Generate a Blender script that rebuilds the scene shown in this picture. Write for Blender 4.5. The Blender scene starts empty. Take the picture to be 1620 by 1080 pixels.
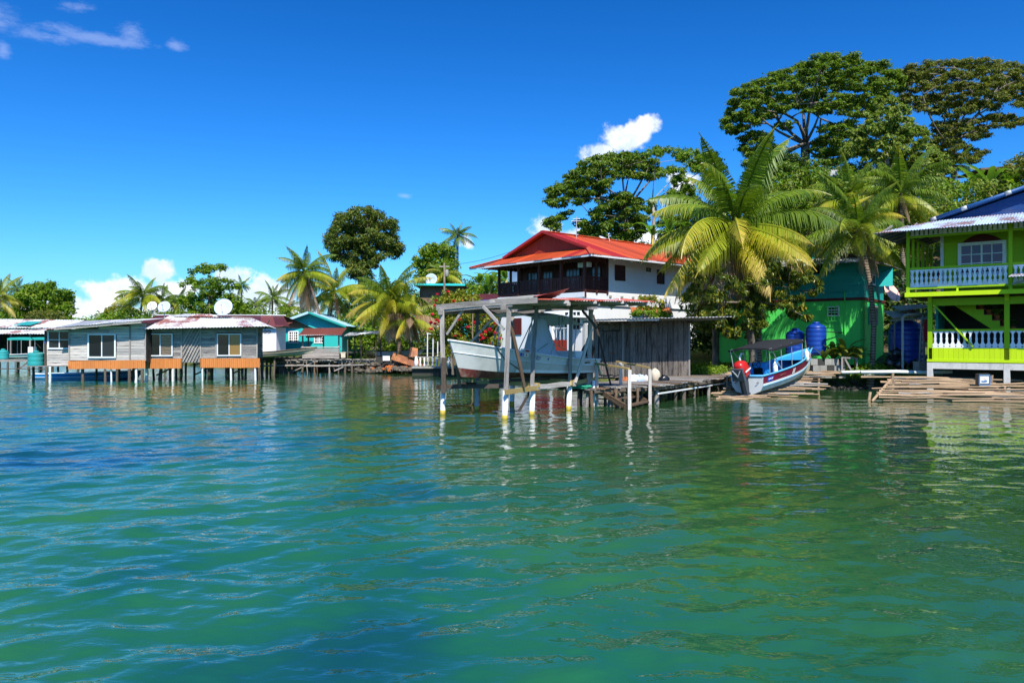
# Waterfront village on stilts: everything is built in metres, camera 2.5 m above the water looking along +Y.
import bpy, math, random
import numpy as np
from mathutils import Vector, Matrix

S = bpy.context.scene
COL = S.collection
R = math.radians
F, CZ = 1200.0, 2.5
rnd = random.Random(7)
V = Vector
Z = V((0, 0, 1))

# ------------------------------------------------------------------ camera, sky, sun, exposure
cam = bpy.data.cameras.new('camera')
cam_o = bpy.data.objects.new('camera', cam)
COL.objects.link(cam_o)
cam_o.location = (0, 0, CZ)
cam_o.rotation_euler = (R(90), 0, 0)
cam.sensor_width = 36
cam.lens = 36 * F / 1620
cam.clip_start = .1
cam.clip_end = 6000
S.camera = cam_o

SUN_EL, SUN_AZ = 50.0, 10.0        # the sun stands behind the camera, to its right
sd = V((math.cos(R(SUN_EL)) * math.sin(R(SUN_AZ)), -math.cos(R(SUN_EL)) * math.cos(R(SUN_AZ)), math.sin(R(SUN_EL))))
sl = bpy.data.lights.new('sun', 'SUN')
sl.energy = 5.0
sl.angle = R(.5)
sl.color = (1, .95, .86)
so = bpy.data.objects.new('sun', sl)
COL.objects.link(so)
so.rotation_euler = sd.to_track_quat('Z', 'Y').to_euler()
so.location = (0, 0, 60)

S.view_settings.view_transform = 'Standard'
S.view_settings.look = 'None'
S.view_settings.gamma = 1
S.view_settings.use_curve_mapping = False
S.view_settings.exposure = .5
S.render.engine = 'CYCLES'
S.cycles.max_bounces = 6
S.cycles.diffuse_bounces = 2
S.cycles.glossy_bounces = 3
S.cycles.transmission_bounces = 4
S.cycles.transparent_max_bounces = 8
S.cycles.caustics_reflective = False
S.cycles.caustics_refractive = False
S.cycles.use_denoising = True
S.cycles.sample_clamp_indirect = 6

W = bpy.data.worlds.new('World')
S.world = W
W.use_nodes = True
W.cycles.sampling_method = 'MANUAL'
W.cycles.sample_map_resolution = 256
nt = W.node_tree
nt.nodes.clear()
N = nt.nodes.new
L = nt.links.new
out = N('ShaderNodeOutputWorld')
bg = N('ShaderNodeBackground')
sky = N('ShaderNodeTexSky')
sky.sky_type = 'NISHITA'
sky.sun_disc = False
sky.sun_elevation = R(SUN_EL)
sky.sun_rotation = R(180 - SUN_AZ)
sky.air_density = 1.0
sky.dust_density = .9
sky.ozone_density = 3.0
bg.inputs['Strength'].default_value = .088
def mulcol(sock, c):
    n = N('ShaderNodeMixRGB')
    n.blend_type = 'MULTIPLY'
    n.inputs[0].default_value = 1
    n.inputs[2].default_value = tuple(c) + (1,)
    L(sock, n.inputs[1])
    return n.outputs[0]
# the camera's cool, saturated, contrasty rendering of a tropical sky: one tone curve for the whole sky
gam = N('ShaderNodeGamma')
gam.inputs[1].default_value = 1.5
L(mulcol(sky.outputs[0], (.094, .134, .166)), gam.inputs[0])
hsv = N('ShaderNodeHueSaturation')
hsv.inputs['Saturation'].default_value = 1.07
L(mulcol(gam.outputs[0], (9.9, 9.9, 9.9)), hsv.inputs['Color'])
SKYCOL = hsv.outputs[0]

def wmath(op, a, b=None, c=None):
    n = N('ShaderNodeMath')
    n.operation = op
    for i, x in enumerate((a, b, c)):
        if x is None:
            continue
        if isinstance(x, (int, float)):
            n.inputs[i].default_value = x
        else:
            L(x, n.inputs[i])
    return n.outputs[0]

# clouds: noise shaped by soft lobes at fixed compass directions of the sky
tc = N('ShaderNodeTexCoord')
DIR = tc.outputs['Generated']
sep = N('ShaderNodeSeparateXYZ')
L(DIR, sep.inputs[0])

def wdir(px, py):
    return V(((px - 810), F, (540 - py))).normalized()

def lobe(px, py, rx, ry):
    """1 in the middle of an elliptic patch of the sky, 0 at its rim"""
    dv = wdir(px, py)
    right = dv.cross(Z).normalized()
    up = right.cross(dv).normalized()
    def dot(vec, k):
        n = N('ShaderNodeVectorMath')
        n.operation = 'DOT_PRODUCT'
        L(DIR, n.inputs[0])
        n.inputs[1].default_value = vec
        return wmath('MULTIPLY', n.outputs['Value'], k)
    sx = dot(right, F / rx)
    sy = dot(up, F / ry)
    n = N('ShaderNodeVectorMath')
    n.operation = 'DOT_PRODUCT'
    L(DIR, n.inputs[0])
    n.inputs[1].default_value = dv
    front = wmath('GREATER_THAN', n.outputs['Value'], .5)
    rr = wmath('SQRT', wmath('ADD', wmath('MULTIPLY', sx, sx), wmath('MULTIPLY', sy, sy)))
    return wmath('MULTIPLY', wmath('MAXIMUM', wmath('SUBTRACT', 1, rr), 0), front)

def wnoise(scale, detail, rough, sy=1.0, off=0):
    m = N('ShaderNodeMapping')
    m.inputs['Scale'].default_value = (1, 1, sy)
    m.inputs['Location'].default_value = (off, off, off)
    L(DIR, m.inputs[0])
    n = N('ShaderNodeTexNoise')
    n.inputs['Scale'].default_value = scale
    n.inputs['Detail'].default_value = detail
    n.inputs['Roughness'].default_value = rough
    L(m.outputs[0], n.inputs['Vector'])
    return n.outputs['Fac']

def sstep(x, a, b):
    n = N('ShaderNodeMapRange')
    n.interpolation_type = 'SMOOTHSTEP'
    n.inputs['From Min'].default_value = a
    n.inputs['From Max'].default_value = b
    L(x, n.inputs['Value'])
    return n.outputs['Result']

puff = wnoise(26, 9, .58)
wisp = wnoise(20, 8, .72, 2.6, 3.1)
CUM = [(205, 455, 48, 34), (246, 428, 38, 28), (168, 468, 44, 34), (276, 464, 48, 30), (372, 440, 34, 30), (395, 470, 70, 34), (440, 470, 52, 44), (470, 490, 60, 34), (70, 482, 70, 26), (130, 488, 70, 30), (215, 494, 120, 20),
       (985, 212, 58, 38), (945, 245, 46, 30), (1022, 196, 32, 22), (1108, 255, 18, 16), (1080, 292, 34, 26), (870, 362, 44, 34), (905, 375, 50, 30),
       (1010, 385, 60, 40), (740, 385, 22, 18),
       (-260, 450, 200, 60), (1900, 420, 200, 70), (2300, 330, 160, 60)]
acc = None
for c in CUM:
    lo = lobe(*c)
    acc = lo if acc is None else wmath('MAXIMUM', acc, lo)
cum = sstep(wmath('ADD', wmath('MULTIPLY', acc, 1.0), wmath('MULTIPLY', wmath('SUBTRACT', puff, .5), 2.3)), .26, .66)
cum = wmath('MULTIPLY', cum, wmath('MULTIPLY', wmath('GREATER_THAN', acc, .001), .88))
WIS = [(-4, 36, 54, 38), (70, 58, 70, 14), (205, 52, 34, 26), (278, 72, 22, 16), (130, 12, 40, 14), (150, 60, 120, 16), (5, 78, 16, 26), (641, 310, 20, 7)]
acc2 = None
for c in WIS:
    lo = lobe(*c)
    acc2 = lo if acc2 is None else wmath('MAXIMUM', acc2, lo)
wis = wmath('MULTIPLY', sstep(wmath('ADD', acc2, wmath('MULTIPLY', wmath('SUBTRACT', wisp, .5), 2.2)), .3, 1.1), wmath('MULTIPLY', wmath('GREATER_THAN', acc2, .001), .27))
mx = N('ShaderNodeMixRGB')
L(wis, mx.inputs[0])
L(SKYCOL, mx.inputs[1])
mx.inputs[2].default_value = (6.0, 6.9, 9.6, 1)
mx2 = N('ShaderNodeMixRGB')
L(cum, mx2.inputs[0])
L(mx.outputs[0], mx2.inputs[1])
ccol = N('ShaderNodeMixRGB')
L(sstep(wnoise(22, 6, .6, 1.3, 5), .38, .60), ccol.inputs[0])
ccol.inputs[1].default_value = (7.0, 8.0, 9.6, 1)
ccol.inputs[2].default_value = (10.6, 10.7, 10.9, 1)
L(ccol.outputs[0], mx2.inputs[2])
L(mx2.outputs[0], bg.inputs['Color'])
L(bg.outputs[0], out.inputs['Surface'])

# ------------------------------------------------------------------ helpers
def at(px, py, d):
    return V(((px - 810) * d / F, d, CZ + (540 - py) * d / F))

def on_water(px, py):
    return at(px, py, CZ * F / (py - 540))

def link(o, parent=None):
    COL.objects.link(o)
    if parent is not None:
        o.parent = parent
    return o

def tag(o, label=None, cat=None, group=None, kind=None):
    if label: o['label'] = label
    if cat: o['category'] = cat
    if group: o['group'] = group
    if kind: o['kind'] = kind
    return o

def thing(name, label, cat, loc=(0, 0, 0), rz=0, group=None):
    o = bpy.data.objects.new(name, None)
    o.empty_display_size = .3
    link(o)
    o.location = loc
    o.rotation_euler = (0, 0, rz)
    return tag(o, label, cat, group)

def copy_tree(o, parent=None):
    c = o.copy()
    COL.objects.link(c)
    if parent is not None:
        c.parent = parent
    for ch in list(o.children):
        copy_tree(ch, c)
    return c

class MB:
    """collects simple shapes into one mesh"""
    def __init__(s):
        s.v, s.f = [], []

    def add(s, vs, fs):
        b = len(s.v)
        s.v += [tuple(x) for x in vs]
        s.f += [tuple(i + b for i in q) for q in fs]
        return s

    def box(s, c, size, rz=0, m=None):
        hx, hy, hz = size[0] / 2, size[1] / 2, size[2] / 2
        M = m if m is not None else Matrix.Translation(V(c)) @ Matrix.Rotation(rz, 4, 'Z')
        vs = [M @ V((x * hx, y * hy, z * hz)) for x in (-1, 1) for y in (-1, 1) for z in (-1, 1)]
        return s.add(vs, [(0, 1, 3, 2), (4, 6, 7, 5), (0, 4, 5, 1), (2, 3, 7, 6), (0, 2, 6, 4), (1, 5, 7, 3)])

    def bar(s, p0, p1, w, h, up=Z):
        M = bar_matrix(p0, p1, w, h, up)
        return s.box((0, 0, 0), (1, 1, 1), m=M)

    def tube(s, pts, rad, n=6, cap=True):
        pts = [V(p) for p in pts]
        if isinstance(rad, (int, float)):
            rad = [rad] * len(pts)
        vs, fs = [], []
        ref = None
        for i, p in enumerate(pts):
            t = (pts[min(i + 1, len(pts) - 1)] - pts[max(i - 1, 0)]).normalized()
            if ref is None or abs(ref.dot(t)) > .97:
                ref = V((1, 0, 0)) if abs(t.x) < .8 else V((0, 1, 0))
            a = (ref - t * ref.dot(t)).normalized()
            b = t.cross(a)
            ref = a
            for k in range(n):
                q = 2 * math.pi * k / n
                vs.append(p + (a * math.cos(q) + b * math.sin(q)) * rad[i])
        for i in range(len(pts) - 1):
            for k in range(n):
                k2 = (k + 1) % n
                fs.append((i * n + k, i * n + k2, (i + 1) * n + k2, (i + 1) * n + k))
        if cap:
            fs.append(tuple(range(n - 1, -1, -1)))
            fs.append(tuple(range((len(pts) - 1) * n, len(pts) * n)))
        return s.add(vs, fs)

    def lathe(s, prof, n=16, M=None):
        M = M or Matrix.Identity(4)
        vs, fs = [], []
        for r, z in prof:
            for k in range(n):
                q = 2 * math.pi * k / n
                vs.append(M @ V((r * math.cos(q), r * math.sin(q), z)))
        for i in range(len(prof) - 1):
            for k in range(n):
                k2 = (k + 1) % n
                fs.append((i * n + k, i * n + k2, (i + 1) * n + k2, (i + 1) * n + k))
        if prof[0][0] > 1e-4: fs.append(tuple(range(n - 1, -1, -1)))
        if prof[-1][0] > 1e-4: fs.append(tuple(range((len(prof) - 1) * n, len(prof) * n)))
        return s.add(vs, fs)

    def prism(s, poly, M, depth):
        """polygon in the local xy plane pushed along local z"""
        n = len(poly)
        vs = [M @ V((x, y, 0)) for x, y in poly] + [M @ V((x, y, depth)) for x, y in poly]
        return s.add(vs, [tuple(range(n - 1, -1, -1)), tuple(range(n, 2 * n))] + [(i, (i + 1) % n, (i + 1) % n + n, i + n) for i in range(n)])

    def mesh(s, name, m, smooth=False):
        me = bpy.data.meshes.new(name)
        me.from_pydata(s.v, [], s.f)
        if m is not None: me.materials.append(m)
        if smooth: me.polygons.foreach_set('use_smooth', [True] * len(me.polygons))
        me.update()
        return me

    def obj(s, name, m, parent=None, smooth=False, label=None, loc=None, rz=None):
        o = bpy.data.objects.new(name, s.mesh(name, m, smooth))
        link(o, parent)
        if loc is not None: o.location = loc
        if rz is not None: o.rotation_euler = (0, 0, rz)
        if label: o['label'] = label
        return o

def put(name, me, parent=None, M=None, label=None):
    o = bpy.data.objects.new(name, me)
    link(o, parent)
    if M is not None: o.matrix_local = M
    if label: o['label'] = label
    return o

def bar_matrix(p0, p1, w, h, up=Z):
    p0, p1 = V(p0), V(p1)
    x = p1 - p0
    t = x.normalized()
    if abs(t.dot(up)) > .98:
        up = V((0, 1, 0)) if abs(t.y) < .9 else V((1, 0, 0))
    y = up.cross(t).normalized()
    z = t.cross(y)
    c = (p0 + p1) / 2
    return Matrix(((x.x, y.x * w, z.x * h, c.x), (x.y, y.y * w, z.y * h, c.y), (x.z, y.z * w, z.z * h, c.z), (0, 0, 0, 1)))

_cache = {}
def shape_mesh(kind, m, k):
    """shared unit pieces, 1 m along x: rough planks, neat boards and round poles"""
    key = (kind, m.name, k)
    if key in _cache: return _cache[key]
    g = random.Random(hash((kind, k)) % 9999 if kind == 'x' else k * 37 + len(kind))
    b = MB()
    if kind == 'neat':
        b.box((0, 0, 0), (1, 1, 1))
    elif kind == 'plank':
        vs = []
        st = [-.5, -.16, .18, .5]
        for i, x in enumerate(st):
            e = .012 * g.uniform(-1, 1) if i in (0, 3) else 0
            dy, dz = g.uniform(-.07, .07), g.uniform(-.09, .09)
            for y, z in ((-.5, -.5), (.5, -.5), (.5, .5), (-.5, .5)):
                vs.append((x + e + g.uniform(-.004, .004), y * g.uniform(.9, 1.0) + dy, z * g.uniform(.88, 1.0) + dz))
        fs = [(3, 2, 1, 0), (12, 13, 14, 15)]
        for i in range(3):
            for q in range(4):
                a, c = i * 4 + q, i * 4 + (q + 1) % 4
                fs.append((a, c, c + 4, a + 4))
        b.add(vs, fs)
    else:                       # pole, or crook: a bent peeled log
        am = .16 if kind == 'pole' else .75
        pts, rr = [], []
        for i in range(5):
            pts.append((-.5 + i * .25, g.uniform(-am, am) if i not in (0, 4) else 0, g.uniform(-am, am) * .6 if i not in (0, 4) else 0))
            rr.append(.5 * (1 - .05 * i) * (g.uniform(.88, 1.06) if kind == 'pole' else g.uniform(.7, 1.15)))
        vs, n = [], 7
        for (x, y, z), r_ in zip(pts, rr):
            for q in range(n):
                an = 2 * math.pi * q / n
                vs.append((x, y + r_ * math.cos(an), z + r_ * math.sin(an)))
        fs = [tuple(range(n - 1, -1, -1)), tuple(range(4 * n, 5 * n))]
        for i in range(4):
            for q in range(n):
                fs.append((i * n + q, i * n + (q + 1) % n, (i + 1) * n + (q + 1) % n, (i + 1) * n + q))
        b.add(vs, fs)
    me = b.mesh(kind, m, smooth=kind in ('pole', 'crook'))
    _cache[key] = me
    return me

def beam(name, p0, p1, w, h, m, parent=None, kind='plank', up=Z, label=None):
    return put(name, shape_mesh(kind, m, rnd.randrange(5)), parent, bar_matrix(p0, p1, w, h, up), label)

def pole(name, p0, p1, r, m, parent=None, label=None, kind='pole'):
    return put(name, shape_mesh(kind, m, rnd.randrange(9)), parent, bar_matrix(p0, p1, 2 * r, 2 * r), label)

# ------------------------------------------------------------------ materials
MATS = {}
class NB:
    def __init__(s, name):
        s.m = bpy.data.materials.new(name)
        s.m.use_nodes = True
        s.t = s.m.node_tree
        s.b = s.t.nodes['Principled BSDF']
        s.o = s.t.nodes['Material Output']
        MATS[name] = s.m
    def n(s, typ, **kw):
        x = s.t.nodes.new('ShaderNode' + typ)
        for k, v in kw.items(): setattr(x, k, v)
        return x
    def l(s, a, b): s.t.links.new(a, b)
    def val(s, sock, v):
        if isinstance(v, (int, float)): sock.default_value = v
        elif isinstance(v, (tuple, list)): sock.default_value = tuple(v) + ((1,) if len(v) == 3 and sock.type == 'RGBA' else ())
        else: s.l(v, sock)
    def mix(s, f, a, b, mode='MIX'):
        x = s.n('MixRGB', blend_type=mode)
        s.val(x.inputs[0], f); s.val(x.inputs[1], a); s.val(x.inputs[2], b)
        return x.outputs[0]
    def math(s, op, a, b=0.0):
        x = s.n('Math', operation=op)
        s.val(x.inputs[0], a); s.val(x.inputs[1], b)
        return x.outputs[0]
    def noise(s, scale, detail=3, rough=.55, coord='pos', sc=(1, 1, 1), rndoff=False):
        mp = s.n('Mapping')
        mp.inputs['Scale'].default_value = sc
        if coord == 'pos': s.l(s.n('NewGeometry').outputs['Position'], mp.inputs[0])
        else: s.l(s.n('TexCoord').outputs['Object'], mp.inputs[0])
        if rndoff:
            cb = s.n('CombineXYZ')
            q = s.math('MULTIPLY', s.n('ObjectInfo').outputs['Random'], 91)
            s.l(q, cb.inputs[0]); s.l(q, cb.inputs[1])
            s.l(cb.outputs[0], mp.inputs['Location'])
        x = s.n('TexNoise')
        x.inputs['Scale'].default_value = scale; x.inputs['Detail'].default_value = detail; x.inputs['Roughness'].default_value = rough
        s.l(mp.outputs[0], x.inputs['Vector'])
        return x.outputs['Fac']
    def ramp(s, f, stops):
        x = s.n('ValToRGB')
        e = x.color_ramp.elements
        while len(e) < len(stops): e.new(.5)
        for el, (p, c) in zip(e, stops):
            el.position = p
            el.color = tuple(c) + (1,) if len(c) == 3 else c
        s.l(f, x.inputs[0])
        return x.outputs['Color']
    def mask(s, f, a, b):
        x = s.n('MapRange')
        x.inputs['From Min'].default_value = a; x.inputs['From Max'].default_value = b
        s.l(f, x.inputs['Value'])
        return x.outputs['Result']
    def bump(s, h, strength=.3, dist=.02):
        x = s.n('Bump')
        x.inputs['Strength'].default_value = strength; x.inputs['Distance'].default_value = dist
        s.l(h, x.inputs['Height'])
        s.l(x.outputs[0], s.b.inputs['Normal'])
    def done(s, col, rough=.7, spec=.3, metal=0):
        s.val(s.b.inputs['Base Color'], col)
        s.val(s.b.inputs['Roughness'], rough)
        s.b.inputs['Specular IOR Level'].default_value = spec
        s.b.inputs['Metallic'].default_value = metal
        return s.m

def wood(name, dark, mid, light, stain=.5):
    s = NB(name)
    fine = s.noise(6, 5, .65, 'obj', (1.2, 9, 9), True)
    wide = s.noise(1.7, 3, .5, 'obj', (1.6, 1.3, 1.3), True)
    col = s.ramp(fine, [(.3, dark), (.5, mid), (.72, light)])
    rv = s.n('ObjectInfo').outputs['Random']
    tint = s.ramp(rv, [(0, [.62] * 3), (.5, (1, .96, .9)), (1, (1.2, 1.16, 1.1))])
    col = s.mix(1, col, tint, 'MULTIPLY')
    col = s.mix(s.math('MULTIPLY', s.mask(wide, .52, .68), stain), col, s.mix(1, dark, (.7, .62, .5), 'MULTIPLY'))
    s.bump(fine, .5, .02)
    return s.done(col, .88, .15)

def paint(name, c, dirt=.25, dirtc=(.18, .15, .11), rough=.6, scale=1.6, vary=.12, spec=.3):
    s = NB(name)
    big = s.noise(scale, 5, .62)
    fine = s.noise(14, 4, .6)
    streak = s.noise(1, 4, .65, 'pos', (4.5, 4.5, .35))
    rv = s.n('ObjectInfo').outputs['Random']
    k = s.ramp(rv, [(0, [1 - vary] * 3), (1, [1 + vary * .6] * 3)])
    col = s.mix(1, c, k, 'MULTIPLY')
    col = s.mix(s.math('MULTIPLY', s.mask(big, .5, .75), dirt), col, dirtc)
    col = s.mix(s.math('MULTIPLY', s.mask(fine, .55, .72), dirt * .6), col, dirtc)
    col = s.mix(s.math('MULTIPLY', s.mask(streak, .52, .72), min(.6, dirt * .9 + .05)), col, s.mix(.55, c, dirtc))
    s.bump(fine, .15, .01)
    return s.done(col, rough, spec)

def roofmetal(name, c, rust=.3, rustc=(.16, .045, .02), rough=.45, metal=0, vary=.12, scale=.9):
    s = NB(name)
    big = s.noise(scale, 5, .65)
    fine = s.noise(9, 5, .7)
    rv = s.n('ObjectInfo').outputs['Random']
    k = s.ramp(rv, [(0, [1 - vary] * 3), (1, [1 + vary * .5] * 3)])
    col = s.mix(1, c, k, 'MULTIPLY')
    col = s.mix(s.math('MULTIPLY', s.mask(fine, .45, .8), .3), col, s.mix(1, c, (.7, .68, .66), 'MULTIPLY'))
    m = s.mask(s.math('ADD', s.math('MULTIPLY', big, .7), s.math('MULTIPLY', fine, .3)), .6 - rust * .2, .68 - rust * .2)
    col = s.mix(s.math('MULTIPLY', m, .9 if rust > 0 else 0), col, rustc)
    return s.done(col, rough, .4, metal)

def leaf(name, c1, c2, c3=None, trans=.35, rough=.5, byobj=0.0):
    s = NB(name)
    g = s.n('NewGeometry')
    col = s.ramp(g.outputs['Random Per Island'], [(0, c1), (.75, c2), (1, c3 or c2)])
    if byobj:
        col = s.mix(1, col, s.ramp(s.n('ObjectInfo').outputs['Random'], [(0, [1 - byobj] * 3), (1, [1 + byobj] * 3)]), 'MULTIPLY')
    s.done(col, rough, .35)
    tr = s.n('BsdfTranslucent')
    s.val(tr.inputs['Color'], s.mix(1, col, (1.25, 1.35, .7), 'MULTIPLY'))
    mxs = s.n('MixShader')
    mxs.inputs[0].default_value = trans
    s.l(s.b.outputs[0], mxs.inputs[1]); s.l(tr.outputs[0], mxs.inputs[2])
    s.l(mxs.outputs[0], s.o.inputs['Surface'])
    return s.m

def plain(name, c, rough=.5, spec=.4, metal=0, vary=.0):
    s = NB(name)
    f = s.noise(7, 4, .6)
    col = s.mix(s.math('MULTIPLY', s.mask(f, .45, .75), .25), c, tuple(x * .72 for x in c))
    if vary:
        col = s.mix(1, col, s.ramp(s.n('ObjectInfo').outputs['Random'], [(0, [1 - vary] * 3), (1, [1 + vary] * 3)]), 'MULTIPLY')
    return s.done(col, rough, spec, metal)
# ------------------------------------------------------------------ water and land
def smooth(a, b, x):
    t = np.clip((x - a) / (b - a), 0, 1)
    return t * t * (3 - 2 * t)

SHX = [-400, -150, -70, -45, -30, -18, -10, -6, -3, 0, 3, 6, 10, 16, 20, 25, 32, 60, 120, 400]
SHY = [260, 170, 118, 90, 77, 67, 62.5, 60.5, 58.6, 55, 48.5, 45, 42, 40.2, 39.3, 38.8, 37.5, 30, 10, -100]
def shore(x):
    return np.interp(x, SHX, SHY)

def land(x, y):
    x = np.asarray(x, float); y = np.asarray(y, float)
    t = y - shore(x)
    z = -1.2 + 1.2 * smooth(-3, 0, t) + .55 * smooth(0, 1.5, t) + .75 * smooth(1, 9, t)
    z = z + .6 * smooth(12, 17, x) * smooth(2, 6, t)
    hillx = smooth(-8, 26, x)
    z = z + (3.0 + 10.5 * hillx) * smooth(7, 38, t) * smooth(-14, 6, x)
    z = z + 4 * smooth(40, 120, t) * hillx
    n = .12 * np.sin(x * .9 + 1.3 * np.sin(y * .5)) * np.sin(y * .8 + .7) + .3 * np.sin(x * .23 + 1) * np.sin(y * .19) * smooth(8, 20, t)
    return z + n * smooth(1, 4, t)

def zl(x, y):
    return float(land(x, y))

def grid_mesh(name, P, nu, nv, m, smooth_=True):
    """P: (nu*nv, 3) points, rows of nv"""
    me = bpy.data.meshes.new(name)
    i = np.arange((nu - 1) * nv).reshape(nu - 1, nv)[:, :-1]
    q = np.stack([i, i + 1, i + 1 + nv, i + nv], -1).reshape(-1, 4)
    me.vertices.add(len(P)); me.vertices.foreach_set('co', P.astype(np.float32).ravel())
    me.loops.add(q.size); me.loops.foreach_set('vertex_index', q.ravel().astype(np.int32))
    me.polygons.add(len(q)); me.polygons.foreach_set('loop_start', (np.arange(len(q)) * 4).astype(np.int32))
    me.polygons.foreach_set('use_smooth', np.full(len(q), smooth_))
    me.update(calc_edges=True)
    me.materials.append(m)
    return me

# grassy, muddy ground
s = NB('ground')
f1 = s.noise(.5, 5, .6); f2 = s.noise(5, 5, .65)
gr = s.ramp(f2, [(.3, (.028, .05, .008)), (.5, (.07, .12, .015)), (.7, (.14, .17, .03))])
so_ = s.ramp(f2, [(.3, (.05, .035, .02)), (.7, (.15, .11, .065))])
col = s.mix(s.mask(f1, .42, .55), so_, gr)
s.bump(f2, .7, .08)
s.done(col, .95, .1)

xs = np.concatenate([np.linspace(-1500, -120, 24)[:-1], np.linspace(-120, -30, 50)[:-1], np.linspace(-30, 50, 150)[:-1], np.linspace(50, 140, 30)[:-1], np.linspace(140, 1500, 20)])
ts = np.concatenate([np.linspace(-4, 14, 40)[:-1], np.linspace(14, 80, 70)[:-1], np.linspace(80, 200, 20)[:-1], np.geomspace(200, 3000, 14)])
X, T = np.meshgrid(xs, ts, indexing='ij')
Y = shore(X) + T
P = np.stack([X, Y, land(X, Y)], -1).reshape(-1, 3)
tag(put('ground', grid_mesh('ground', P, len(xs), len(ts), MATS['ground'])), kind='structure')

# the sea: a sheet with real waves, finer ripples in the surface relief
s = NB('sea')
pn = s.noise(.11, 3, .5, 'pos', (1, .8, 1))
pn2 = s.noise(.45, 3, .5, 'pos', (1, .6, 1))
pp = s.math('ADD', s.math('MULTIPLY', pn, .75), s.math('MULTIPLY', pn2, .25))
body = s.ramp(pp, [(.37, (.003, .042, .066)), (.455, (.009, .090, .048)), (.58, (.025, .128, .032))])
# towards the right hand shore the trees' olive reflection is painted into the body
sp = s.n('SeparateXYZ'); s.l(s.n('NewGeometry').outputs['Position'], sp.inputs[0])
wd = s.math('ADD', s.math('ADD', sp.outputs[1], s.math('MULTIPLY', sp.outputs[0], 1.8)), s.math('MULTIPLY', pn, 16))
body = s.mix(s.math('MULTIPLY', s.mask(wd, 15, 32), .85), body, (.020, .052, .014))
r1 = s.noise(3.2, 3, .55, 'pos', (.6, 1, 1))
r2 = s.noise(7.5, 2, .5, 'pos', (.6, 1, 1))
calm = s.math('SUBTRACT', 1.0, s.math('MULTIPLY', s.mask(wd, 14, 36), .62))
hh = s.math('MULTIPLY', s.math('ADD', r1, s.math('MULTIPLY', r2, .28)), calm)
s.bump(hh, 1.0, .022)
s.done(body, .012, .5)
s.b.inputs['IOR'].default_value = 1.333

th = np.concatenate([np.linspace(-80, -44, 14)[:-1], np.linspace(-44, 44, 440), np.linspace(44, 80, 14)[1:]]) * math.pi / 180
rr = np.concatenate([[.3, 1.0, 1.8], np.geomspace(2.5, 130, 900), np.geomspace(136, 5000, 30)])
TH, RR = np.meshgrid(th, rr, indexing='ij')
X = RR * np.sin(TH); Y = RR * np.cos(TH)
H = np.zeros_like(X)
g = np.random.RandomState(5)
for k in range(64):
    lam = .24 * (2.3 / .24) ** g.rand()
    ang = g.normal(0, .75) + math.pi / 2 + .12
    kx, ky = 2 * math.pi / lam * math.cos(ang), 2 * math.pi / lam * math.sin(ang)
    amp = .0027 * lam ** .85 * g.uniform(.6, 1.3)
    fade = np.clip((lam / (.0046 * RR) - 4) / 4, 0, 1)
    ph = g.rand() * 6.28
    wob = .5 * np.sin(X * .31 + k) + .5 * np.sin(Y * .23 + 2 * k)
    A = kx * X + ky * Y + ph + wob
    amp = amp * (1 - .55 * np.clip((Y + 1.8 * X - 8) / 22, 0, 1))      # calmer in the lee of the right hand shore
    H += amp * fade * (np.sin(A) + .25 * np.sin(2 * A + .6))
P = np.stack([X, Y, H], -1).reshape(-1, 3)
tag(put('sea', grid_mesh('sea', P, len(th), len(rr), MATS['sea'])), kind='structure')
# ------------------------------------------------------------------ plants
leaf('leaf_mango', (.048, .095, .010), (.12, .165, .016), (.23, .21, .03), .34)
leaf('leaf_rain', (.058, .125, .010), (.15, .23, .018), (.25, .28, .028), .42)
leaf('leaf_bronze', (.080, .115, .014), (.17, .19, .026), (.26, .21, .05), .38)
leaf('leaf_bright', (.080, .17, .008), (.18, .29, .015), (.29, .34, .02), .42)
leaf('leaf_pale', (.11, .18, .02), (.23, .29, .035), (.34, .33, .07), .4)
leaf('leaf_yellow', (.13, .17, .012), (.26, .27, .02), (.34, .24, .03), .4)
leaf('leaf_glossy', (.050, .090, .010), (.13, .16, .016), (.36, .30, .03), .32, .3)
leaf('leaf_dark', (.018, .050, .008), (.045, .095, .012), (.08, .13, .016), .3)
leaf('petal', (.55, .006, .02), (.70, .02, .05), (.75, .03, .16), .35)
leaf('banana_leaf', (.09, .20, .015), (.15, .27, .03), (.24, .27, .05), .4, .4, .25)
def frondmat(name, c1, c2, tip, t0, t1, trans=.32):
    s = NB(name)
    sp = s.n('SeparateXYZ'); s.l(s.n('TexCoord').outputs['Object'], sp.inputs[0])
    g = s.n('NewGeometry').outputs['Random Per Island']
    along = s.math('ADD', s.math('POWER', s.math('ADD', s.math('POWER', sp.outputs[0], 2.0), s.math('POWER', sp.outputs[2], 2.0)), .5), s.math('MULTIPLY', s.math('SUBTRACT', g, .5), .3))
    rv = s.n('ObjectInfo').outputs['Random']
    along = s.math('ADD', along, s.math('MULTIPLY', s.math('SUBTRACT', rv, .5), .45))
    col = s.mix(g, c1, c2)
    col = s.mix(s.mask(along, t0, t1), col, tip)
    col = s.mix(1, col, s.ramp(rv, [(0, [.8] * 3), (1, [1.2] * 3)]), 'MULTIPLY')
    s.done(col, .42, .4)
    tr = s.n('BsdfTranslucent'); s.val(tr.inputs['Color'], s.mix(1, col, (1.2, 1.3, .7), 'MULTIPLY'))
    mxs = s.n('MixShader'); mxs.inputs[0].default_value = trans
    s.l(s.b.outputs[0], mxs.inputs[1]); s.l(tr.outputs[0], mxs.inputs[2]); s.l(mxs.outputs[0], s.o.inputs['Surface'])
frondmat('frond_green', (.080, .15, .010), (.18, .26, .018), (.34, .30, .03), .8, 1.2)
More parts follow.
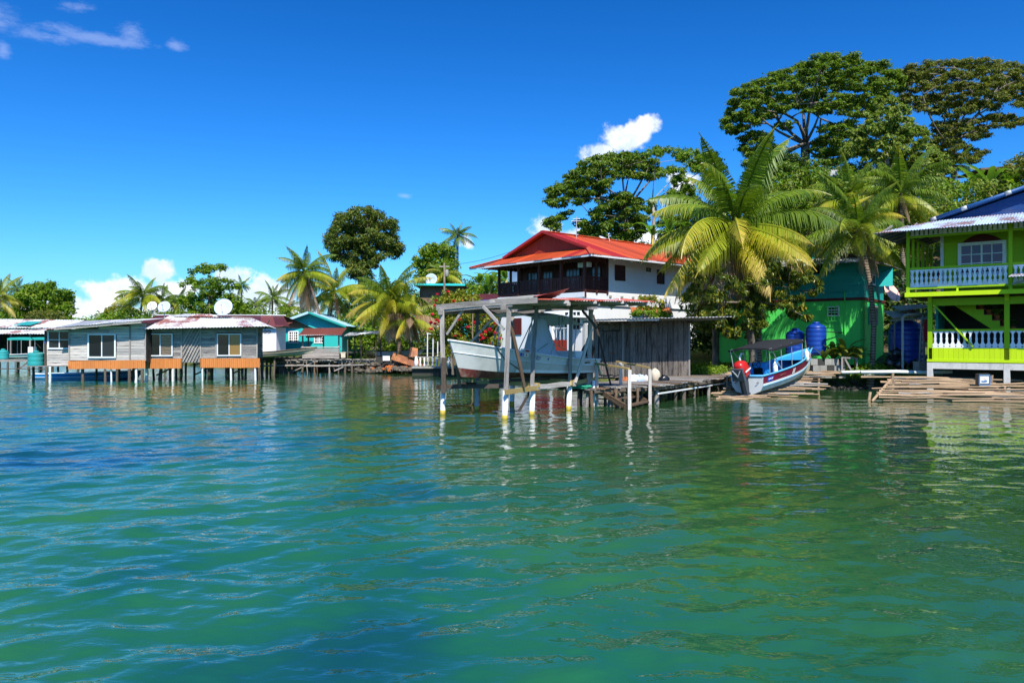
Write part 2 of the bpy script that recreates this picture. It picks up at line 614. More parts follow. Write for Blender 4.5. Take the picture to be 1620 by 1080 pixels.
frondmat('frond_lime', (.18, .24, .012), (.32, .35, .02), (.50, .36, .05), .6, 1.1)
frondmat('frond_gold', (.28, .30, .015), (.46, .38, .02), (.52, .36, .12), .5, 1.0)
frondmat('frond_dead', (.20, .11, .05), (.34, .21, .11), (.44, .32, .20), .3, 1.0, .2)
plain('husk', (.30, .20, .04), .5)
s = NB('bark_grey'); f = s.noise(3, 5, .7, 'pos', (1, 1, .4)); s.bump(f, .6, .04)
s.done(s.ramp(f, [(.3, (.06, .05, .04)), (.7, (.26, .22, .17))]), .9, .1)
s = NB('bark_pale'); f = s.noise(2, 5, .7, 'pos', (1, 1, .5)); s.bump(f, .5, .04)
s.done(s.ramp(f, [(.3, (.20, .17, .13)), (.7, (.46, .41, .33))]), .9, .1)
s = NB('bark_palm'); f = s.noise(3, 5, .7); w = s.n('TexWave', wave_type='BANDS', bands_direction='Z')
w.inputs['Scale'].default_value = 2.2; w.inputs['Distortion'].default_value = 2
s.l(s.n('NewGeometry').outputs['Position'], w.inputs['Vector'])
ff = s.math('ADD', s.math('MULTIPLY', f, .7), s.math('MULTIPLY', w.outputs['Fac'], .3)); s.bump(ff, .8, .05)
s.done(s.ramp(ff, [(.35, (.075, .05, .035)), (.65, (.27, .21, .15))]), .9, .1)

def nrm(a):
    return a / np.maximum(np.linalg.norm(a, axis=-1, keepdims=True), 1e-9)

def leaves_mesh(name, pos, nor, Ln, Wd, m, droop, g, fold=.18):
    n = len(pos)
    rnd_ = g.normal(size=(n, 3)); rnd_[:, 2] -= droop
    a = nrm(rnd_ - nor * np.sum(rnd_ * nor, -1, keepdims=True))
    sd_ = np.cross(nor, a)
    k = g.uniform(.65, 1.25, (n, 1))
    Lk, Wk = Ln * k, Wd * k
    b = pos - a * Lk * .5
    Q = np.stack([b, b + a * Lk * .48 + sd_ * Wk * .5 + nor * Wk * fold, b + a * Lk - nor * Lk * .12, b + a * Lk * .48 - sd_ * Wk * .5 + nor * Wk * fold], 1).reshape(-1, 3)
    i = np.arange(n)[:, None] * 4
    tri = np.concatenate([i, i + 1, i + 2, i, i + 2, i + 3], 1).reshape(-1)
    me = bpy.data.meshes.new(name)
    me.vertices.add(len(Q)); me.vertices.foreach_set('co', Q.astype(np.float32).ravel())
    me.loops.add(len(tri)); me.loops.foreach_set('vertex_index', tri.astype(np.int32))
    me.polygons.add(n * 2); me.polygons.foreach_set('loop_start', (np.arange(n * 2) * 3).astype(np.int32))
    me.update(calc_edges=True)
    me.materials.append(m)
    return me

def clump_points(clumps, n, g, up=.55):
    c = np.array([list(q[0]) for q in clumps]); r = np.array([q[1] if hasattr(q[1], '__len__') else (q[1], q[1], q[1] * .75) for q in clumps])
    w = r.prod(1) ** (2 / 3); w = w / w.sum()
    idx = g.choice(len(c), n, p=w)
    u = nrm(g.normal(size=(n, 3)))
    rho = 1 - .62 * g.rand(n, 1) ** 1.7
    rho *= 1 + .2 * g.normal(size=(n, 1))
    pos = c[idx] + u * r[idx] * rho
    nor = nrm(u * .75 + np.array([0, 0, up]) + g.normal(size=(n, 3)) * .55)
    return pos, nor

def inpoly(p, poly):
    x, y = p; c = False
    for i in range(len(poly)):
        x1, y1 = poly[i]; x2, y2 = poly[i - 1]
        if (y1 > y) != (y2 > y) and x < (x2 - x1) * (y - y1) / (y2 - y1) + x1: c = not c
    return c

def poly_clumps(poly, d, depth, step, rpx, seed, layers=2, holes=()):
    """leaf clumps filling an outline, spread through a real depth"""
    g = random.Random(seed)
    x0, x1 = min(p[0] for p in poly), max(p[0] for p in poly)
    y0, y1 = min(p[1] for p in poly), max(p[1] for p in poly)
    res = []
    for ly in range(layers):
        y = y0
        while y <= y1:
            x = x0 + g.random() * step
            while x <= x1:
                q = (x + g.uniform(-.4, .4) * step, y + g.uniform(-.4, .4) * step)
                if inpoly(q, poly) and not any(inpoly(q, h) for h in holes):
                    rx = 2 * abs(q[0] - (x0 + x1) / 2) / (x1 - x0)
                    dd = d + depth * math.sqrt(max(.05, 1 - min(1, rx) ** 2)) * g.uniform(-1, 1)
                    # keep the outline: the point is taken at its own distance
                    res.append((at(q[0], q[1], dd), rpx * dd / F * g.uniform(.7, 1.25)))
                x += step
            y += step * .8
    return res

def limb(b, p0, p1, r0, r1, sag=.12, n=6, g=rnd):
    p0, p1 = V(p0), V(p1)
    dlt = p1 - p0
    off = V((g.uniform(-1, 1), g.uniform(-1, 1), g.uniform(-.2, .8))) * dlt.length * sag
    pts = [p0 + dlt * t + off * math.sin(math.pi * t) for t in (0, .2, .45, .72, 1)]
    b.tube(pts, [r0 + (r1 - r0) * t for t in (0, .25, .5, .75, 1)], n)
    return pts

def tree(name, label, cat, base, fork, tr, clumps, lm, bm, leafL, leafW, n, seed, droop=.3, group=None, limbs=14, trunkpts=None, limb_r=.30, up=.55):
    g = np.random.RandomState(seed); pr = random.Random(seed)
    base, fork = V(base), V(fork)
    t = thing(name, label, cat, base, 0, group)
    loc = lambda p: V(p) - base
    b = MB()
    mids = trunkpts or [base.lerp(fork, .35) + V((pr.uniform(-.2, .2), 0, 0)), base.lerp(fork, .7) + V((pr.uniform(-.2, .2), 0, 0))]
    path = [base - V((0, 0, .4)), base + V((0, 0, .3))] + list(mids) + [fork]
    b.tube([loc(p) for p in path], [tr * 1.35, tr * 1.12] + [tr * (1 - .12 * (i + 1)) for i in range(len(mids))] + [tr * .72], 8)
    b.obj('trunk', MATS[bm], t, True)
    lb = MB()
    cl = sorted(clumps, key=lambda q: pr.random())[:limbs]
    joints = []
    for i, (c, r) in enumerate(cl):
        c = V(c)
        src = fork
        if joints and pr.random() < .86:      # grow from the nearest branch already there
            cand = min(joints, key=lambda j: (j - c).length + (0 if (j - base).length < (c - base).length else 5))
            if (cand - c).length < (fork - c).length: src = cand
        rr_ = tr * limb_r * (1 if src is fork else .5)
        pts = limb(lb, loc(src), loc(c), rr_, rr_ * .28, .13, 5, pr)
        joints += [base + pts[2], base + pts[3]]
    if cl: lb.obj('limbs', MATS[bm], t, True)['kind'] = 'stuff'
    pos, nor = clump_points(clumps, n, g, up)
    me = leaves_mesh('crown', pos - np.array(list(base)), nor, leafL, leafW, MATS[lm], droop, g)
    put('crown', me, t)['kind'] = 'stuff'
    return t

_fr = {}
def frond_mesh(m, elev, k, curl, nl=58):
    key = (m, elev, k, curl)
    if key in _fr: return _fr[key]
    g = random.Random(hash((elev, k)) % 1000)
    ns = 12
    pts, tans = [], []
    p = V((0, 0, 0)); a = R(elev)
    for i in range(ns + 1):
        pts.append(p.copy())
        tn = V((math.cos(a), 0, math.sin(a))); tans.append(tn)
        p = p + tn / ns
        a -= R(curl) / ns * (.5 + 1.0 * i / ns)
        a = max(a, R(-86))
    b = MB()
    b.tube(pts, [.014 * (1 - .85 * i / ns) + .0015 for i in range(ns + 1)], 4)
    twist = g.uniform(-.25, .25)
    for side in (-1, 1):
        for i in range(nl):
            t = .16 + .84 * (i + g.uniform(-.3, .3)) / nl
            t = min(max(t, .14), .995)
            f = t * ns; j = min(int(f), ns - 1); q = pts[j].lerp(pts[j + 1], f - j); tn = tans[j]
            sd_ = V((0, side, 0))
            upv = sd_.cross(tn) * side
            ln = .27 * math.sin(math.pi * min(1, .14 + .92 * t)) ** .55 * (1 - .4 * t * t) * g.uniform(.85, 1.12)
            fwd = .35 + .55 * t
            dr = (sd_ * (1 - .3 * t) + tn * fwd + upv * (.16 + twist * side)).normalized()
            hang = g.uniform(.75, 1.25) * (1.35 if tn.z > .55 else 1) if m != 'frond_dead' else 1.7
            p1 = q + dr * ln * .46 + V((0, 0, -1)) * ln * .14 * hang
            p2 = q + dr * ln * .68 + V((0, 0, -1)) * ln * .62 * hang
            w = .0068 * g.uniform(.75, 1.25)
            wv = tn * w
            b.add([q - wv, q + wv, p1 + wv * .95, p1 - wv * .95, p2 + wv * .15, p2 - wv * .15], [(0, 1, 2, 3), (3, 2, 4, 5)])
    me = b.mesh('frond', MATS[m])
    _fr[key] = me
    return me

def palm(name, label, base, crown, tr, Lf, nf, seed, kinds=('frond_green',), dead=0, nuts=0, group=None, bend=(0, 0), low=-35, high=82, deadL=.72):
    g = random.Random(seed)
    base, crown = V(base), V(crown)
    t = thing(name, label, 'palm tree', base, g.random() * 0, group)
    c = crown - base
    off = V((bend[0], bend[1], 0))
    pts = [V((0, 0, -.4))] + [c * s_ + off * math.sin(math.pi * s_) for s_ in (.02, .18, .4, .62, .82, 1)]
    MB().tube(pts, [tr * 1.7, tr * 1.5, tr * 1.05, tr, tr * .95, tr * .9, tr * .85], 9).obj('trunk', MATS['bark_palm'], t, True)
    az = g.random() * 6
    for i in range(nf):
        s_ = (i + .5) / nf
        el = high + (low - high) * s_ ** .85 + g.uniform(-13, 13)
        el = int(round(el / 11) * 11)
        az += 2.39996 + g.uniform(-.25, .25)
        k = kinds[min(int(s_ * len(kinds) + g.uniform(-.35, .35)), len(kinds) - 1)] if s_ > 0 else kinds[0]
        me = frond_mesh(k, el, g.randrange(2), (58 if el > 60 else 84) if el > 30 else (92 if el > 0 else 55))
        M = Matrix.Translation(c) @ Matrix.Rotation(az, 4, 'Z') @ Matrix.Rotation(g.uniform(-.35, .35), 4, 'X') @ Matrix.Scale(Lf * g.uniform(.75, 1.12), 4)
        put('frond', me, t, M)
    for i in range(dead):
        el = g.choice((-66, -77, -77, -55))
        me = frond_mesh('frond_dead', el, g.randrange(2), 25)
        M = Matrix.Translation(c - V((0, 0, .1))) @ Matrix.Rotation(g.random() * 6.3, 4, 'Z') @ Matrix.Scale(Lf * deadL * g.uniform(.7, 1.2), 4)
        put('dead_frond', me, t, M)
    if nuts:
        nm = MB().lathe([(0, -.16), (.09, -.13), (.13, 0), (.10, .12), (0, .17)], 8).mesh('coconut', MATS['husk'], True)
        for i in range(nuts):
            a_ = g.random() * 6.3
            put('coconut', nm, t, Matrix.Translation(c + V((math.cos(a_) * .32, math.sin(a_) * .32, -.25 - g.random() * .35))) @ Matrix.Rotation(g.uniform(-.5, .5), 4, 'X'))
    return t

def broad_leaf(Ln, Wd, bend, m, k):
    key = ('broad', Ln, Wd, bend, m, k)
    if key in _fr: return _fr[key]
    g = random.Random(k * 11 + 3)
    b = MB(); n = 7; vs = []; p = V((0, 0, 0)); a = R(72)
    for i in range(n + 1):
        t = i / n
        w = Wd * math.sin(math.pi * min(.98, max(.0, t * .93 + .04))) ** .55 * .5 if i > 1 else Wd * .03
        jag = g.uniform(.75, 1)
        vs += [p + V((0, w * jag, w * .28)), p, p + V((0, -w * g.uniform(.75, 1), w * .28))]
        p = p + V((math.cos(a), 0, math.sin(a))) * Ln / n
        a -= R(bend) / n * (.6 + .8 * t)
    fs = []
    for i in range(n):
        q = i * 3
        fs += [(q, q + 1, q + 4, q + 3), (q + 1, q + 2, q + 5, q + 4)]
    me = b.add(vs, fs).mesh('leaf', MATS[m], True)
    _fr[key] = me
    return me

def banana(name, label, base, h, nl, Ln, Wd, seed, m='banana_leaf', group=None, cat='plant', stem=.09):
    g = random.Random(seed)
    base = V(base)
    t = thing(name, label, cat, base, 0, group)
    if h > .3: MB().tube([(0, 0, -.3), (0, 0, h * .5), (.05, 0, h)], [stem * 1.2, stem, stem * .6], 7).obj('stem', MATS['frond_lime'], t, True)
    for i in range(nl):
        me = broad_leaf(Ln, Wd, g.choice((60, 95, 130)), m, g.randrange(3))
        M = Matrix.Translation((0, 0, max(0, h - .1 - .02 * i))) @ Matrix.Rotation(2.4 * i + g.uniform(-.4, .4), 4, 'Z') @ Matrix.Rotation(g.uniform(-.1, .45), 4, 'Y') @ Matrix.Scale(g.uniform(.75, 1.1), 4)
        put('leaf', me, t, M)
    return t

def leaf_stuff(name, boxes, n, m, Ln, Wd, seed, up=.6, droop=.2, kind='stuff'):
    g = np.random.RandomState(seed)
    pos, nor = clump_points(boxes, n, g, up)
    return tag(put(name, leaves_mesh(name, pos, nor, Ln, Wd, MATS[m], droop, g)), kind=kind)
# ------------------------------------------------------------------ materials of the buildings
wood('grey_wood', (.105, .096, .092), (.30, .28, .268), (.54, .515, .495))
wood('pale_wood', (.27, .25, .235), (.53, .50, .475), (.74, .71, .68), .35)
wood('brown_wood', (.05, .035, .025), (.16, .11, .075), (.30, .22, .15))
wood('shed_wood', (.030, .025, .022), (.125, .11, .10), (.36, .33, .305), .7)
wood('dark_wood', (.028, .022, .019), (.085, .068, .058), (.17, .145, .125))
wood('pile_wood', (.035, .028, .022), (.12, .10, .08), (.26, .22, .18))
wood('new_wood', (.30, .20, .07), (.52, .38, .15), (.65, .52, .28), .25)
wood('log_wood', (.14, .085, .05), (.40, .28, .18), (.64, .50, .36), .6)
paint('white_paint', (.78, .78, .77), .10)
paint('white_wall', (.80, .80, .79), .07, scale=.7)
paint('white_trim', (.70, .71, .72), .12)
paint('white_fret', (.80, .80, .83), .05)
paint('pvc', (.75, .75, .72), .18)
paint('pvc_algae', (.50, .36, .04), .5)
paint('pvc_grey', (.36, .37, .36), .3)
paint('lime_paint', (.30, .50, .004), .12, (.12, .20, .008), vary=.07)
paint('lime_band', (.50, .70, .005), .14, (.22, .30, .01), vary=.07)
paint('green_wall', (.085, .66, .11), .22, (.02, .20, .035), scale=.8, vary=.03)
paint('jade_wall', (.012, .30, .25), .10, (.008, .16, .13), vary=.10)
paint('teal_wall', (.025, .48, .46), .16, (.02, .28, .28), scale=.8)
paint('teal_tank', (.02, .30, .29), .12)
paint('pink_wall', (.50, .30, .34), .2, vary=.1)
paint('brick_red', (.33, .035, .015), .12)
paint('maroon_wood', (.065, .020, .015), .1, (.02, .008, .006), vary=.18)
paint('dark_red', (.10, .012, .010), .1)
paint('cream_wall', (.60, .52, .38), .3)
paint('blue_wall', (.01, .05, .35), .1)
paint('blue_gable', (.012, .055, .20), .2)
paint('concrete', (.30, .29, .26), .5)
paint('old_concrete', (.58, .56, .52), .5, (.10, .09, .07), scale=1.2)
paint('dark_stone', (.045, .042, .035), .4, (.02, .025, .012))
paint('rubble', (.17, .14, .105), .4, vary=.5)
plain('dark_inside', (.012, .012, .012), .9, .1)
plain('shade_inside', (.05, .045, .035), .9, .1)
plain('black_plastic', (.012, .012, .013), .35, .5)
plain('bag_black', (.010, .010, .011), .28, .5)
plain('rubber', (.018, .018, .018), .8, .2)
plain('blue_tank', (.006, .045, .28), .38, .5)
plain('steel_pipe', (.42, .44, .43), .4, .5, .4)
plain('dish_white', (.70, .70, .70), .5, .4)
plain('dish_blue', (.42, .52, .68), .45, .4)
plain('dish_pink', (.82, .50, .43), .5, .3)
plain('dish_dark', (.10, .18, .30), .5, .4)
plain('rust', (.24, .06, .02), .9, .1)
plain('rust_orange', (.40, .12, .035), .9, .1)
plain('curtain_stripe', (.45, .36, .25), .8, .1)
plain('rope_green', (.015, .30, .17), .7)
plain('cloth_grey', (.46, .49, .53), .8, .2)
plain('terracotta', (.38, .12, .04), .8, .2)
plain('cloth_mix', (.55, .50, .46), .8, .2, 0, .5)
plain('red_cloth', (.45, .02, .03), .8)
plain('blue_cloth', (.01, .10, .40), .7)
plain('teal_cloth', (.01, .32, .27), .7)
plain('canvas_black', (.020, .021, .024), .75, .2)
roofmetal('zinc', (.46, .48, .50), .15, metal=.25)
roofmetal('zinc_rust', (.66, .66, .66), .62, (.24, .055, .025), scale=.75)
roofmetal('zinc_white', (.66, .67, .67), .2)
roofmetal('zinc_blue', (.44, .56, .72), .48, (.20, .07, .04), metal=.1, scale=.7)
roofmetal('roof_orange', (.46, .068, .018), .04, (.30, .05, .03), vary=.3)
roofmetal('roof_red', (.36, .022, .018), .0, vary=.15)
roofmetal('roof_maroon', (.085, .018, .016), .1, vary=.2)
roofmetal('roof_rustred', (.17, .045, .033), .3, vary=.2)
roofmetal('roof_paleblue', (.40, .62, .76), .0)
roofmetal('roof_blue', (.012, .075, .23), .1, (.05, .06, .10))
roofmetal('sheet_red', (.50, .10, .06), .1)
roofmetal('rust_sheet', (.24, .10, .055), .6, (.42, .17, .07))
roofmetal('skirt_orange', (.56, .20, .05), .08, (.30, .09, .02), vary=.1, scale=3)
s = NB('glass')
rv = s.n('ObjectInfo').outputs['Random']
s.done(s.ramp(rv, [(0, (.003, .003, .004)), (.6, (.008, .010, .012)), (1, (.022, .026, .03))]), .05, .5)
s = NB('glass_tan'); s.done((.22, .13, .04), .12, .5)
s = NB('glass_stripe'); w = s.n('TexWave', bands_direction='Z'); w.inputs['Scale'].default_value = 3.2; w.inputs['Distortion'].default_value = 5; s.l(s.n('NewGeometry').outputs['Position'], w.inputs['Vector'])
s.done(s.ramp(w.outputs['Fac'], [(.35, (.05, .035, .025)), (.6, (.22, .17, .12))]), .12, .5)
s = NB('glass_sky')
s.done((.10, .16, .22), .08, .6)
s = NB('glass_pink')
rv = s.n('ObjectInfo').outputs['Random']
s.done(s.ramp(rv, [(0, (.07, .02, .05)), (1, (.16, .035, .09))]), .12, .5)
M_ = MATS

# ------------------------------------------------------------------ building helpers (all in the local frame of the thing)
X1, Y1 = V((1, 0, 0)), V((0, 1, 0))

def spans(lo, hi, cuts):
    segs = [(lo, hi)]
    for a, b in cuts:
        nx = []
        for s0, s1 in segs:
            if b <= s0 or a >= s1: nx.append((s0, s1)); continue
            if a > s0: nx.append((s0, a))
            if b < s1: nx.append((b, s1))
        segs = nx
    return [q for q in segs if q[1] - q[0] > .03]

def plank_wall(par, O, U, width, height, ph, m, holes=(), vertical=False, maxlen=2.4, th=.028, name='plank', kind='plank', top=None, rough=.006):
    """boards laid one by one on a wall; top(u) gives a sloping upper edge"""
    O, U = V(O), V(U).normalized()
    Nn = U.cross(Z)
    if vertical:
        n = max(1, round(width / ph)); pw = width / n
        for i in range(n):
            u = (i + .5) * pw
            hh = top(u) if top else height
            for a, b in spans(0, hh, [(h[2], h[3]) for h in holes if h[0] < u < h[1]]):
                off = Nn * (th / 2 + rnd.uniform(0, rough))
                beam(name, O + U * u + Z * (a - rnd.uniform(0, rough * 3)) + off, O + U * u + Z * b + off, pw * .985, th, M_[m], par, kind, Nn)
    else:
        hmax = max(top(i * width / 20) for i in range(21)) if top else height
        n = max(1, round(hmax / ph)); pw = hmax / n
        for i in range(n):
            v = (i + .5) * pw
            lo, hi = 0, width
            if top:
                us = [k * width / 60 for k in range(61) if top(k * width / 60) > v]
                if not us: continue
                lo, hi = us[0], us[-1]
            for a, b in spans(lo, hi, [(h[0], h[1]) for h in holes if h[2] < v < h[3]]):
                k = max(1, math.ceil((b - a) / maxlen))
                cutp = [a] + [a + (b - a) * (j + rnd.uniform(-.22, .22)) / k for j in range(1, k)] + [b]
                for c, d in zip(cutp, cutp[1:]):
                    off = Nn * (th / 2 + rnd.uniform(0, rough)) + Z * v
                    beam(name, O + U * (c + .002) + off, O + U * (d - .002) + off, th, pw * .965, M_[m], par, kind)

def window(par, O, U, u, v, w, h, cols, rows, fm, gm='glass', fw=.07, mun=.035, proud=.05, base=.0, name='window', split=True):
    """a frame with bars (part), each pane behind it a sub-part"""
    O, U = V(O), V(U).normalized()
    Nn = U.cross(Z)
    P = lambda a, b, n_: O + U * (u + a) + Z * (v + b) + Nn * (base + n_)
    b = MB()
    c = proud / 2
    b.bar(P(0, fw / 2, c), P(w, fw / 2, c), proud, fw); b.bar(P(0, h - fw / 2, c), P(w, h - fw / 2, c), proud, fw)
    b.bar(P(fw / 2, fw, c), P(fw / 2, h - fw, c), fw, proud, Nn); b.bar(P(w - fw / 2, fw, c), P(w - fw / 2, h - fw, c), fw, proud, Nn)
    iw, ih = w - 2 * fw, h - 2 * fw
    for i in range(1, cols):
        x = fw + iw * i / cols
        b.bar(P(x, fw, c * .8), P(x, h - fw, c * .8), mun * (1.7 if i == cols // 2 and cols % 2 == 0 else 1), proud * .7, Nn)
    for j in range(1, rows):
        y = fw + ih * j / rows
        b.bar(P(fw, y, c * .75), P(w - fw, y, c * .75), proud * .5, mun)
    f = b.obj(name, M_[fm], par)
    for i in range(cols):
        for j in range(rows):
            p0 = P(fw + iw * i / cols, fw + ih * (j + .5) / rows, .012); p1 = P(fw + iw * (i + 1) / cols, fw + ih * (j + .5) / rows, .012)
            beam('pane', p0, p1, .012, ih / rows, M_[gm if isinstance(gm, str) else gm[i % len(gm)]], f, 'neat')
    return f

def sheets(par, name, A, B, C, D, mats, sw=.85, wave=.17, amp=.02, nper=4, vt=None, vb=None, rag=.03):
    """corrugated sheets side by side over the quad A-B (eave) C-D (top); vt / vb cut them as fractions of the slope"""
    A, B, C, D = V(A), V(B), V(C), V(D)
    wid = ((B - A).length + (C - D).length) / 2
    n = max(1, round(wid / sw))
    nn = ((B - A) + (C - D)).cross((D - A) + (C - B)).normalized()
    for i in range(n):
        u0, u1 = i / n, min(1, (i + 1) / n + .03 / wid)
        k = max(2, round((u1 - u0) * wid / wave * nper))
        vs, fs = [], []
        ra, rb = rnd.uniform(-rag, rag), rnd.uniform(-rag, rag)
        lift = .006 * (i % 2) + rnd.uniform(0, .004)
        L_ = ((D - A).length + (C - B).length) / 2
        ok = False
        for j in range(k + 1):
            u = u0 + (u1 - u0) * j / k
            t1 = vt(u) if vt else 1
            t0 = vb(u) if vb else 0
            if t1 - t0 > .01: ok = True
            t0 += ra / L_ if not vb else 0
            t1 = max(t1, t0 + .002)
            w_ = amp * math.cos(2 * math.pi * u * wid / wave)
            for v in (t0, t1):
                p = (A.lerp(B, u)).lerp(D.lerp(C, u), v)
                vs.append(p + nn * (w_ + lift))
        for j in range(k): fs.append((2 * j, 2 * j + 2, 2 * j + 3, 2 * j + 1))
        if ok:
            m = mats[rnd.randrange(len(mats))] if not callable(mats) else mats(i, n)
            MB().add(vs, fs).obj(name, M_[m], par, True)

def piles(par, pts, r, m, z0=-1.2, name='pile', lean=.06, cap=None):
    for x, y, z in pts:
        p1 = V((x, y, z)); p0 = V((x + rnd.uniform(-lean, lean), y + rnd.uniform(-lean, lean), z0))
        pole(name, p0, p1, r * rnd.uniform(.8, 1.15), M_[m], par)

def dish(name, label, p, r, facing, m, group=None, mast=.5, armm='steel_pipe'):
    p = V(p)
    t = thing(name, label, 'satellite dish', p, 0, group)
    f = V(facing).normalized()
    q = f.to_track_quat('Z', 'Y').to_matrix().to_4x4()
    c = V((0, 0, mast))
    prof = [(0, 0), (r * .35, .018 * r), (r * .7, .09 * r), (r, .2 * r), (r * 1.015, .19 * r), (r * .7, .06 * r), (0, -.04 * r)]
    MB().lathe(prof, 24, Matrix.Translation(c) @ q).obj('bowl', M_[m], t, True)
    tip = c + f * r * .95 - V((0, 0, .12 * r))
    MB().tube([c + q.to_3x3() @ V((0, -r * .9, .18 * r)), tip], .018).obj('feed_arm', M_[armm], t)
    MB().lathe([(.03, 0), (.05, .03), (.05, .10), (.03, .13)], 8, Matrix.Translation(tip) @ q).obj('receiver', M_[armm], t)
    MB().tube([(0, 0, -.25), (0, 0, mast * .7), c - f * .06], .03).obj('mast', M_[armm], t)
    return t

def fret_board(kind, m):
    """a sawn baluster board, 1 wide and 1 high in its own units, waisted so the gaps between neighbours read as vases"""
    key = ('fret', kind, m)
    if key in _cache: return _cache[key]
    if kind == 'upper':
        pr = [(0, 1), (.14, 1), (.18, .70), (.23, 1), (.27, .58), (.36, .42), (.44, .55), (.50, .84), (.56, .62), (.66, .34), (.78, .40), (.84, .80), (.88, .45), (.91, 1), (1, 1)]
    elif kind == 'lower':
        pr = [(0, 1), (.05, 1), (.07, .70), (.11, .70), (.13, 1), (.20, 1), (.25, .66), (.34, .40), (.46, .34), (.53, .46), (.60, .34), (.76, .30), (.86, .42), (.90, .72), (.93, 1), (.95, .6), (.97, 1), (1, 1)]
    else:
        pr = [(0, 1), (.12, .9), (.25, .55), (.4, .8), (.55, .55), (.72, .8), (.88, .6), (1, .8)]
    b = MB(); vs = []
    for v, w in pr:
        vs += [(-w / 2, -.5, v), (w / 2, -.5, v), (w / 2, .5, v), (-w / 2, .5, v)]
    fs = [(3, 2, 1, 0), tuple(range(len(vs) - 4, len(vs)))]
    for i in range(len(pr) - 1):
        for k in range(4):
            a, c = i * 4 + k, i * 4 + (k + 1) % 4
            fs.append((a, c, c + 4, a + 4))
    me = b.add(vs, fs).mesh('baluster', M_[m])
    _cache[key] = me
    return me

def balusters(par, p0, p1, h, bw, kind, m, th=.025, name='baluster'):
    p0, p1 = V(p0), V(p1)
    d = p1 - p0
    n = max(1, round(d.length / bw)); u = d / n
    t = d.normalized(); nv = t.cross(Z)
    me = fret_board(kind, m)
    for i in range(n):
        c = p0 + u * (i + .5)
        w = u.length * .985
        M = Matrix(((t.x * w, -nv.x * th, 0, c.x), (t.y * w, -nv.y * th, 0, c.y), (u.z, 0, h, c.z), (0, 0, 0, 1)))
        put(name, me, par, M)

def gable_rows(par, O, U, u0, u1, uap, zap, m, rowh=.2, name='gable_board', th=.025):
    """horizontal boards with slanted ends filling the triangle (u0,0) (u1,0) (uap,zap)"""
    O, U = V(O), V(U).normalized(); Nn = U.cross(Z)
    n = max(2, round(zap / rowh))
    for i in range(n):
        a, b = zap * i / n + .003, zap * (i + 1) / n - .003
        f = lambda z, e: e + (uap - e) * z / zap
        poly = [(f(a, u0), a), (f(a, u1), a), (f(b, u1), b), (f(b, u0), b)]
        MB().prism(poly, basis(U, Z, Nn, O + Nn * rnd.uniform(0, .003)), th).obj(name, M_[m], par)

def gable_cols(par, O, U, u0, u1, uap, zap, m, colw=.25, name='gable_board', th=.03):
    """upright boards with slanted heads filling the same triangle"""
    O, U = V(O), V(U).normalized(); Nn = U.cross(Z)
    n = max(2, round((u1 - u0) / colw))
    h = lambda u: max(.004, zap * (min((u - u0) / (uap - u0), (u1 - u) / (u1 - uap))))
    for i in range(n):
        a, b = u0 + (u1 - u0) * i / n + .004, u0 + (u1 - u0) * (i + 1) / n - .004
        pts = [(a, 0), (b, 0), (b, h(b))] + ([(uap, zap)] if a < uap < b else []) + [(a, h(a))]
        MB().prism(pts, basis(U, Z, Nn, O + Nn * rnd.uniform(0, .006)), th).obj(name, M_[m], par)

def text(name, body, size, M, m, par, ext=.003, label=None):
    """painted letters, each its own small piece"""
    adv = size * .66
    for i, chr_ in enumerate(body):
        if chr_ == ' ': continue
        cu = bpy.data.curves.new('letter', 'FONT')
        cu.body = chr_; cu.size = size; cu.extrude = ext; cu.align_x = 'CENTER'; cu.align_y = 'CENTER'; cu.shear = .12
        cu.materials.append(M_[m])
        tmp = bpy.data.objects.new('letter', cu)
        COL.objects.link(tmp)
        bpy.context.view_layer.update()
        me = bpy.data.meshes.new_from_object(tmp.evaluated_get(bpy.context.evaluated_depsgraph_get()))
        bpy.data.objects.remove(tmp)
        me.name = 'letter'
        o = bpy.data.objects.new('letter', me)
        link(o, par); o.matrix_local = M @ Matrix.Translation(((i - (len(body) - 1) / 2) * adv, 0, 0))

def basis(x, y, z, o):
    return Matrix(((x[0], y[0], z[0], o[0]), (x[1], y[1], z[1], o[1]), (x[2], y[2], z[2], o[2]), (0, 0, 0, 1)))

def wallbox(par, name, p0, p1, z0, z1, th, m):
    """an upright wall between two plan points, thickness pushed inwards (to the left of p0->p1 is inside)"""
    p0, p1 = V(p0), V(p1)
    t = (p1 - p0).normalized(); n_ = V((-t.y, t.x, 0)) * th / 2
    a = V((p0.x, p0.y, (z0 + z1) / 2)) + n_; b = V((p1.x, p1.y, (z0 + z1) / 2)) + n_
    return MB().bar(a, b, th, z1 - z0).obj(name, M_[m], par)
# ------------------------------------------------------------------ left: wooden houses over the water
def px2x(px, d): return (px - 810) * d / F
def py2z(py, d): return CZ + (540 - py) * d / F

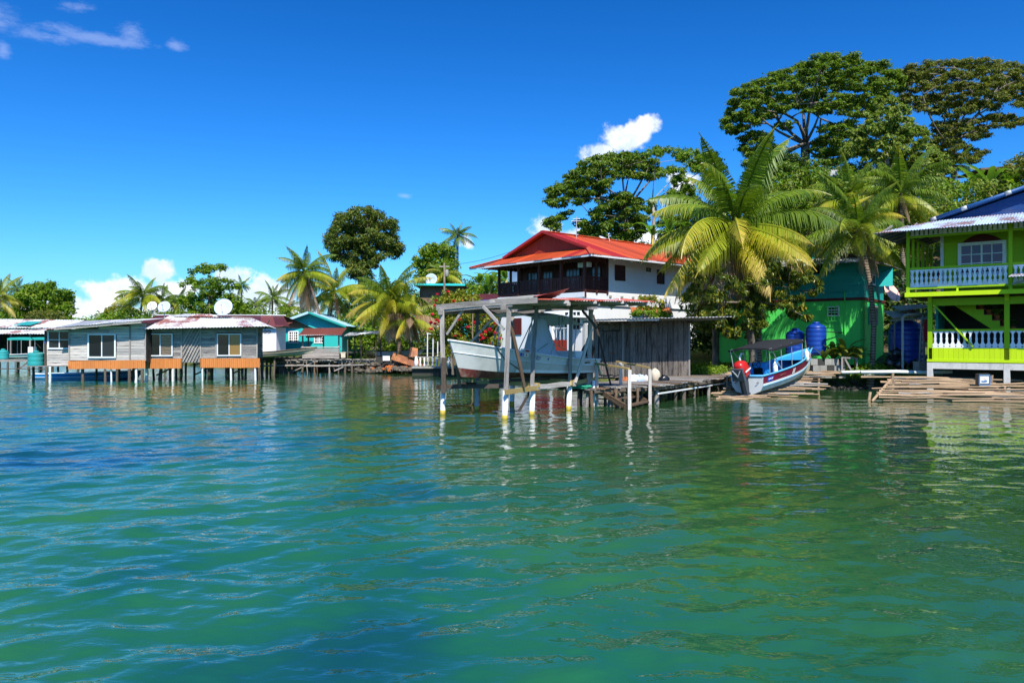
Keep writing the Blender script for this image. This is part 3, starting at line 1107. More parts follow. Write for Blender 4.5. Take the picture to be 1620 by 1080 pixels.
# --- main weathered house
D0 = 47.6
hx0 = px2x(232, D0)
t = thing('weathered_house', 'grey plank house on stilts with rust streaked tin roof and diagonal plank door', 'house', (hx0, D0, 0), R(12))
HW, HD = 6.61, 3.0
MB().box((HW / 2, HD / 2 + .06, 2.42), (HW - .1, HD, 2.05)).obj('wall', M_['dark_wood'], t)
MB().box((HW / 2, HD / 2, 1.36), (HW, HD, .12)).obj('floor', M_['dark_wood'], t)
holes = [(.05, 1.55, 1.57 - 1.42, 3.0 - 1.42), (4.17, 5.63, .15, 1.58), (2.08, 3.16, -1, 9)]
plank_wall(t, (0, .03, 1.42), X1, HW, 2.02, .19, 'grey_wood', holes)
plank_wall(t, (HW, .03, 1.42), Y1, HD, 2.0, .19, 'grey_wood')
for u in (.0, 2.05, 3.18, 4.1, 5.68, HW):
    beam('corner_board', (u, -.035, 1.42), (u, -.035, 3.42), .09, .05, M_['grey_wood'], t, up=Y1)
dr = MB().box((2.62, .02, 2.28), (1.04, .05, 2.24)).obj('door', M_['grey_wood'], t)
for k in range(9):                          # the door is clad with boards laid on the diagonal
    a = 2.12 + k * .19 - .55
    p0 = V((a, -.02, 1.2)); p1 = V((a + 1.05, -.02, 3.38))
    lo, hi = 2.12, 3.12
    dv = p1 - p0
    s0, s1 = max(0, (lo - p0.x) / dv.x), min(1, (hi - p0.x) / dv.x)
    if s1 - s0 > .08: beam('plank', p0 + dv * s0, p0 + dv * s1, .03, .17, M_['pale_wood'], dr, up=Y1)
for u, c in ((.06, 'glass_stripe'), (4.17, 'glass_tan')):
    w = window(t, (0, .0, 1.42), X1, u, .15, 1.48, 1.44, 2, 1, 'white_trim', ('glass', c), fw=.07, base=.03, proud=.07)
sheets(t, 'skirt_panel', (.02, -.1, .80), (2.06, -.1, .78), (2.06, -.1, 1.42), (.02, -.1, 1.42), ['skirt_orange'], .82, .24, .045, 6)
sheets(t, 'skirt_panel', (3.2, -.1, .80), (6.8, -.1, .82), (6.8, -.1, 1.42), (3.2, -.1, 1.42), ['skirt_orange'], .82, .24, .045, 6)
def rrust(i, n): return 'zinc_rust' if i < n * .36 or i == 6 else 'zinc_white'
sheets(t, 'roof_sheet', (-.15, -1.0, 3.26), (7.45, -1.0, 3.46), (6.1, 2.3, 4.02), (.9, 2.3, 4.2), rrust, .85, .16, .022)
sheets(t, 'roof_sheet', (7.45, HD + .5, 3.4), (-.15, HD + .5, 3.4), (.9, 2.3, 4.2), (6.1, 2.3, 4.02), ['zinc_white'], .85, .2, .02)
sheets(t, 'roof_sheet', (-.15, HD + .5, 3.36), (-.15, -1.0, 3.26), (.9, 2.3, 4.2), (.9, 2.3, 4.2), ['zinc_rust'], .85, .2, .02)
sheets(t, 'roof_sheet', (7.45, -1.0, 3.46), (7.45, HD + .5, 3.4), (6.1, 2.3, 4.02), (6.1, 2.3, 4.02), ['zinc_white'], .85, .2, .02)
sheets(t, 'roof_sheet', (1.1, 1.9, 4.14), (4.2, 1.9, 4.12), (3.4, 2.6, 4.32), (1.8, 2.6, 4.34), ['zinc', 'zinc_rust'], .85, .2, .02)
beam('ridge_board', (.9, 2.3, 4.25), (6.1, 2.3, 4.07), .16, .05, M_['grey_wood'], t)
for k in range(6):
    u = .4 + k * 1.35
    beam('rafter', (u, -.55, 3.30), (u, 2.2, 3.95), .05, .09, M_['dark_wood'], t)
piles(t, [(.0, -.02, 1.3), (1.55, 0, 1.3), (3.3, 0, 1.3), (5.0, 0, 1.3), (6.5, 0, 1.3)], .085, 'pvc')
piles(t, [(.5 + rnd.uniform(-.2, .2) + k * .82, rnd.uniform(.8, 2.9), 1.3) for k in range(8)] + [(.3 + k * 1.05, rnd.uniform(1.5, 2.9), 1.3) for k in range(7)], .10, 'pile_wood')
for k in range(3):
    beam('brace', (.2 + k * 2.2, 1.5 + k, .3), (1.9 + k * 2.2, 1.6 + k, 1.2), .05, .1, M_['pile_wood'], t)

# --- the lower wing with its porch
D1 = 46.9
lx0 = px2x(110, D1)
LW = px2x(231, D1) - lx0
t = thing('weathered_house', 'smaller bleached plank house on stilts with a shed roof sloping down to its porch', 'house', (lx0, D1, 0))
topf = lambda u: 1.86 + .42 * u / LW
MB().add([(0, .06, 1.2), (LW, .06, 1.2), (LW, 4.5, 1.2), (0, 4.5, 1.2), (0, .06, 3.25), (LW, .06, 3.66), (LW, 4.5, 3.6), (0, 4.5, 3.25)],
         [(0, 3, 2, 1), (4, 5, 6, 7), (0, 1, 5, 4), (1, 2, 6, 5), (2, 3, 7, 6), (3, 0, 4, 7)]).obj('wall', M_['dark_wood'], t)
plank_wall(t, (0, .03, 1.34), X1, LW, 2.2, .17, 'pale_wood', [(1.15, 2.92, .15, 1.62)], top=topf)
plank_wall(t, (0, .34, 1.34), -Y1, .3, 1.8, .17, 'grey_wood')
window(t, (0, .0, 1.34), X1, 1.16, .14, 1.74, 1.5, 2, 1, 'white_trim', fw=.09, base=.03, proud=.07)
for u in (.0, 3.75, LW - .03):
    beam('corner_board', (u, -.03, 1.3), (u, -.03, 1.34 + topf(max(u, 0))), .09, .05, M_['grey_wood'], t, up=Y1)
beam('eave_board', (-.4, -.85, 3.26), (LW + .1, -.82, 3.68), .04, .12, M_['grey_wood'], t)
sheets(t, 'roof_sheet', (-.35, -.9, 3.34), (LW + .12, -.9, 3.76), (LW + .05, 3.2, 4.03), (-.75, 3.2, 3.86), ['zinc', 'zinc_white'], .85, .18, .02)
sheets(t, 'skirt_panel', (.0, -.1, .78), (LW, -.1, .84), (LW, -.1, 1.36), (.0, -.1, 1.3), ['skirt_orange'], .82, .24, .045, 6)
# porch part
pw = 1.62
plank_wall(t, (-pw, .35, 1.0), X1, pw - .05, 2.3, .17, 'pale_wood', [(.1, 1.55, 1.05, 2.18)])
MB().box((-pw / 2, 2.1, 2.1), (pw - .1, 3.4, 2.3)).obj('wall', M_['dark_wood'], t)
window(t, (-pw, .33, 1.0), X1, .1, 1.02, 1.46, 1.18, 2, 2, 'white_trim', fw=.09, base=.02, proud=.07)
sheets(t, 'roof_sheet', (-2.75, -.3, 3.12), (-.3, -.45, 3.30), (-.4, 3.0, 3.72), (-2.75, 3.0, 3.4), ['zinc', 'zinc_rust'], .85, .18, .02)
beam('post', (-pw - .03, .28, .9), (-pw - .03, .28, 3.2), .1, .1, M_['dark_wood'], t)
beam('post', (-2.6, -.1, 3.05), (-2.1, .5, 2.1), .03, .03, M_['dark_wood'], t)
for k in range(8):
    beam('deck_plank', (-3.1, .1 + k * .2, .96 - .02 * (k % 2)), (.0, .1 + k * .2, .98), .19, .05, M_['grey_wood'], t)
piles(t, [(-1.45, .02, .95), (.7, .2, 1.1), (2.2, 0, .8), (2.95, 0, .8), (3.7, 0, .8), (4.5, 0, .8)], .10, 'pile_wood')
piles(t, [(-1.2, 0, .95), (2.55, .05, .8), (4.1, .02, .8)], .085, 'pvc')
piles(t, [(-2.8, .9, .95), (.3, 2.5, 1.1), (1.5, 3, 1.1), (2.6, 2.7, 1.1), (3.6, 3.3, 1.1), (4.6, 2.2, 1.1), (3.2, 1.6, 1.1)], .1, 'pile_wood')

# --- tank, laundry bits and boats beside the porch
def barrel(name, label, cat, loc, r, h, m, ribs=5, dome=.12, group=None):
    t = thing(name, label, cat, loc, 0, group)
    pr = [(r * .97, 0)]
    for k in range(ribs):
        z0 = h * (k + .1) / ribs; z1 = h * (k + .9) / ribs
        pr += [(r * .982, z0), (r, z0 + .03), (r, z1 - .03), (r * .982, z1)]
    MB().lathe(pr, 24).obj('body', M_[m], t, True)
    MB().lathe([(r * .97, h * .985), (r * .9, h + dome * .4), (r * .62, h + dome * .8), (r * .36, h + dome)], 24).obj('shoulder', M_[m], t, True)
    MB().lathe([(r * .37, h + dome * .95), (r * .37, h + dome + .07), (r * .30, h + dome + .10), (0, h + dome + .11)], 20).obj('lid', M_[m], t, True)
    return t
barrel('water_drum', 'round teal plastic drum standing on the porch deck of the left house', 'drum', at(57, 578.5, 47.4), .45, .82, 'teal_tank', 3, .03)
barrel('water_drum', 'dark green bin on the far left jetty', 'bin', at(5, 568, 62), .42, .55, 'teal_tank', 2, .2)
def crate(name, label, cat, loc, sx, sy, sz, m, rz=.2, group=None):
    t = thing(name, label, cat, loc, rz, group)
    b = MB()
    b.box((0, 0, .02), (sx, sy, .04))
    for s_ in (-1, 1):
        b.box((s_ * (sx / 2 - .02), 0, sz / 2), (.04, sy, sz)); b.box((0, s_ * (sy / 2 - .02), sz / 2), (sx - .08, .04, sz))
    b.obj('box', M_[m], t)
    MB().box((0, 0, sz + .02), (sx + .03, sy + .03, .045)).obj('lid', M_[m], t)
    return t
crate('utility_box', 'small white box at the foot of the porch post beside the teal drum', 'box', at(70, 578, 47.8), .3, .3, .5, 'white_paint')

# --- boat builder
def hull_sections(L_, B, gs, gb, ks=0, kb=.35, ns=16, kf=.62, cf=.24):
    """stations from stern (0) to stem (1): gunwale, knuckle, chine and keel lines"""
    out_ = []
    for i in range(ns + 1):
        s_ = i / ns
        wb = (1 - max(0, (s_ - .42) / .58) ** 2.3) * (.86 + .14 * min(1, s_ / .4)) * B / 2
        wb = max(wb, .035)
        gz = gs + (gb - gs) * s_ ** 1.9
        kz = ks + kb * max(0, (s_ - .62) / .38) ** 2.4
        cz = kz + (gz - kz) * (cf + .12 * s_)
        kn = kz + (gz - kz) * (kf + .06 * s_)
        cw = wb * (.74 - .34 * max(0, (s_ - .3) / .7) ** 1.5)
        kw = wb * (.93 - .12 * s_)
        rk = lambda z: .62 * s_ ** 5 * ((z - ks) / (gb - ks))
        X = s_ * (L_ - .62)
        out_.append([(X + rk(kz), 0.0, kz), (X + rk(cz), cw, cz), (X + rk(kn), kw, kn), (X + rk(gz), wb, gz)])
    return out_

def boat(name, label, M, L_, B, gs, gb, mats, kb=.35, group=None, floor=.22, ribs=0, rail=.035, deck=.0, kf=.62, cf=.24):
    """mats: bottom, side, strake, rail, inside, transom, floor"""
    t = thing(name, label, 'boat', (0, 0, 0), 0, group)
    t.matrix_world = M
    hs = hull_sections(L_, B, gs, gb, 0, kb, 16, kf, cf)
    n = len(hs)
    def band(nm, a, b_, m, inset=0, mats_=None):
        vs, fs = [], []
        for sgn in (1, -1):
            base = len(vs)
            for h in hs:
                for q in (a, b_):
                    x, y, z = h[q]
                    vs.append((x, sgn * max(0.0, y - inset), z + (.0)))
            for i in range(n - 1):
                q = (base + 2 * i, base + 2 * i + 2, base + 2 * i + 3, base + 2 * i + 1)
                fs.append(q if sgn < 0 else q[::-1])
        return MB().add(vs, fs).obj(nm, M_[m], t, True)
    band('hull_bottom', 0, 1, mats[0]); band('hull_side', 1, 2, mats[1]); band('sheer_strake', 2, 3, mats[2])
    band('inner_side', 1, 3, mats[4], .035)
    # transom
    st = hs[0]
    poly = [st[0], st[1], st[2], st[3]] + [(x, -y, z) for x, y, z in st[:0:-1]]
    vs = [(x, y, z) for x, y, z in poly] + [(x + .05, y, z) for x, y, z in poly]
    k = len(poly)
    MB().add(vs, [tuple(range(k)), tuple(range(2 * k - 1, k - 1, -1))] + [(i, (i + 1) % k, (i + 1) % k + k, i + k)[::-1] for i in range(k)]).obj('transom', M_[mats[5]], t)
    # floor inside
    vs, fs = [], []
    for h in hs[:-2]:
        z = h[1][2] + floor * .3
        w = h[1][1] * .98
        vs += [(h[1][0] + .03, w, z), (h[1][0] + .03, -w, z)]
    for i in range(len(hs) - 3): fs.append((2 * i, 2 * i + 1, 2 * i + 3, 2 * i + 2))
    MB().add(vs, fs).obj('floor', M_[mats[6]], t)
    r_ = MB()
    for sgn in (1, -1):
        r_.tube([(h[3][0], sgn * h[3][1], h[3][2]) for h in hs], rail, 6)
    r_.tube([(hs[0][3][0], hs[0][3][1], hs[0][3][2]), (hs[0][3][0], -hs[0][3][1], hs[0][3][2])], rail, 6)
    r_.obj('gunwale', M_[mats[3]], t, True)
    kn = MB()
    for sgn in (1, -1): kn.tube([(h[2][0], sgn * (h[2][1] + .006), h[2][2]) for h in hs], .017, 5)
    kn.obj('rubbing_strip', M_[mats[3]], t, True)
    for s_ in (.28, .48, .66):
        i = int(s_ * (n - 1)); h = hs[i]
        w = h[2][1] - .05; z = h[2][2]
        MB().box((h[2][0], 0, z), (.28, 2 * w, .04)).obj('thwart', M_[mats[4]], t)
    if deck:
        vs, fs = [], []
        ii = [i for i in range(n) if i / (n - 1) > 1 - deck]
        for i in ii:
            h = hs[i]; vs += [(h[3][0] - .02, h[3][1] - .03, h[3][2] - .06), (h[3][0] - .02, -h[3][1] + .03, h[3][2] - .06)]
        for j in range(len(ii) - 1): fs.append((2 * j, 2 * j + 1, 2 * j + 3, 2 * j + 2))
        MB().add(vs, fs).obj('foredeck', M_[mats[4]], t)
    return t, hs

def place(p, heading, pitch=0, roll=0):
    return Matrix.Translation(V(p)) @ Matrix.Rotation(heading, 4, 'Z') @ Matrix.Rotation(-pitch, 4, 'Y') @ Matrix.Rotation(roll, 4, 'X')

paint('boat_blue', (.02, .26, .62), .1); paint('boat_sky', (.10, .42, .72), .08); paint('boat_white', (.76, .77, .76), .12); paint('boat_grey', (.58, .59, .55), .4, (.20, .24, .22), scale=1.2)
paint('boat_red', (.17, .040, .032), .75, (.38, .33, .24)); paint('boat_maroon', (.16, .008, .028), .08); paint('boat_deep', (.012, .09, .22), .1); paint('boat_cream', (.66, .58, .42), .25); paint('boat_teal', (.02, .42, .38), .1)
boat('moored_boat', 'low sky blue boat moored in the shade under the left house', place(at(52, 600, 50.5) + V((.0, .6, -.28 - at(52, 600, 50.5).z)), R(-2)), 7.2, 1.6, .62, .85, ['boat_deep', 'boat_sky', 'boat_blue', 'boat_white', 'boat_blue', 'boat_sky', 'boat_deep'])
boat('old_boat', 'cream wooden boat hauled out on the jetty next to the white annex', place(V((px2x(398, 57.2), 57.0, 1.24)), R(8), R(2.5)), 4.9, 1.2, .42, .60, ['boat_cream', 'boat_cream', 'boat_cream', 'brown_wood', 'grey_wood', 'boat_cream', 'grey_wood'], .2)

# --- far left boathouse, its boats and jetty
DF = 66
fx = px2x(-70, DF)
t = thing('boathouse', 'long low boathouse with faded white tin roof and green patch at the far left', 'boathouse', (fx, DF, 0))
WF = px2x(112, DF) - fx
MB().box((WF / 2, 6.0, 2.3), (WF, .2, 2.4)).obj('wall', M_['dark_wood'], t)
MB().box((WF * .86, 3.2, 2.3), (WF * .24, 3.4, 2.2)).obj('blue_room', M_['blue_wall'], t)
MB().box((0, 3, 2.3), (.2, 6, 2.4)).obj('wall', M_['dark_wood'], t)
sheets(t, 'roof_sheet', (-.3, -.7, 3.15), (WF + .3, -.7, 3.15), (WF + .3, 2.0, 3.62), (-.3, 2.0, 3.68), ['zinc_white', 'zinc_white', 'zinc_rust'], 1.0, .25, .025)
sheets(t, 'roof_sheet', (-.3, 1.2, 3.7), (WF - 1.5, 1.2, 3.72), (WF - 1.6, 5.2, 4.5), (-.3, 5.2, 4.6), ['zinc_white', 'zinc_rust', 'zinc_white'], 1.0, .25, .025)
sheets(t, 'roof_sheet', (4.0, 1.5, 3.95), (5.5, 1.5, 3.95), (5.4, 3.4, 4.32), (4.1, 3.4, 4.32), ['roof_green'] if 'roof_green' in MATS else ['teal_tank'], .8, .25, .025)
for k in range(7):
    beam('post', (k * WF / 6, -.3, 1.0), (k * WF / 6, -.3, 3.15), .12, .12, M_['grey_wood'], t)
piles(t, [(k * WF / 7, rnd.uniform(0, 5), 1.1) for k in range(8)], .12, 'pile_wood')
t = thing('jetty', 'grey plank jetty on bent poles in front of the far left boathouse', 'jetty', (px2x(-60, 61), 61, 0))
for k in range(26):
    beam('deck_plank', (k * .28, -.5, 1.02), (k * .28, 1.1, 1.02), .26, .05, M_['grey_wood'], t)
beam('stringer', (0, -.45, .93), (7.3, -.45, .95), .08, .14, M_['grey_wood'], t)
beam('rail', (0, -.5, .35), (7.0, -.5, .3), .05, .07, M_['pile_wood'], t)
piles(t, [(k * 1.4, -.4 + .9 * (k % 2), .95) for k in range(6)], .12, 'pile_wood')
beam('brace', (4.6, -.4, .1), (5.6, -.4, .9), .06, .1, M_['pile_wood'], t)

def canopy_boat(label, M, L_, B, gs, gb, mats, cm, name='moored_boat'):
    t, hs = boat(name, label, M, L_, B, gs, gb, mats)
    c = MB()
    z = gs + 1.35; x0, x1 = .12 * L_, .78 * L_
    vs, fs = [], []
    for i in range(7):
        for j in range(5):
            u, v = i / 6, j / 4
            vs.append((x0 + (x1 - x0) * u, (v - .5) * B * .95, z + .10 * math.cos((v - .5) * 2.6) - .03 * math.cos(u * 12.5) * .5))
    for i in range(6):
        for j in range(4):
            q = i * 5 + j; fs.append((q, q + 5, q + 6, q + 1))
    c.add(vs, fs)
    c.add([(x, y, z_ - .035) for x, y, z_ in vs], [f[::-1] for f in fs])
    for i in range(6):
        for j in (0, 4):
            a, b_ = i * 5 + j, i * 5 + 5 + j
            c.add([vs[a], vs[b_], V(vs[b_]) - V((0, 0, .16)), V(vs[a]) - V((0, 0, .16))], [(0, 1, 2, 3)])
    c.obj('canopy', M_[cm], t, True)
    for i in (.0, .33, .66, 1):
        x = x0 + (x1 - x0) * i
        for sg in (-1, 1):
            y = sg * B * .44
            MB().tube([(x, y, gs * .9), (x, y, z + .02)], .022, 6).obj('post', M_['steel_pipe'], t)
    return t, hs, (x0, x1, z)
bt, hs, _ = canopy_boat('white launch under a teal awning on the far left jetty', place(V((px2x(8, 63.5), 63.5, .9)), R(4)), 5.0, 1.6, .5, .75, ['boat_white', 'boat_cream', 'boat_teal', 'boat_white', 'boat_teal', 'boat_white', 'boat_teal'], 'teal_cloth')
MB().box((2.2, 0, .75), (.4, .6, .8)).obj('console', M_['white_paint'], bt)
bt, hs, _ = canopy_boat('launch with a bright blue awning behind the teal drum', place(V((px2x(66, 59), 58.5, .55)), R(20)), 4.6, 1.6, .6, .9, ['boat_white', 'boat_white', 'boat_blue', 'boat_white', 'boat_deep', 'boat_white', 'boat_deep'], 'blue_cloth')

# --- long red roof behind, teal gable house, annex, kiosk
DR = 57.5
t = thing('red_roof_house', 'long low house with dark red roof half hidden behind the weathered house', 'house', (px2x(213, DR), DR, 0))
WR = px2x(449, DR) - px2x(213, DR)
MB().box((WR / 2 - 1.2, 3.2, 2.4), (WR - 3.2, 5, 2.6)).obj('wall', M_['dark_wood'], t)
sheets(t, 'roof_sheet', (-.1, -.2, 3.72), (WR + .5, -.2, 3.62), (WR - 1.0, 3.2, 4.56), (.4, 3.2, 4.6), ['roof_maroon', 'roof_maroon', 'roof_rustred'], 1.0, .25, .025)
sheets(t, 'roof_sheet', (WR + .5, 6.6, 3.6), (-.1, 6.6, 3.6), (.4, 3.2, 4.6), (WR - 1.0, 3.2, 4.56), ['roof_maroon'], 1.0, .3, .025)
beam('ridge_board', (.2, 3.2, 4.63), (WR - .8, 3.2, 4.6), .2, .06, M_['white_trim'], t)
piles(t, [(k * WR / 9, rnd.uniform(.7, 5), 1.1) for k in range(10)], .12, 'pile_wood')
MB().box((WR / 2, 3.2, 1.1), (WR - .6, 5, .15)).obj('floor', M_['dark_wood'], t)

DA = 57.0
t = thing('annex', 'small whitewashed block annex with vent holes beside the teal house', 'shed', (px2x(404, DA), DA, 0))
AW = px2x(437, DA) - px2x(404, DA)
MB().box((AW / 2, 1.2, 2.55), (AW, 2.4, 2.0)).obj('wall', M_['white_wall'], t)
for k in range(2):
    vb = MB().box((.75 + k * .28, -.015, 3.22), (.25, .03, .22)).obj('vent_block', M_['dark_inside'], t)
    MB().bar((.63 + k * .28, -.035, 3.12), (.87 + k * .28, -.035, 3.32), .02, .03).bar((.63 + k * .28, -.035, 3.32), (.87 + k * .28, -.035, 3.12), .021, .03).obj('vent_bar', M_['white_trim'], vb)
sheets(t, 'roof_sheet', (-.2, -.35, 3.55), (AW + .5, -.35, 3.6), (AW + .5, 2.6, 4.0), (-.2, 2.6, 4.0), ['roof_rustred'], .8, .2, .02)
MB().box((AW / 2, 1.2, 1.5), (AW, 2.4, .12)).obj('floor', M_['concrete'], t)
piles(t, [(.2, .2, 1.5), (AW - .2, .2, 1.5), (.2, 2.1, 1.5), (AW - .2, 2.1, 1.5)], .11, 'pile_wood')
barrel('storage_bin', 'grey bin in the gap between the white annex and the teal house', 'bin', at(445, 553, 61.2), .28, .8, 'concrete', 2, .03)

DT = 65.0
t = thing('teal_house', 'bright teal gabled house with pale blue roof and white lattice window', 'house', (px2x(438, DT), DT, 0))
WT = px2x(541, DT) - px2x(438, DT)
ez, az_, ax = 3.95, 5.0, WT * .52
MB().add([(x, y, z) for y in (0, 7) for x, z in ((0, 1.6), (WT, 1.6), (WT, ez - .05), (ax, az_ - .1), (0, ez - .05))],
         [(0, 1, 2, 3, 4), (9, 8, 7, 6, 5), (1, 0, 5, 6), (2, 1, 6, 7), (3, 2, 7, 8), (4, 3, 8, 9), (0, 4, 9, 5)]).obj('wall', M_['teal_wall'], t)
sheets(t, 'roof_sheet', (-1.0, 7.2, ez - .32), (-1.0, -.75, ez - .32), (ax, -.75, az_), (ax, 7.2, az_), ['roof_paleblue'], 1.0, .25, .02)
sheets(t, 'roof_sheet', (WT + .5, -.75, ez - .14), (WT + .5, 7.2, ez - .14), (ax, 7.2, az_), (ax, -.75, az_), ['roof_paleblue'], 1.0, .25, .02)
beam('barge_board', (-1.0, -.78, ez - .38), (ax, -.78, az_ - .04), .03, .2, M_['roof_paleblue'], t, 'neat')
beam('barge_board', (ax, -.78, az_ - .04), (WT + .5, -.78, ez - .2), .03, .16, M_['jade_wall'], t, 'neat')
beam('post', (.0, -.5, 1.5), (.0, -.5, ez), .1, .1, M_['white_trim'], t, 'neat')
window(t, (0, -.0, 1.6), X1, 1.0, .75, .86, 1.05, 4, 4, 'white_paint', fw=.09, mun=.06, base=.0, proud=.06)
window(t, (0, -.0, 1.6), X1, 3.2, .75, .86, 1.05, 4, 4, 'white_paint', fw=.09, mun=.06, base=.0, proud=.06)
MB().box((WT / 2, 3.5, 1.52), (WT + .8, 7.6, .14)).obj('floor', M_['concrete'], t)
piles(t, [(k * WT / 4, y, 1.5) for k in range(5) for y in (.3, 3)], .12, 'pile_wood')

DK = 61
t = thing('dock_kiosk', 'open plank kiosk with red brown lean to roof on the wooden jetty', 'kiosk', (px2x(479, DK), DK, 0))
KW = px2x(536, DK) - px2x(479, DK)
zk = 1.12
for x, y, z1 in ((.0, .0, 3.0), (KW, .0, 3.05), (.05, 1.5, 3.25), (KW, 1.5, 3.3), (1.3, 1.5, 3.2)):
    beam('post', (x, y, zk), (x, y, z1), .11, .11, M_['grey_wood'], t, up=Y1)
plank_wall(t, (-.05, -.05, zk + .02), X1, KW + .1, .84, .2, 'grey_wood', maxlen=4)
MB().box((KW / 2, .1, zk + .92), (KW + .2, .5, .06)).obj('counter', M_['pale_wood'], t)
sheets(t, 'roof_sheet', (-.15, -.75, 2.96), (KW + .35, -.75, 3.02), (KW + .25, 1.9, 3.62), (-.4, 1.9, 3.60), ['roof_rustred'], .7, .18, .02)
beam('eave_board', (-.1, -.6, 2.98), (KW + .3, -.6, 3.0), .04, .10, M_['white_trim'], t)
beam('eave_board', (.3, -.2, 2.86), (1.6, -.2, 2.9), .04, .14, M_['brick_red'], t)

# --- the long rickety jetty from the weathered house to the shore
t = thing('jetty', 'long rickety jetty on many crooked poles between the weathered house and the palm shore', 'jetty', (0, 0, 0))
pA, pB = V((px2x(410, 58.5), 58.5, 1.05)), V((px2x(640, 62), 62, 1.05))
dv = (pB - pA); L_ = dv.length; u_ = dv / L_; nv = Z.cross(u_)
k = 0.0
while k < L_ - .2:
    w = rnd.uniform(.16, .26)
    p = pA + u_ * k
    beam('deck_plank', p - nv * (.2 + rnd.uniform(-.1, .2)) + Z * rnd.uniform(-.03, .03), p + nv * (1.5 + rnd.uniform(-.15, .15)) + Z * rnd.uniform(-.03, .03), w, .05, M_['grey_wood'], t)
    k += w + rnd.uniform(.01, .05)
for off, dz in ((.0, -.1), (1.2, -.1), (-.06, -.42)):
    q = 0
    while q < L_ - 1:
        e = min(L_, q + rnd.uniform(2.4, 3.6))
        beam('stringer', pA + u_ * q + nv * off + Z * (dz + rnd.uniform(-.07, .05)), pA + u_ * e + nv * off + Z * (dz + rnd.uniform(-.09, .06)), .07, .13, M_['grey_wood'], t)
        q = e
for i in range(20):
    s_ = (i + rnd.uniform(.1, .8)) * L_ / 20
    for off in (.02, 1.1):
        if rnd.random() < .85:
            p = pA + u_ * (s_ + off * .3) + nv * off
            pole('pile', V((p.x + rnd.uniform(-.12, .12), p.y, -.8)), V((p.x, p.y, rnd.uniform(1.0, 1.15))), rnd.uniform(.06, .12), M_[rnd.choice(['pile_wood', 'brown_wood', 'grey_wood'])], t)
for q in (.22, .5, .71):
    beam('brace', pA + u_ * (L_ * q) - Z * .9, pA + u_ * (L_ * q + 1.5) - Z * .2, .05, .09, M_['grey_wood'], t)
crate('bucket', 'off white bucket on the jetty right of the kiosk', 'bucket', at(543, 566, 60.3), .34, .34, .42, 'cream_wall')
MB_ = None
t = thing('lean_to', 'low shelter of grey tin sheets on poles by the jetty under the palms', 'shelter', at(548, 566, 62.0))
for x, y, z in ((.1, 0, 1.9), (2.4, .1, 1.95), (.3, 1.8, 2.1), (2.5, 1.8, 2.2), (1.2, 0, 1.9)):
    pole('post', (x, y, -.5), (x, y, z), .05, M_['pile_wood'], t)
sheets(t, 'roof_sheet', (-.2, -.3, 1.78), (1.2, -.3, 1.86), (1.3, 2, 2.15), (-.1, 2, 2.1), ['zinc'], .8, .2, .02)
sheets(t, 'roof_sheet', (1.0, -.4, 1.92), (3.2, -.4, 1.98), (3.2, 2, 2.3), (1.1, 2, 2.2), ['zinc_white'], .8, .2, .02)
boat('old_boat', 'white skiff pulled up under the palms behind the rubble shore', place(V((px2x(592, 64), 64.5, 1.2)), R(6)), 4.2, 1.2, .45, .62, ['boat_white', 'boat_white', 'boat_white', 'brown_wood', 'boat_grey', 'boat_white', 'boat_grey'], .2)
dish('roof_dish', 'small white satellite dish on the left end of the dark red roof', at(241, 494, 55), .34, (.1, -1, .45), 'dish_white', 'dishes on the house roofs', .45)
dish('roof_dish', 'middle sized bluish satellite dish with a feed arm beside the small white one', at(260, 498, 54), .43, (.05, -1, .5), 'dish_blue', 'dishes on the house roofs', .55)
dish('roof_dish', 'largest pale dish standing at the ridge of the weathered house', at(354, 499, 50.6), .59, (.05, -1, .42), 'dish_blue', 'dishes on the house roofs', .52)
# ------------------------------------------------------------------ middle: boat lift, white house, shed and dock
def vor(p, z): return V((p[0], p[1], z))
# --- boat lift
LD = V((.63, .777, 0))
PA, PE, PB, PC, PD, PF, PG, PH = (-2.35, 26.1), (-1.25, 27.8), (-.2, 24.4), (.71, 25.9), (2.12, 27.9), (.03, 30.0), (1.12, 31.25), (3.25, 31.0)
t = thing('boat_lift', 'open boat lift of grey posts on white pipes under a sagging flat tin roof', 'boat lift', (0, 0, 0))
lean = {PA: (.06, 0), PB: (-.12, .02), PC: (-.12, 0), PD: (-.06, 0), PE: (.04, 0), PF: (0, 0), PG: (0, 0), PH: (0, 0)}
for p in (PA, PE, PB, PC, PD, PF):
    b0 = vor((p[0] - .08, p[1]), -1.0); b1 = vor(p, .93)
    pt = MB().tube([b0, b1], .095, 12).obj('pipe_pile', M_['pvc' if p not in (PE,) else 'pvc_grey'], t, True)
    q0 = b0.lerp(b1, .42); q1 = b0.lerp(b1, .59)
    MB().tube([q0, q0.lerp(q1, .7), q1], [.099, .099, .096], 12).obj('algae_band', M_['pvc_algae'], pt, True)
tops = {PA: 3.6, PE: 3.7, PB: 3.7, PC: 3.78, PD: 3.85, PF: 3.75, PG: 3.8, PH: 3.9}
for p, zt in tops.items():
    lx, ly = lean[p]
    zb = .9 if p not in (PG, PH) else .5
    if p is PC:
        m = vor((p[0] + .02, p[1]), 2.3)
        beam('post', vor((p[0] - .03, p[1]), zb), m, .15, .15, M_['grey_wood'], t, up=Y1)
        beam('post', m - V((0, 0, .05)), vor((p[0] + .14, p[1]), zt), .14, .14, M_['grey_wood'], t, up=Y1)
    else:
        beam('post', vor(p, zb), vor((p[0] + lx * -1, p[1] + ly), zt), .16 if p in (PA, PB) else .135, .15, M_['grey_wood'], t, up=Y1)
beam('post', vor((PA[0] + .02, PA[1] - .2), .75), vor((PA[0] + .02, PA[1] - .2), 1.95), .17, .12, M_['dark_wood'], t, up=Y1)
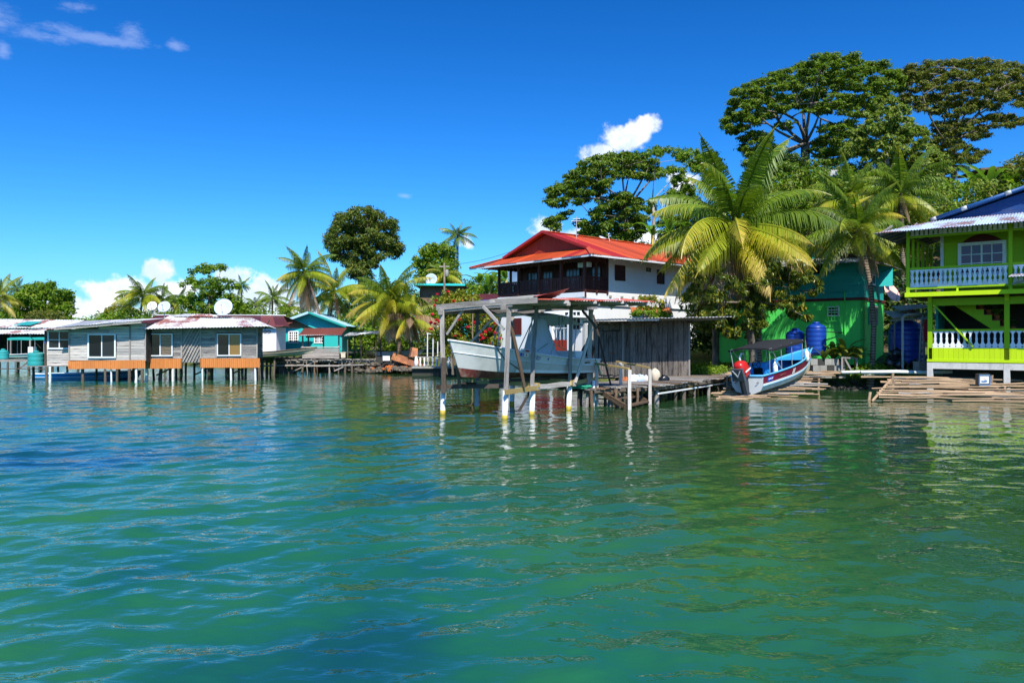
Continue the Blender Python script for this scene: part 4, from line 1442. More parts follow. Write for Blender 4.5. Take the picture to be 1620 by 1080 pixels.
beam('post', vor((3.0, 29.9), .4), vor((3.1, 29.9), 3.75), .17, .14, M_['pale_wood'], t, up=Y1)
def side(pts, z, m, ext=.25, w=.06, h=.17, dx=.12):
    for a, b in zip(pts, pts[1:]):
        a, b = vor(a, z + rnd.uniform(-.03, .03)), vor(b, z + rnd.uniform(-.03, .03))
        d = (b - a).normalized(); nn = V((d.y, -d.x, 0)) * dx
        beam('beam', a - d * ext + nn, b + d * ext + nn, w, h, M_[m], t)
side([PB, PC], .92, 'new_wood'); side([PC, PD], .94, 'pale_wood'); side([PD, PH], .96, 'new_wood')
side([PA, PE, PF, PG], .93, 'dark_wood', dx=-.12)
beam('beam', vor((PA[0] - .15, PA[1]), .93), vor((PB[0] + .1, PB[1] + 1.3), 1.0), .08, .15, M_['dark_wood'], t)
beam('beam', vor((PE[0], PE[1]), 1.02), vor((PC[0] + .2, PC[1]), 1.02), .14, .15, M_['new_wood'], t)
beam('beam', vor((PF[0], PF[1]), 1.03), vor((PD[0] + .2, PD[1]), 1.02), .14, .15, M_['new_wood'], t)
beam('cradle_beam', vor((-.75, 25.9), 1.14), vor((2.6, 30.2), 1.1), .12, .13, M_['dark_wood'], t)
for pts in ([PB, PC, PD, PH], [PA, PE, PF, PG]):
    for a, b in zip(pts, pts[1:]):
        a3, b3 = vor(a, tops[a] - .09), vor(b, tops[b] - .09); d = (b3 - a3).normalized()
        beam('top_plate', a3 - d * .3, b3 + d * .3, .06, .17, M_['grey_wood'], t)
for a, b in ((PB, PA), (PC, PE), (PD, PF), (PH, PG)):
    beam('joist', vor(a, tops[a] - .02).lerp(vor(b, tops[b] - .02), -.12), vor(a, tops[a] - .02).lerp(vor(b, tops[b] - .02), 1.06), .06, .14, M_['grey_wood'], t)
RA, RB = V((-2.55, 26.2, 3.68)), V((.78, 23.6, 3.80))
RD, RC = RA + LD * 6.4 + V((0, 0, .25)), RB + LD * 6.6 + V((.3, -.2, .22))
beam('fascia', RA - (RB - RA) * .03, RB, .05, .2, M_['grey_wood'], t)
beam('fascia', RA + (RB - RA) * .55 + V((0, 0, .07)), RB + V((-.1, .1, .1)), .05, .12, M_['pale_wood'], t)
for k in (.22, .45, .7, .95):
    beam('joist', RA.lerp(RD, k) - V((0, 0, .06)), RB.lerp(RC, k) - V((0, 0, .06)) + (RB - RA) * .03, .07, .11, M_['pale_wood'], t)
def lsheet(i, n): return 'sheet_red' if i in (0, 1, n - 1) else ('zinc_rust' if i % 2 else 'zinc')
sheets(t, 'roof_sheet', RA.lerp(RB, .0) + V((0, 0, .02)), RB + V((0, 0, .02)), RC, RD, lsheet, .85, .15, .022)
# the curled red sheet on the near corner
vs, fs = [], []
for i in range(13):
    for j in range(4):
        u, v = i / 12, j / 3
        p = RB + V((-.62, .48, .06)) + V((.62, -.48, 0)) * u * 1.05 + LD * (1.7 * v) + V((0, 0, .05 + .34 * v * u ** 1.5 + .015 * math.cos(u * 30)))
        vs.append(p)
for i in range(12):
    for j in range(3):
        q = i * 4 + j; fs.append((q, q + 4, q + 5, q + 1))
MB().add(vs, fs).obj('curled_sheet', M_['sheet_red'], t, True)
sheets(t, 'roof_sheet', RB + V((.1, .15, .0)), RC + V((.15, 0, -.05)), RC + V((-.9, .6, .1)), RB + V((-.8, .9, .1)), ['zinc_rust', 'sheet_red', 'zinc'], .85, .15, .022)
for k in (.25, .5, .75, .95):
    c = RB.lerp(RC, k) - V((.0, 0, .12))
    beam('rafter_end', c, c + V((-.6, .45, 0)), .07, .12, M_['pale_wood'], t)
beam('brace', vor((PA[0] + .12, PA[1] - .1), 2.75), vor((PA[0] + .72, PA[1] - .45), 3.6), .05, .09, M_['grey_wood'], t)
beam('brace', vor((PB[0] - .05, PB[1] + .05), 2.9), vor((PB[0] - .75, PB[1] + .5), 3.65), .06, .1, M_['pale_wood'], t)
beam('brace', vor((PE[0] - .4, PE[1] - .6), 2.3), vor((PE[0] + .7, PE[1] - .2), 3.5), .05, .08, M_['pale_wood'], t)
beam('brace', vor((PB[0] + .12, PB[1] + .25), 3.2), vor((PB[0] + .62, PB[1] + .6), 1.0), .06, .11, M_['brown_wood'], t)
beam('brace', vor((PD[0] + .2, PD[1]), .98), vor((PD[0] + .85, PD[1] + .3), 3.0), .06, .11, M_['pale_wood'], t)
beam('brace', vor((PH[0] + .75, PH[1] - .6), .6), vor((PH[0] + .05, PH[1] - .2), 3.6), .05, .07, M_['dark_wood'], t)
beam('brace', vor((PD[0] + .5, PD[1] + .3), 3.65), vor((PD[0] + 1.1, PD[1] + .8), 3.0), .05, .09, M_['dark_wood'], t)
beam('brace', vor((-1.75, 25.6), .95), vor((-1.95, 25.5), 2.1), .1, .1, M_['brown_wood'], t)
beam('brace', vor((.25, 26.2), .1), vor((.75, 26.4), 1.0), .08, .08, M_['dark_wood'], t)
beam('cross_board', vor((RC.x - 1.6, RC.y - .6), 3.72), vor((RC.x - 1.35, RC.y - 1.2), 4.0), .04, .12, M_['white_trim'], t)
ch = MB()
for k in range(16):                                # hoist chains
    for ox in (0, .12):
        ch.tube([(1.75 + ox, 28.4, 3.5 - k * .075), (1.76 + ox + .02 * (k % 2), 28.4, 3.45 - k * .075)], .016, 4)
ch.obj('chain', M_['black_plastic'], t)

# --- white panga in the lift
BO = V((-2.02, 24.2, 1.2)) + LD * 7.8
Mb = place(BO, math.atan2(-LD.y, -LD.x), R(.3))
bt, hs = boat('panga', 'worn white panga with dark red bottom hanging in the boat lift under a grey tarp', Mb, 7.8, 1.75, .60, 1.30,
              ['boat_red', 'boat_grey', 'boat_grey', 'white_trim', 'boat_white', 'boat_white', 'boat_white'], .12, deck=.22, cf=.13)
# a second coat band of white at the chine
vs, fs = [], []
for h in hs[:12]:
    a, c = V(h[1]), V(h[2])
    for q in (.02, .30):
        p = a.lerp(c, q); vs.append((p.x, p.y + .006, p.z))
for i in range(11): fs.append((2 * i + 1, 2 * i + 3, 2 * i + 2, 2 * i))
MB().add(vs, fs).obj('boot_stripe', M_['boat_white'], bt, True)
def on_hull(hs, x, v, off=.012, a=2, b=3, sgn=1):
    """a point and frame on the sheer strake at station x"""
    for h0, h1 in zip(hs, hs[1:]):
        if h0[a][0] <= x <= h1[a][0]:
            q = (x - h0[a][0]) / (h1[a][0] - h0[a][0])
            lo, hi = V(h0[a]).lerp(V(h1[a]), q), V(h0[b]).lerp(V(h1[b]), q)
            p = lo.lerp(hi, v); tx = (V(h1[a]) - V(h0[a])).normalized(); up = (hi - lo).normalized()
            for w_ in (p, tx, up): w_.y *= sgn
            n_ = tx.cross(up).normalized()
            if n_.y * sgn < 0: n_ = -n_
            return p + n_ * off, tx, up, n_
    raise ValueError(x)
# the near side of the hull is local +y; the text runs from the bow towards the stern
p, tx, up, n_ = on_hull(hs, 3.95, .5)
text('lettering', 'STO   4', .19, basis(-tx, up, n_, p), 'blue_wall', bt)
p, tx, up, n_ = on_hull(hs, .95, .45)
text('lettering', 'NAPOS', .12, basis(-tx, up, n_, p), 'dark_inside', bt)
fl = None
for (dx, dz, m) in ((0, .5, 'white_paint'), (.5, .5, 'red_cloth'), (0, 0, 'blue_cloth'), (.5, 0, 'white_paint')):   # quartered flag
    p, tx, up, n_ = on_hull(hs, 5.02, .48)
    if fl is None:
        fl = MB().prism([(-.0, 0), (.42, 0), (.42, .27), (0, .27)], basis(-tx, up, n_, p), .003).obj('flag_decal', M_['white_paint'], bt)
    o_ = p - tx * (.01 + dx * .40) + up * (.01 + dz * .25) + n_ * .005
    if m != 'white_paint': MB().prism([(0, 0), (.19, 0), (.19, .115), (0, .115)], basis(-tx, up, n_, o_), .003).obj('flag_quarter', M_[m], fl)
    if m == 'white_paint': MB().prism([(.07, .03), (.12, .03), (.12, .08), (.07, .08)], basis(-tx, up, n_, o_), .003).obj('flag_star', M_['blue_cloth' if dz else 'red_cloth'], fl)
p0 = [on_hull(hs, 6.0 - .12 * k, 1 - .33 * k, .02)[0] for k in range(4)] + [V(hs[int(5.3 / 7.8 * 16)][1]) + V((.05 - .15 * k, .03, -.02 - .09 * k)) for k in range(2)]
MB().tube([p0[0] + V((0, 0, .05))] + p0, .014, 5).obj('mooring_rope', M_['rubber'], bt)
# tarp over the console
g = random.Random(3)
vs, fs, n, rows = [], [], 18, 9
for j in range(rows):
    v = j / (rows - 1)
    for i in range(n):
        q = 2 * math.pi * i / n
        r = .16 + .50 * v ** .8 + .06 * math.sin(3 * q + 2 * v) * v + .04 * math.sin(7 * q) * v
        vs.append((2.95 + r * 1.05 * math.cos(q) + .1 * v, r * .95 * math.sin(q), 2.16 - 1.5 * v - (.12 * math.sin(5 * q) if j == rows - 1 else 0)))
for j in range(rows - 1):
    for i in range(n):
        i2 = (i + 1) % n; fs.append((j * n + i, (j + 1) * n + i, (j + 1) * n + i2, j * n + i2))
fs.append(tuple(range(n)))
MB().add(vs, fs).obj('tarp', M_['cloth_grey'], bt, True)
vs, fs = [], []
for i in range(9):
    for j in range(5):
        u, v = i / 8, j / 4
        vs.append((1.2 + 3.6 * u, (v - .5) * 1.5, 2.22 + .08 * math.cos((v - .5) * 3) - .05 * math.sin(u * 9.4) - (.32 * (1 - u / .25) if u < .25 else 0)))
for i in range(8):
    for j in range(4):
        q = i * 5 + j; fs.append((q, q + 5, q + 6, q + 1))
m_ = MB().add(vs, fs); m_.add([(x, y, z - .03) for x, y, z in vs], [f[::-1] for f in fs])
m_.obj('canopy', M_['boat_white'], bt, True)
for x0, x1 in ((1.9, 1.6), (3.4, 2.4), (4.5, 4.4), (5.0, 4.3)):
    for sg in (-1, 1):
        MB().tube([(x0, sg * .78, .75), (x1, sg * .72, 2.2)], .02, 6).obj('canopy_pole', M_['steel_pipe'], bt)
MB().tube([(1.9, .78, .85), (2.9, .4, 1.25), (4.2, .8, .95)], .012, 5).obj('rope', M_['rope_green'], bt)
MB().tube([(2.2, .9, .62), (2.3, .95, .3), (2.4, .93, -.05)], .016, 5).obj('rope', M_['rope_green'], bt)
MB().tube([(.5, .82, .62), (.3, .9, .2), (.2, .95, -.1)], .016, 5).obj('rope', M_['rope_green'], bt)
MB().box((1.25, .0, .72), (.55, 1.2, .42)).obj('seat_box', M_['boat_white'], bt)

def outboard(par, M, cowl, cowl2, leg, tilt):
    T = M @ Matrix.Rotation(tilt, 4, 'Y')
    pr = [(-.02, .0, .24, .20), (.10, 0, .27, .22), (.30, -.02, .28, .22), (.46, -.05, .25, .20), (.55, -.08, .18, .15), (.58, -.09, .05, .04)]
    vs, fs, n = [], [], 14
    for z, xo, rx, ry in pr:
        for i in range(n):
            q = 2 * math.pi * i / n
            c, s_ = math.cos(q), math.sin(q)
            vs.append(T @ V((xo - .12 + rx * (abs(c) ** .7) * (1 if c > 0 else -1), ry * (abs(s_) ** .7) * (1 if s_ > 0 else -1), z)))
    for j in range(len(pr) - 1):
        for i in range(n):
            i2 = (i + 1) % n; fs.append((j * n + i, j * n + i2, (j + 1) * n + i2, (j + 1) * n + i))
    fs += [tuple(range(n - 1, -1, -1)), tuple(range((len(pr) - 1) * n, len(pr) * n))]
    o = MB().add(vs, fs).obj('outboard', M_[cowl], par, True)
    m2 = MB()
    for i in range(len(pr) - 1): pass
    sec = lambda z0, z1, m, nm, w=.10, l_=.16, xo=-.14: MB().prism([(xo - l_, -w), (xo + l_ * .7, -w), (xo + l_, 0), (xo + l_ * .7, w), (xo - l_, w), (xo - l_ * 1.2, 0)], T @ Matrix.Translation((0, 0, z0)), z1 - z0).obj(nm, M_[m], o)
    sec(-.62, -.02, leg, 'drive_leg')
    sec(-.66, -.62, leg, 'cavitation_plate', .14, .26, -.2)
    sec(-1.0, -.66, leg, 'gear_case', .05, .12, -.16)
    MB().lathe([(0, -.22), (.07, -.15), (.075, .1), (.04, .22), (0, .25)], 10, T @ Matrix.Translation((-.18, 0, -.88)) @ Matrix.Rotation(R(90), 4, 'Y')).obj('bullet', M_[leg], o, True)
    pb = MB()
    for k in range(3):
        Mk = T @ Matrix.Translation((-.42, 0, -.88)) @ Matrix.Rotation(k * 2.094, 4, 'X') @ Matrix.Rotation(.5, 4, 'Z')
        pb.prism([(-.01, .02), (.01, .02), (.015, .14), (0, .18), (-.015, .14)], Mk, .11)
    pb.obj('propeller', M_['steel_pipe'], o)
    MB().box((0, 0, 0), (1, 1, 1), m=T @ Matrix.Translation((.10, 0, -.22)) @ Matrix.Diagonal((.18, .22, .42, 1))).obj('bracket', M_['steel_pipe'], o)
    return o, T
outboard(bt, Matrix.Translation((-.02, 0, .72)), 'black_plastic', 'black_plastic', 'black_plastic', R(-22))

# --- white house with the orange roof
HN = V((4.41, 46, 0))
t = thing('white_house', 'two storey white house with bright orange hipped roof and dark carved wooden veranda', 'house', HN, math.atan2(.66, .75))
zf, ze, zr = 5.53, 7.62, 9.7
HX, HY = 11.5, 8.0
wallbox(t, 'wall', (0, HY, 0), (0, 0, 0), .6, zf - .25, .2, 'white_wall')
wallbox(t, 'wall', (.0, 0, 0), (HX, 0, 0), .6, zf - .05, .2, 'white_wall')
wallbox(t, 'wall', (2.07, 0, 0), (HX, 0, 0), zf - .047, ze + .1, .2, 'white_wall')
wallbox(t, 'wall', (HX, 0, 0), (HX, HY, 0), .6, ze, .2, 'white_wall')
wallbox(t, 'wall', (HX, HY, 0), (0, HY, 0), .6, zf, .2, 'white_wall')
wallbox(t, 'wall', (HX, HY, 0), (2.07, HY, 0), zf, ze, .2, 'white_wall')
MB().box((HX / 2, HY / 2, zf - .13), (HX - .05, HY - .05, .2)).obj('veranda_floor', M_['maroon_wood'], t)
MB().box((-.04, HY / 2, zf - .18), (.14, HY + .1, .30)).obj('floor_beam', M_['white_trim'], t)
MB().box((6.8, HY / 2, ze + .1), (9.2, HY - .2, .1)).obj('ceiling', M_['dark_wood'], t)
plank_wall(t, (2.05, HY, zf), -Y1, HY, ze - zf, .22, 'maroon_wood', [(HY - 1.3, HY - .5, .25, 1.75), (HY - 3.6, HY - 2.3, .25, 1.75), (2.2, 3.2, .25, 1.75), (.7, 1.7, .25, 1.75)], True, th=.03)
MB().box((2.2, HY / 2, zf + 1), (.1, HY - .5, 2.1)).obj('wall', M_['maroon_wood'], t)
for u, w in ((HY - 1.3, .8), (HY - 3.6, 1.3), (2.2, 1.0), (.7, 1.0)):
    window(t, (2.04, HY, zf), -Y1, u, .25, w, 1.5, 4 if w > 1.2 else 3, 3, 'maroon_wood', 'glass_sky', fw=.06, mun=.035)
for y in (0, 2, 4, 6, 8):
    beam('veranda_post', (0, y, zf - .3), (0, y, ze + .15), .15, .15, M_['maroon_wood'], t, 'neat', up=Y1)
for x in (1.05, 2.03):
    for y in (0, 8): beam('veranda_post', (x, y, zf - .1), (x, y, ze + .1), .13, .13, M_['maroon_wood'], t, 'neat', up=Y1)
for a, b in (((0, .08), (0, 1.92)), ((0, 2.08), (0, 3.92)), ((0, 4.08), (0, 5.92)), ((0, 6.08), (0, 7.92)), ((.08, 0), (.98, 0)), ((1.12, 0), (1.96, 0)), ((.08, 8), (1.96, 8))):
    for z in (.10, .92): beam('rail', (a[0], a[1], zf + z), (b[0], b[1], zf + z), .07, .08, M_['maroon_wood'], t, 'neat')
    balusters(t, (a[0], a[1], zf + .14), (b[0], b[1], zf + .14), .74, .17, 'dark', 'maroon_wood')
    d = V((b[0] - a[0], b[1] - a[1], 0)); n = max(2, round(d.length / .33)); du = d.normalized()
    br = MB()
    nn = du.cross(Z)
    for i in range(n):                             # scalloped valance under the eave
        c = V((a[0], a[1], ze - .05)) + d * ((i + .5) / n)
        w = d.length / n / 2 * .98
        Mv = basis(du, Z, -nn, c)
        br.prism([(-w, .1), (-w, -.10), (-w * .55, -.19), (0, -.23), (w * .55, -.19), (w, -.10), (w, .1)], Mv, .03)
    br.obj('valance', M_['maroon_wood'], t)
MB().box((0, 4, ze + .08), (.16, 8.2, .18)).obj('plate', M_['maroon_wood'], t)
MB().box((1.05, -.0, ze + .08), (1.9, .16, .18)).obj('plate', M_['maroon_wood'], t)
MB().box((.95, .9, ze - .35), (.3, .9, .3)).obj('air_conditioner', M_['white_paint'], t)
for u, v, w, h in ((2.75, zf + .82, .98, .98), (7.0, zf + .82, .78, .95)):
    f = window(t, (0, -.0, 0), X1, u, v, w, h, 2, 1, 'maroon_wood', 'maroon_wood', fw=.08, mun=.07, base=.0)
    for k in range(7): beam('slat', (u + .1, -.03, v + .14 + k * (h - .24) / 7), (u + w - .1, -.03, v + .14 + k * (h - .24) / 7), .03, .07, M_['maroon_wood'], f, 'neat')
window(t, (0, 0, 0), X1, 5.9, zf + 1.55, .42, .26, 1, 1, 'maroon_wood', fw=.05)
for x in (2.3, 3.4, 4.5): MB().box((x, -.04, zf - .22), (.18, .08, .13)).obj('vent', M_['concrete'], t)
beam('ledge', (.0, -.06, zf - .78), (HX, -.06, zf - .78), .1, .06, M_['white_trim'], t, 'neat')
MB().tube([(.55, -.05, 3.9), (.55, -.2, 3.95), (.6, -.32, 3.8)], .05, 6).obj('wall_lamp', M_['black_plastic'], t)
window(t, (0, HY, 0), -Y1, HY - 1.75, 3.15, 1.5, 1.25, 4, 3, 'white_paint', fw=.09, mun=.06)
MB().box((-.03, 3.5, 2.5), (.05, .95, 2.4)).obj('door', M_['dark_red'], t)
MB().box((-.03, 6.3, 3.5), (.05, 1.2, 1.1)).obj('shutter', M_['dark_red'], t)
MB().box((-1.2, 1.6, 1.75), (.15, 3.2, 1.7)).obj('porch_wall', M_['brick_red'], t)
for y in (.1, 1.6, 3.2): MB().box((-1.2, y, 2.4), (.22, .22, 3.4)).obj('porch_pillar', M_['white_wall'], t)
MB().box((-.6, 1.6, 4.0), (1.5, 3.6, .12)).obj('porch_roof', M_['white_trim'], t)
for k in range(9): beam('bar', (-1.2, .25 + k * .33, 2.6), (-1.2, .25 + k * .33, 3.3), .03, .03, M_['white_paint'], t, 'neat', up=Y1)
beam('rail', (-1.2, .1, 3.3), (-1.2, 3.2, 3.3), .05, .06, M_['white_paint'], t, 'neat')
# roof
ex0, ey0, ey1, ex1, ry, gx = -.9, -1.4, 10.2, 12.2, 4.4, 1.07
sk = gx - ex0
def fr(i, n):
    k = i / n
    return 'roof_red' if i in (n - 3, n - 1) else ('roof_rustred' if k < .14 and i % 2 else 'roof_orange')
Wf = ey1 - ey0
sl = .36
sheets(t, 'roof_sheet', (ex0, ey1, ze), (ex0, ey0, ze), (gx, ey0, ze + sk * sl), (gx, ey1, ze + sk * sl), fr, .85, .2, .018, vt=lambda u: min(1, u * Wf / sk, (1 - u) * Wf / sk))
Lr = ex1 - ex0; hw = ry - ey0
def hipcut(u):
    x = u * Lr
    return min(1, x / hw) if x < sk - .45 else 1
sheets(t, 'roof_sheet', (ex0, ey0, ze), (ex1, ey0, ze), (ex1, ry, zr), (ex0, ry, zr), lambda i, n: 'roof_red' if i in (2, 3) else 'roof_orange', .85, .2, .018, vt=hipcut)
hw2 = ey1 - ry
sheets(t, 'roof_sheet', (ex1, ey1, ze), (ex0, ey1, ze), (ex0, ry, zr), (ex1, ry, zr), ['roof_red', 'roof_orange'], .85, .2, .018, vt=lambda u: min(1, (1 - u) * Lr / hw2) if (1 - u) * Lr < sk - .45 else 1)
zb = ze + sk * sl - .1
gy0, gy1 = ey0 + sk + .1, ey1 - sk - .1
gable_cols(t, (gx + .02, gy1, zb), -Y1, 0, gy1 - gy0, gy1 - ry, zr - zb - .12, 'brick_red', .26)
for y in (gy0 - .25, gy1 + .25):
    beam('barge_board', (gx - .44, y, zb + .05), (gx - .44, ry, zr + .0), .05, .17, M_['roof_red'], t, 'neat')
beam('ridge_cap', (gx - .46, ry, zr + .04), (ex1, ry, zr + .04), .34, .05, M_['roof_orange'], t, 'neat')
for y0, y1 in ((ey0, gy0), (ey1, gy1)):
    beam('hip_cap', (ex0, y0, ze + .04), (gx - .1, y1, ze + sk * sl + .03), .28, .045, M_['roof_orange'], t, 'neat')
for k in range(9): beam('rafter', (-.8, .2 + k * 1.1, ze - .06), (.1, .2 + k * 1.1, ze + .14), .06, .1, M_['white_trim'], t, 'neat')
for k in range(10): beam('rafter', (.5 + k * 1.2, -1.3, ze - .06), (.5 + k * 1.2, 0, ze + .22), .06, .1, M_['white_trim'], t, 'neat')
beam('eave_board', (ex0 + .04, ey1, ze - .06), (ex0 + .04, ey0, ze - .06), .03, .12, M_['white_trim'], t, 'neat')
beam('eave_board', (ex0, ey0 + .04, ze - .06), (ex1, ey0 + .04, ze - .06), .03, .12, M_['white_trim'], t, 'neat')
for x in (1.6, 3.2, 6.6, 9.4): MB().lathe([(.0, -.2), (.06, -.18), (.08, -.1), (.05, 0)], 8, Matrix.Translation((x, -1.0, ze))).obj('bulb', M_['white_paint'], t)
dish('roof_dish', 'white satellite dish peeking over the orange roof ridge of the white house', at(957, 386, 54), .5, (.4, -.3, .8), 'dish_white', None, .25)
dish('wall_dish', 'dark blue satellite dish seen through the far end of the carved veranda', at(817, 452, 57), .75, (.35, -1, .2), 'dish_dark', None, .7)
MB_o = MB().tube([(0, 0, -.3), (0, 0, 1.8)], .03).tube([(-.35, 0, 1.5), (.35, 0, 1.5)], .02).tube([(-.25, 0, 1.65), (.25, 0, 1.65)], .02)
tag(MB_o.obj('antenna', M_['steel_pipe'], None, loc=at(912, 385, 51)), 'thin television antenna mast standing on the orange roof', 'antenna')

# --- low tiled lean-to and plants between white house and shed
t = thing('tiled_lean_to', 'low terracotta tiled roof against the white house behind the shed', 'lean-to', at(1003, 497, 43.0))
for i in range(12):
    for j in range(3):
        a, b = V((.02 + i * .19, j * .33, .02 + j * .13)), V((.02 + i * .19, j * .33 + .38, .02 + j * .13 + .15))
        MB_t = beam('tile', a, b, .18, .05, M_['terracotta'], t, 'neat')
MB().box((1.15, .6, -1.4), (2.2, 1.0, 2.7)).obj('wall', M_['white_wall'], t)

# --- weathered shed
SHD = 37.5
sx = px2x(938, SHD)
t = thing('boat_shed', 'dark weathered shed of upright planks with flat tin roof standing on the dock', 'shed', (sx, SHD, 0))
SW = px2x(1090, SHD) - sx
stop = lambda u: 2.72 + .10 * u / SW
MB().add([(.05, .06, .66), (SW - .05, .06, .66), (SW - .05, 3.2, .66), (.05, 3.2, .66), (.05, .06, 3.4), (SW - .05, .06, 3.5), (SW - .05, 3.2, 3.5), (.05, 3.2, 3.4)],
         [(0, 3, 2, 1), (4, 5, 6, 7), (0, 1, 5, 4), (1, 2, 6, 5), (2, 3, 7, 6), (3, 0, 4, 7)]).obj('wall', M_['dark_wood'], t)
plank_wall(t, (0, .03, .74), X1, SW, 2.8, .27, 'shed_wood', [(.3, 1.42, .2, 2.35)], True, top=stop, rough=.02, th=.035)
dr = MB().box((.86, -.0, 1.9), (1.12, .04, 2.16)).obj('door', M_['dark_wood'], t)
for k in range(5): beam('plank', (.41 + k * .225, -.05, .84), (.41 + k * .225, -.05, 3.0), .215, .035, M_['shed_wood'], dr, up=-Y1)
MB().box((.92, -.08, 1.95), (.16, .05, .06)).obj('latch', M_['rust'], dr)
plank_wall(t, (SW, .03, .74), Y1, 3.2, 2.8, .27, 'dark_wood', (), True)
for u in (0, 1.47, SW): beam('batten', (u, -.04, .72), (u, -.04, .74 + stop(u)), .09, .05, M_['grey_wood'], t, up=-Y1)
sheets(t, 'roof_sheet', (-.25, -1.8, 3.54), (SW + 1.75, -1.75, 3.66), (SW + 1.6, 3.6, 3.74), (-.25, 3.6, 3.66), ['zinc', 'zinc', 'zinc_white'], .85, .16, .018)
for y in (-.9, .4, 1.8, 3.2): beam('purlin', (-.2, y, 3.50 + .01 * y), (SW + 1.6, y, 3.62 + .01 * y), .06, .10, M_['grey_wood'], t)
for u in (.1, 1.5, 3.0, SW - .05): beam('rafter', (u, -1.1, 3.45), (u, 3.3, 3.53), .06, .11, M_['dark_wood'], t)
beam('eave_board', (-.2, -1.7, 3.50), (SW * .62, -1.68, 3.54), .03, .12, M_['pale_wood'], t)
piles(t, [(u, y, .7) for u in (.15, 1.6, 3.1, SW - .15) for y in (.1, 1.6, 3)], .1, 'pile_wood')

# --- dock along the shed with the stairs
t = thing('dock', 'long plank dock with low railings and stairs into the water in front of the shed', 'dock', (0, 0, 0))
FE = [V((2.7, 28.6, .70)), V((5.7, 30.3, .72)), V((8.75, 34.3, .75)), V((11.3, 38.2, .80)), V((12.6, 40.6, .85))]
BK = [V((1.9, 31.2, .70)), V((4.2, 33.2, .72)), V((7.0, 36.6, .75)), V((9.5, 39.9, .80)), V((10.9, 42.2, .85))]
for i in range(4):
    Ld = ((FE[i + 1] - FE[i]).length + (BK[i + 1] - BK[i]).length) / 2
    n = round(Ld / .23)
    for k in range(n):
        q = (k + .5) / n
        a, b = FE[i].lerp(FE[i + 1], q), BK[i].lerp(BK[i + 1], q)
        e = (b - a).normalized()
        beam('deck_plank', a - e * rnd.uniform(-.05, .25) + Z * rnd.uniform(-.02, .02), b + e * rnd.uniform(0, .2) + Z * rnd.uniform(-.02, .02), Ld / n * .94, .045, M_[rnd.choice(['brown_wood', 'grey_wood', 'grey_wood'])], t)
    for q, dz in ((.02, -.10), (.5, -.1), (.95, -.1)):
        beam('stringer', FE[i].lerp(BK[i], q) + Z * dz, FE[i + 1].lerp(BK[i + 1], q) + Z * dz, .09, .15, M_['pile_wood'], t)
    for k in range(4 if i else 3):
        for q in (.05, .85):
            p = FE[i].lerp(FE[i + 1], (k + rnd.uniform(.2, .8)) / 4).lerp(BK[i].lerp(BK[i + 1], (k + .5) / 4), q)
            pole('pile', V((p.x + rnd.uniform(-.1, .1), p.y, -1)), V((p.x, p.y, .66)), rnd.uniform(.07, .13), M_[rnd.choice(['pile_wood', 'pile_wood', 'grey_wood'])], t)
beam('stringer', (5.9, 30.4, .42), (11.2, 38.0, .5), .05, .06, M_['pvc'], t)
P1, P2, P3, P4 = (3.3, 29.5), (4.3, 27.8), (4.44, 31.0), (5.45, 30.0)
for p, z0, z1 in ((P1, -.6, 1.62), (P2, -.8, 1.46), (P3, .3, 1.64), (P4, -.8, 1.42)):
    beam('post', vor(p, z0), vor(p, z1), .13, .12, M_['pale_wood'], t, up=Y1)
beam('handrail', vor(P1, 1.66) - V((.15, -.2, 0)), vor(P2, 1.5), .09, .07, M_['new_wood'], t)
beam('handrail', vor(P3, 1.68) - V((.15, -.2, 0)), vor(P4, 1.46), .09, .07, M_['new_wood'], t)
for k in range(3):
    q = .1 + .27 * k
    beam('tread', vor(P2, .12 + .2 * k).lerp(vor(P1, .12 + .2 * k), q), vor(P4, .12 + .2 * k).lerp(vor(P3, .12 + .2 * k), q), .26, .06, M_['brown_wood'], t)
beam('stringer', vor(P2, .05), vor(P1, .6), .06, .2, M_['brown_wood'], t); beam('stringer', vor(P4, .05), vor(P3, .6), .06, .2, M_['brown_wood'], t)
for x, y in ((2.55, 29.0), (3.0, 28.7), (2.2, 30.4), (3.7, 30.1), (4.0, 29.2), (4.9, 29.6), (5.2, 30.6), (3.4, 31.6)):
    pole('pile', (x + rnd.uniform(-.1, .1), y, -1), (x, y, rnd.uniform(.62, .9)), rnd.uniform(.06, .1), M_[rnd.choice(['brown_wood', 'pile_wood', 'new_wood'])], t)
MB().tube([(3.15, 29.3, -.3), (3.15, 29.3, 1.0)], .06, 8).obj('pipe_pile', M_['pvc'], t, True)

def blob(name, label, cat, loc, sx_, sy_, sz_, m, seed, parts=(), group=None, part='bag', rz=0):
    g = random.Random(seed)
    t = thing(name, label, cat, loc, rz, group)
    n, rows = 14, 8
    ph = [g.uniform(0, 6) for _ in range(4)]
    vs, fs = [], []
    for j in range(rows + 1):
        v = j / rows; a = math.pi * v
        for i in range(n):
            q = 2 * math.pi * i / n
            r = math.sin(a) ** .7 * (1 + .12 * math.sin(3 * q + ph[0] + 2 * v) + .09 * math.sin(5 * q + ph[1] - 4 * v) + .06 * g.uniform(-1, 1))
            vs.append((sx_ / 2 * r * math.cos(q), sy_ / 2 * r * math.sin(q), sz_ * (.5 - .5 * math.cos(a)) * (1 + .1 * math.sin(2 * q + ph[2]))))
    for j in range(rows):
        for i in range(n):
            i2 = (i + 1) % n; fs.append((j * n + i, j * n + i2, (j + 1) * n + i2, (j + 1) * n + i))
    MB().add(vs, fs).obj(part, M_[m], t, True)
    MB().lathe([(.16 * sx_, sz_ * .94), (.05 * sx_, sz_ * 1.02), (.11 * sx_, sz_ * 1.12)], 8).obj('knot', M_[m], t, True)
    return t
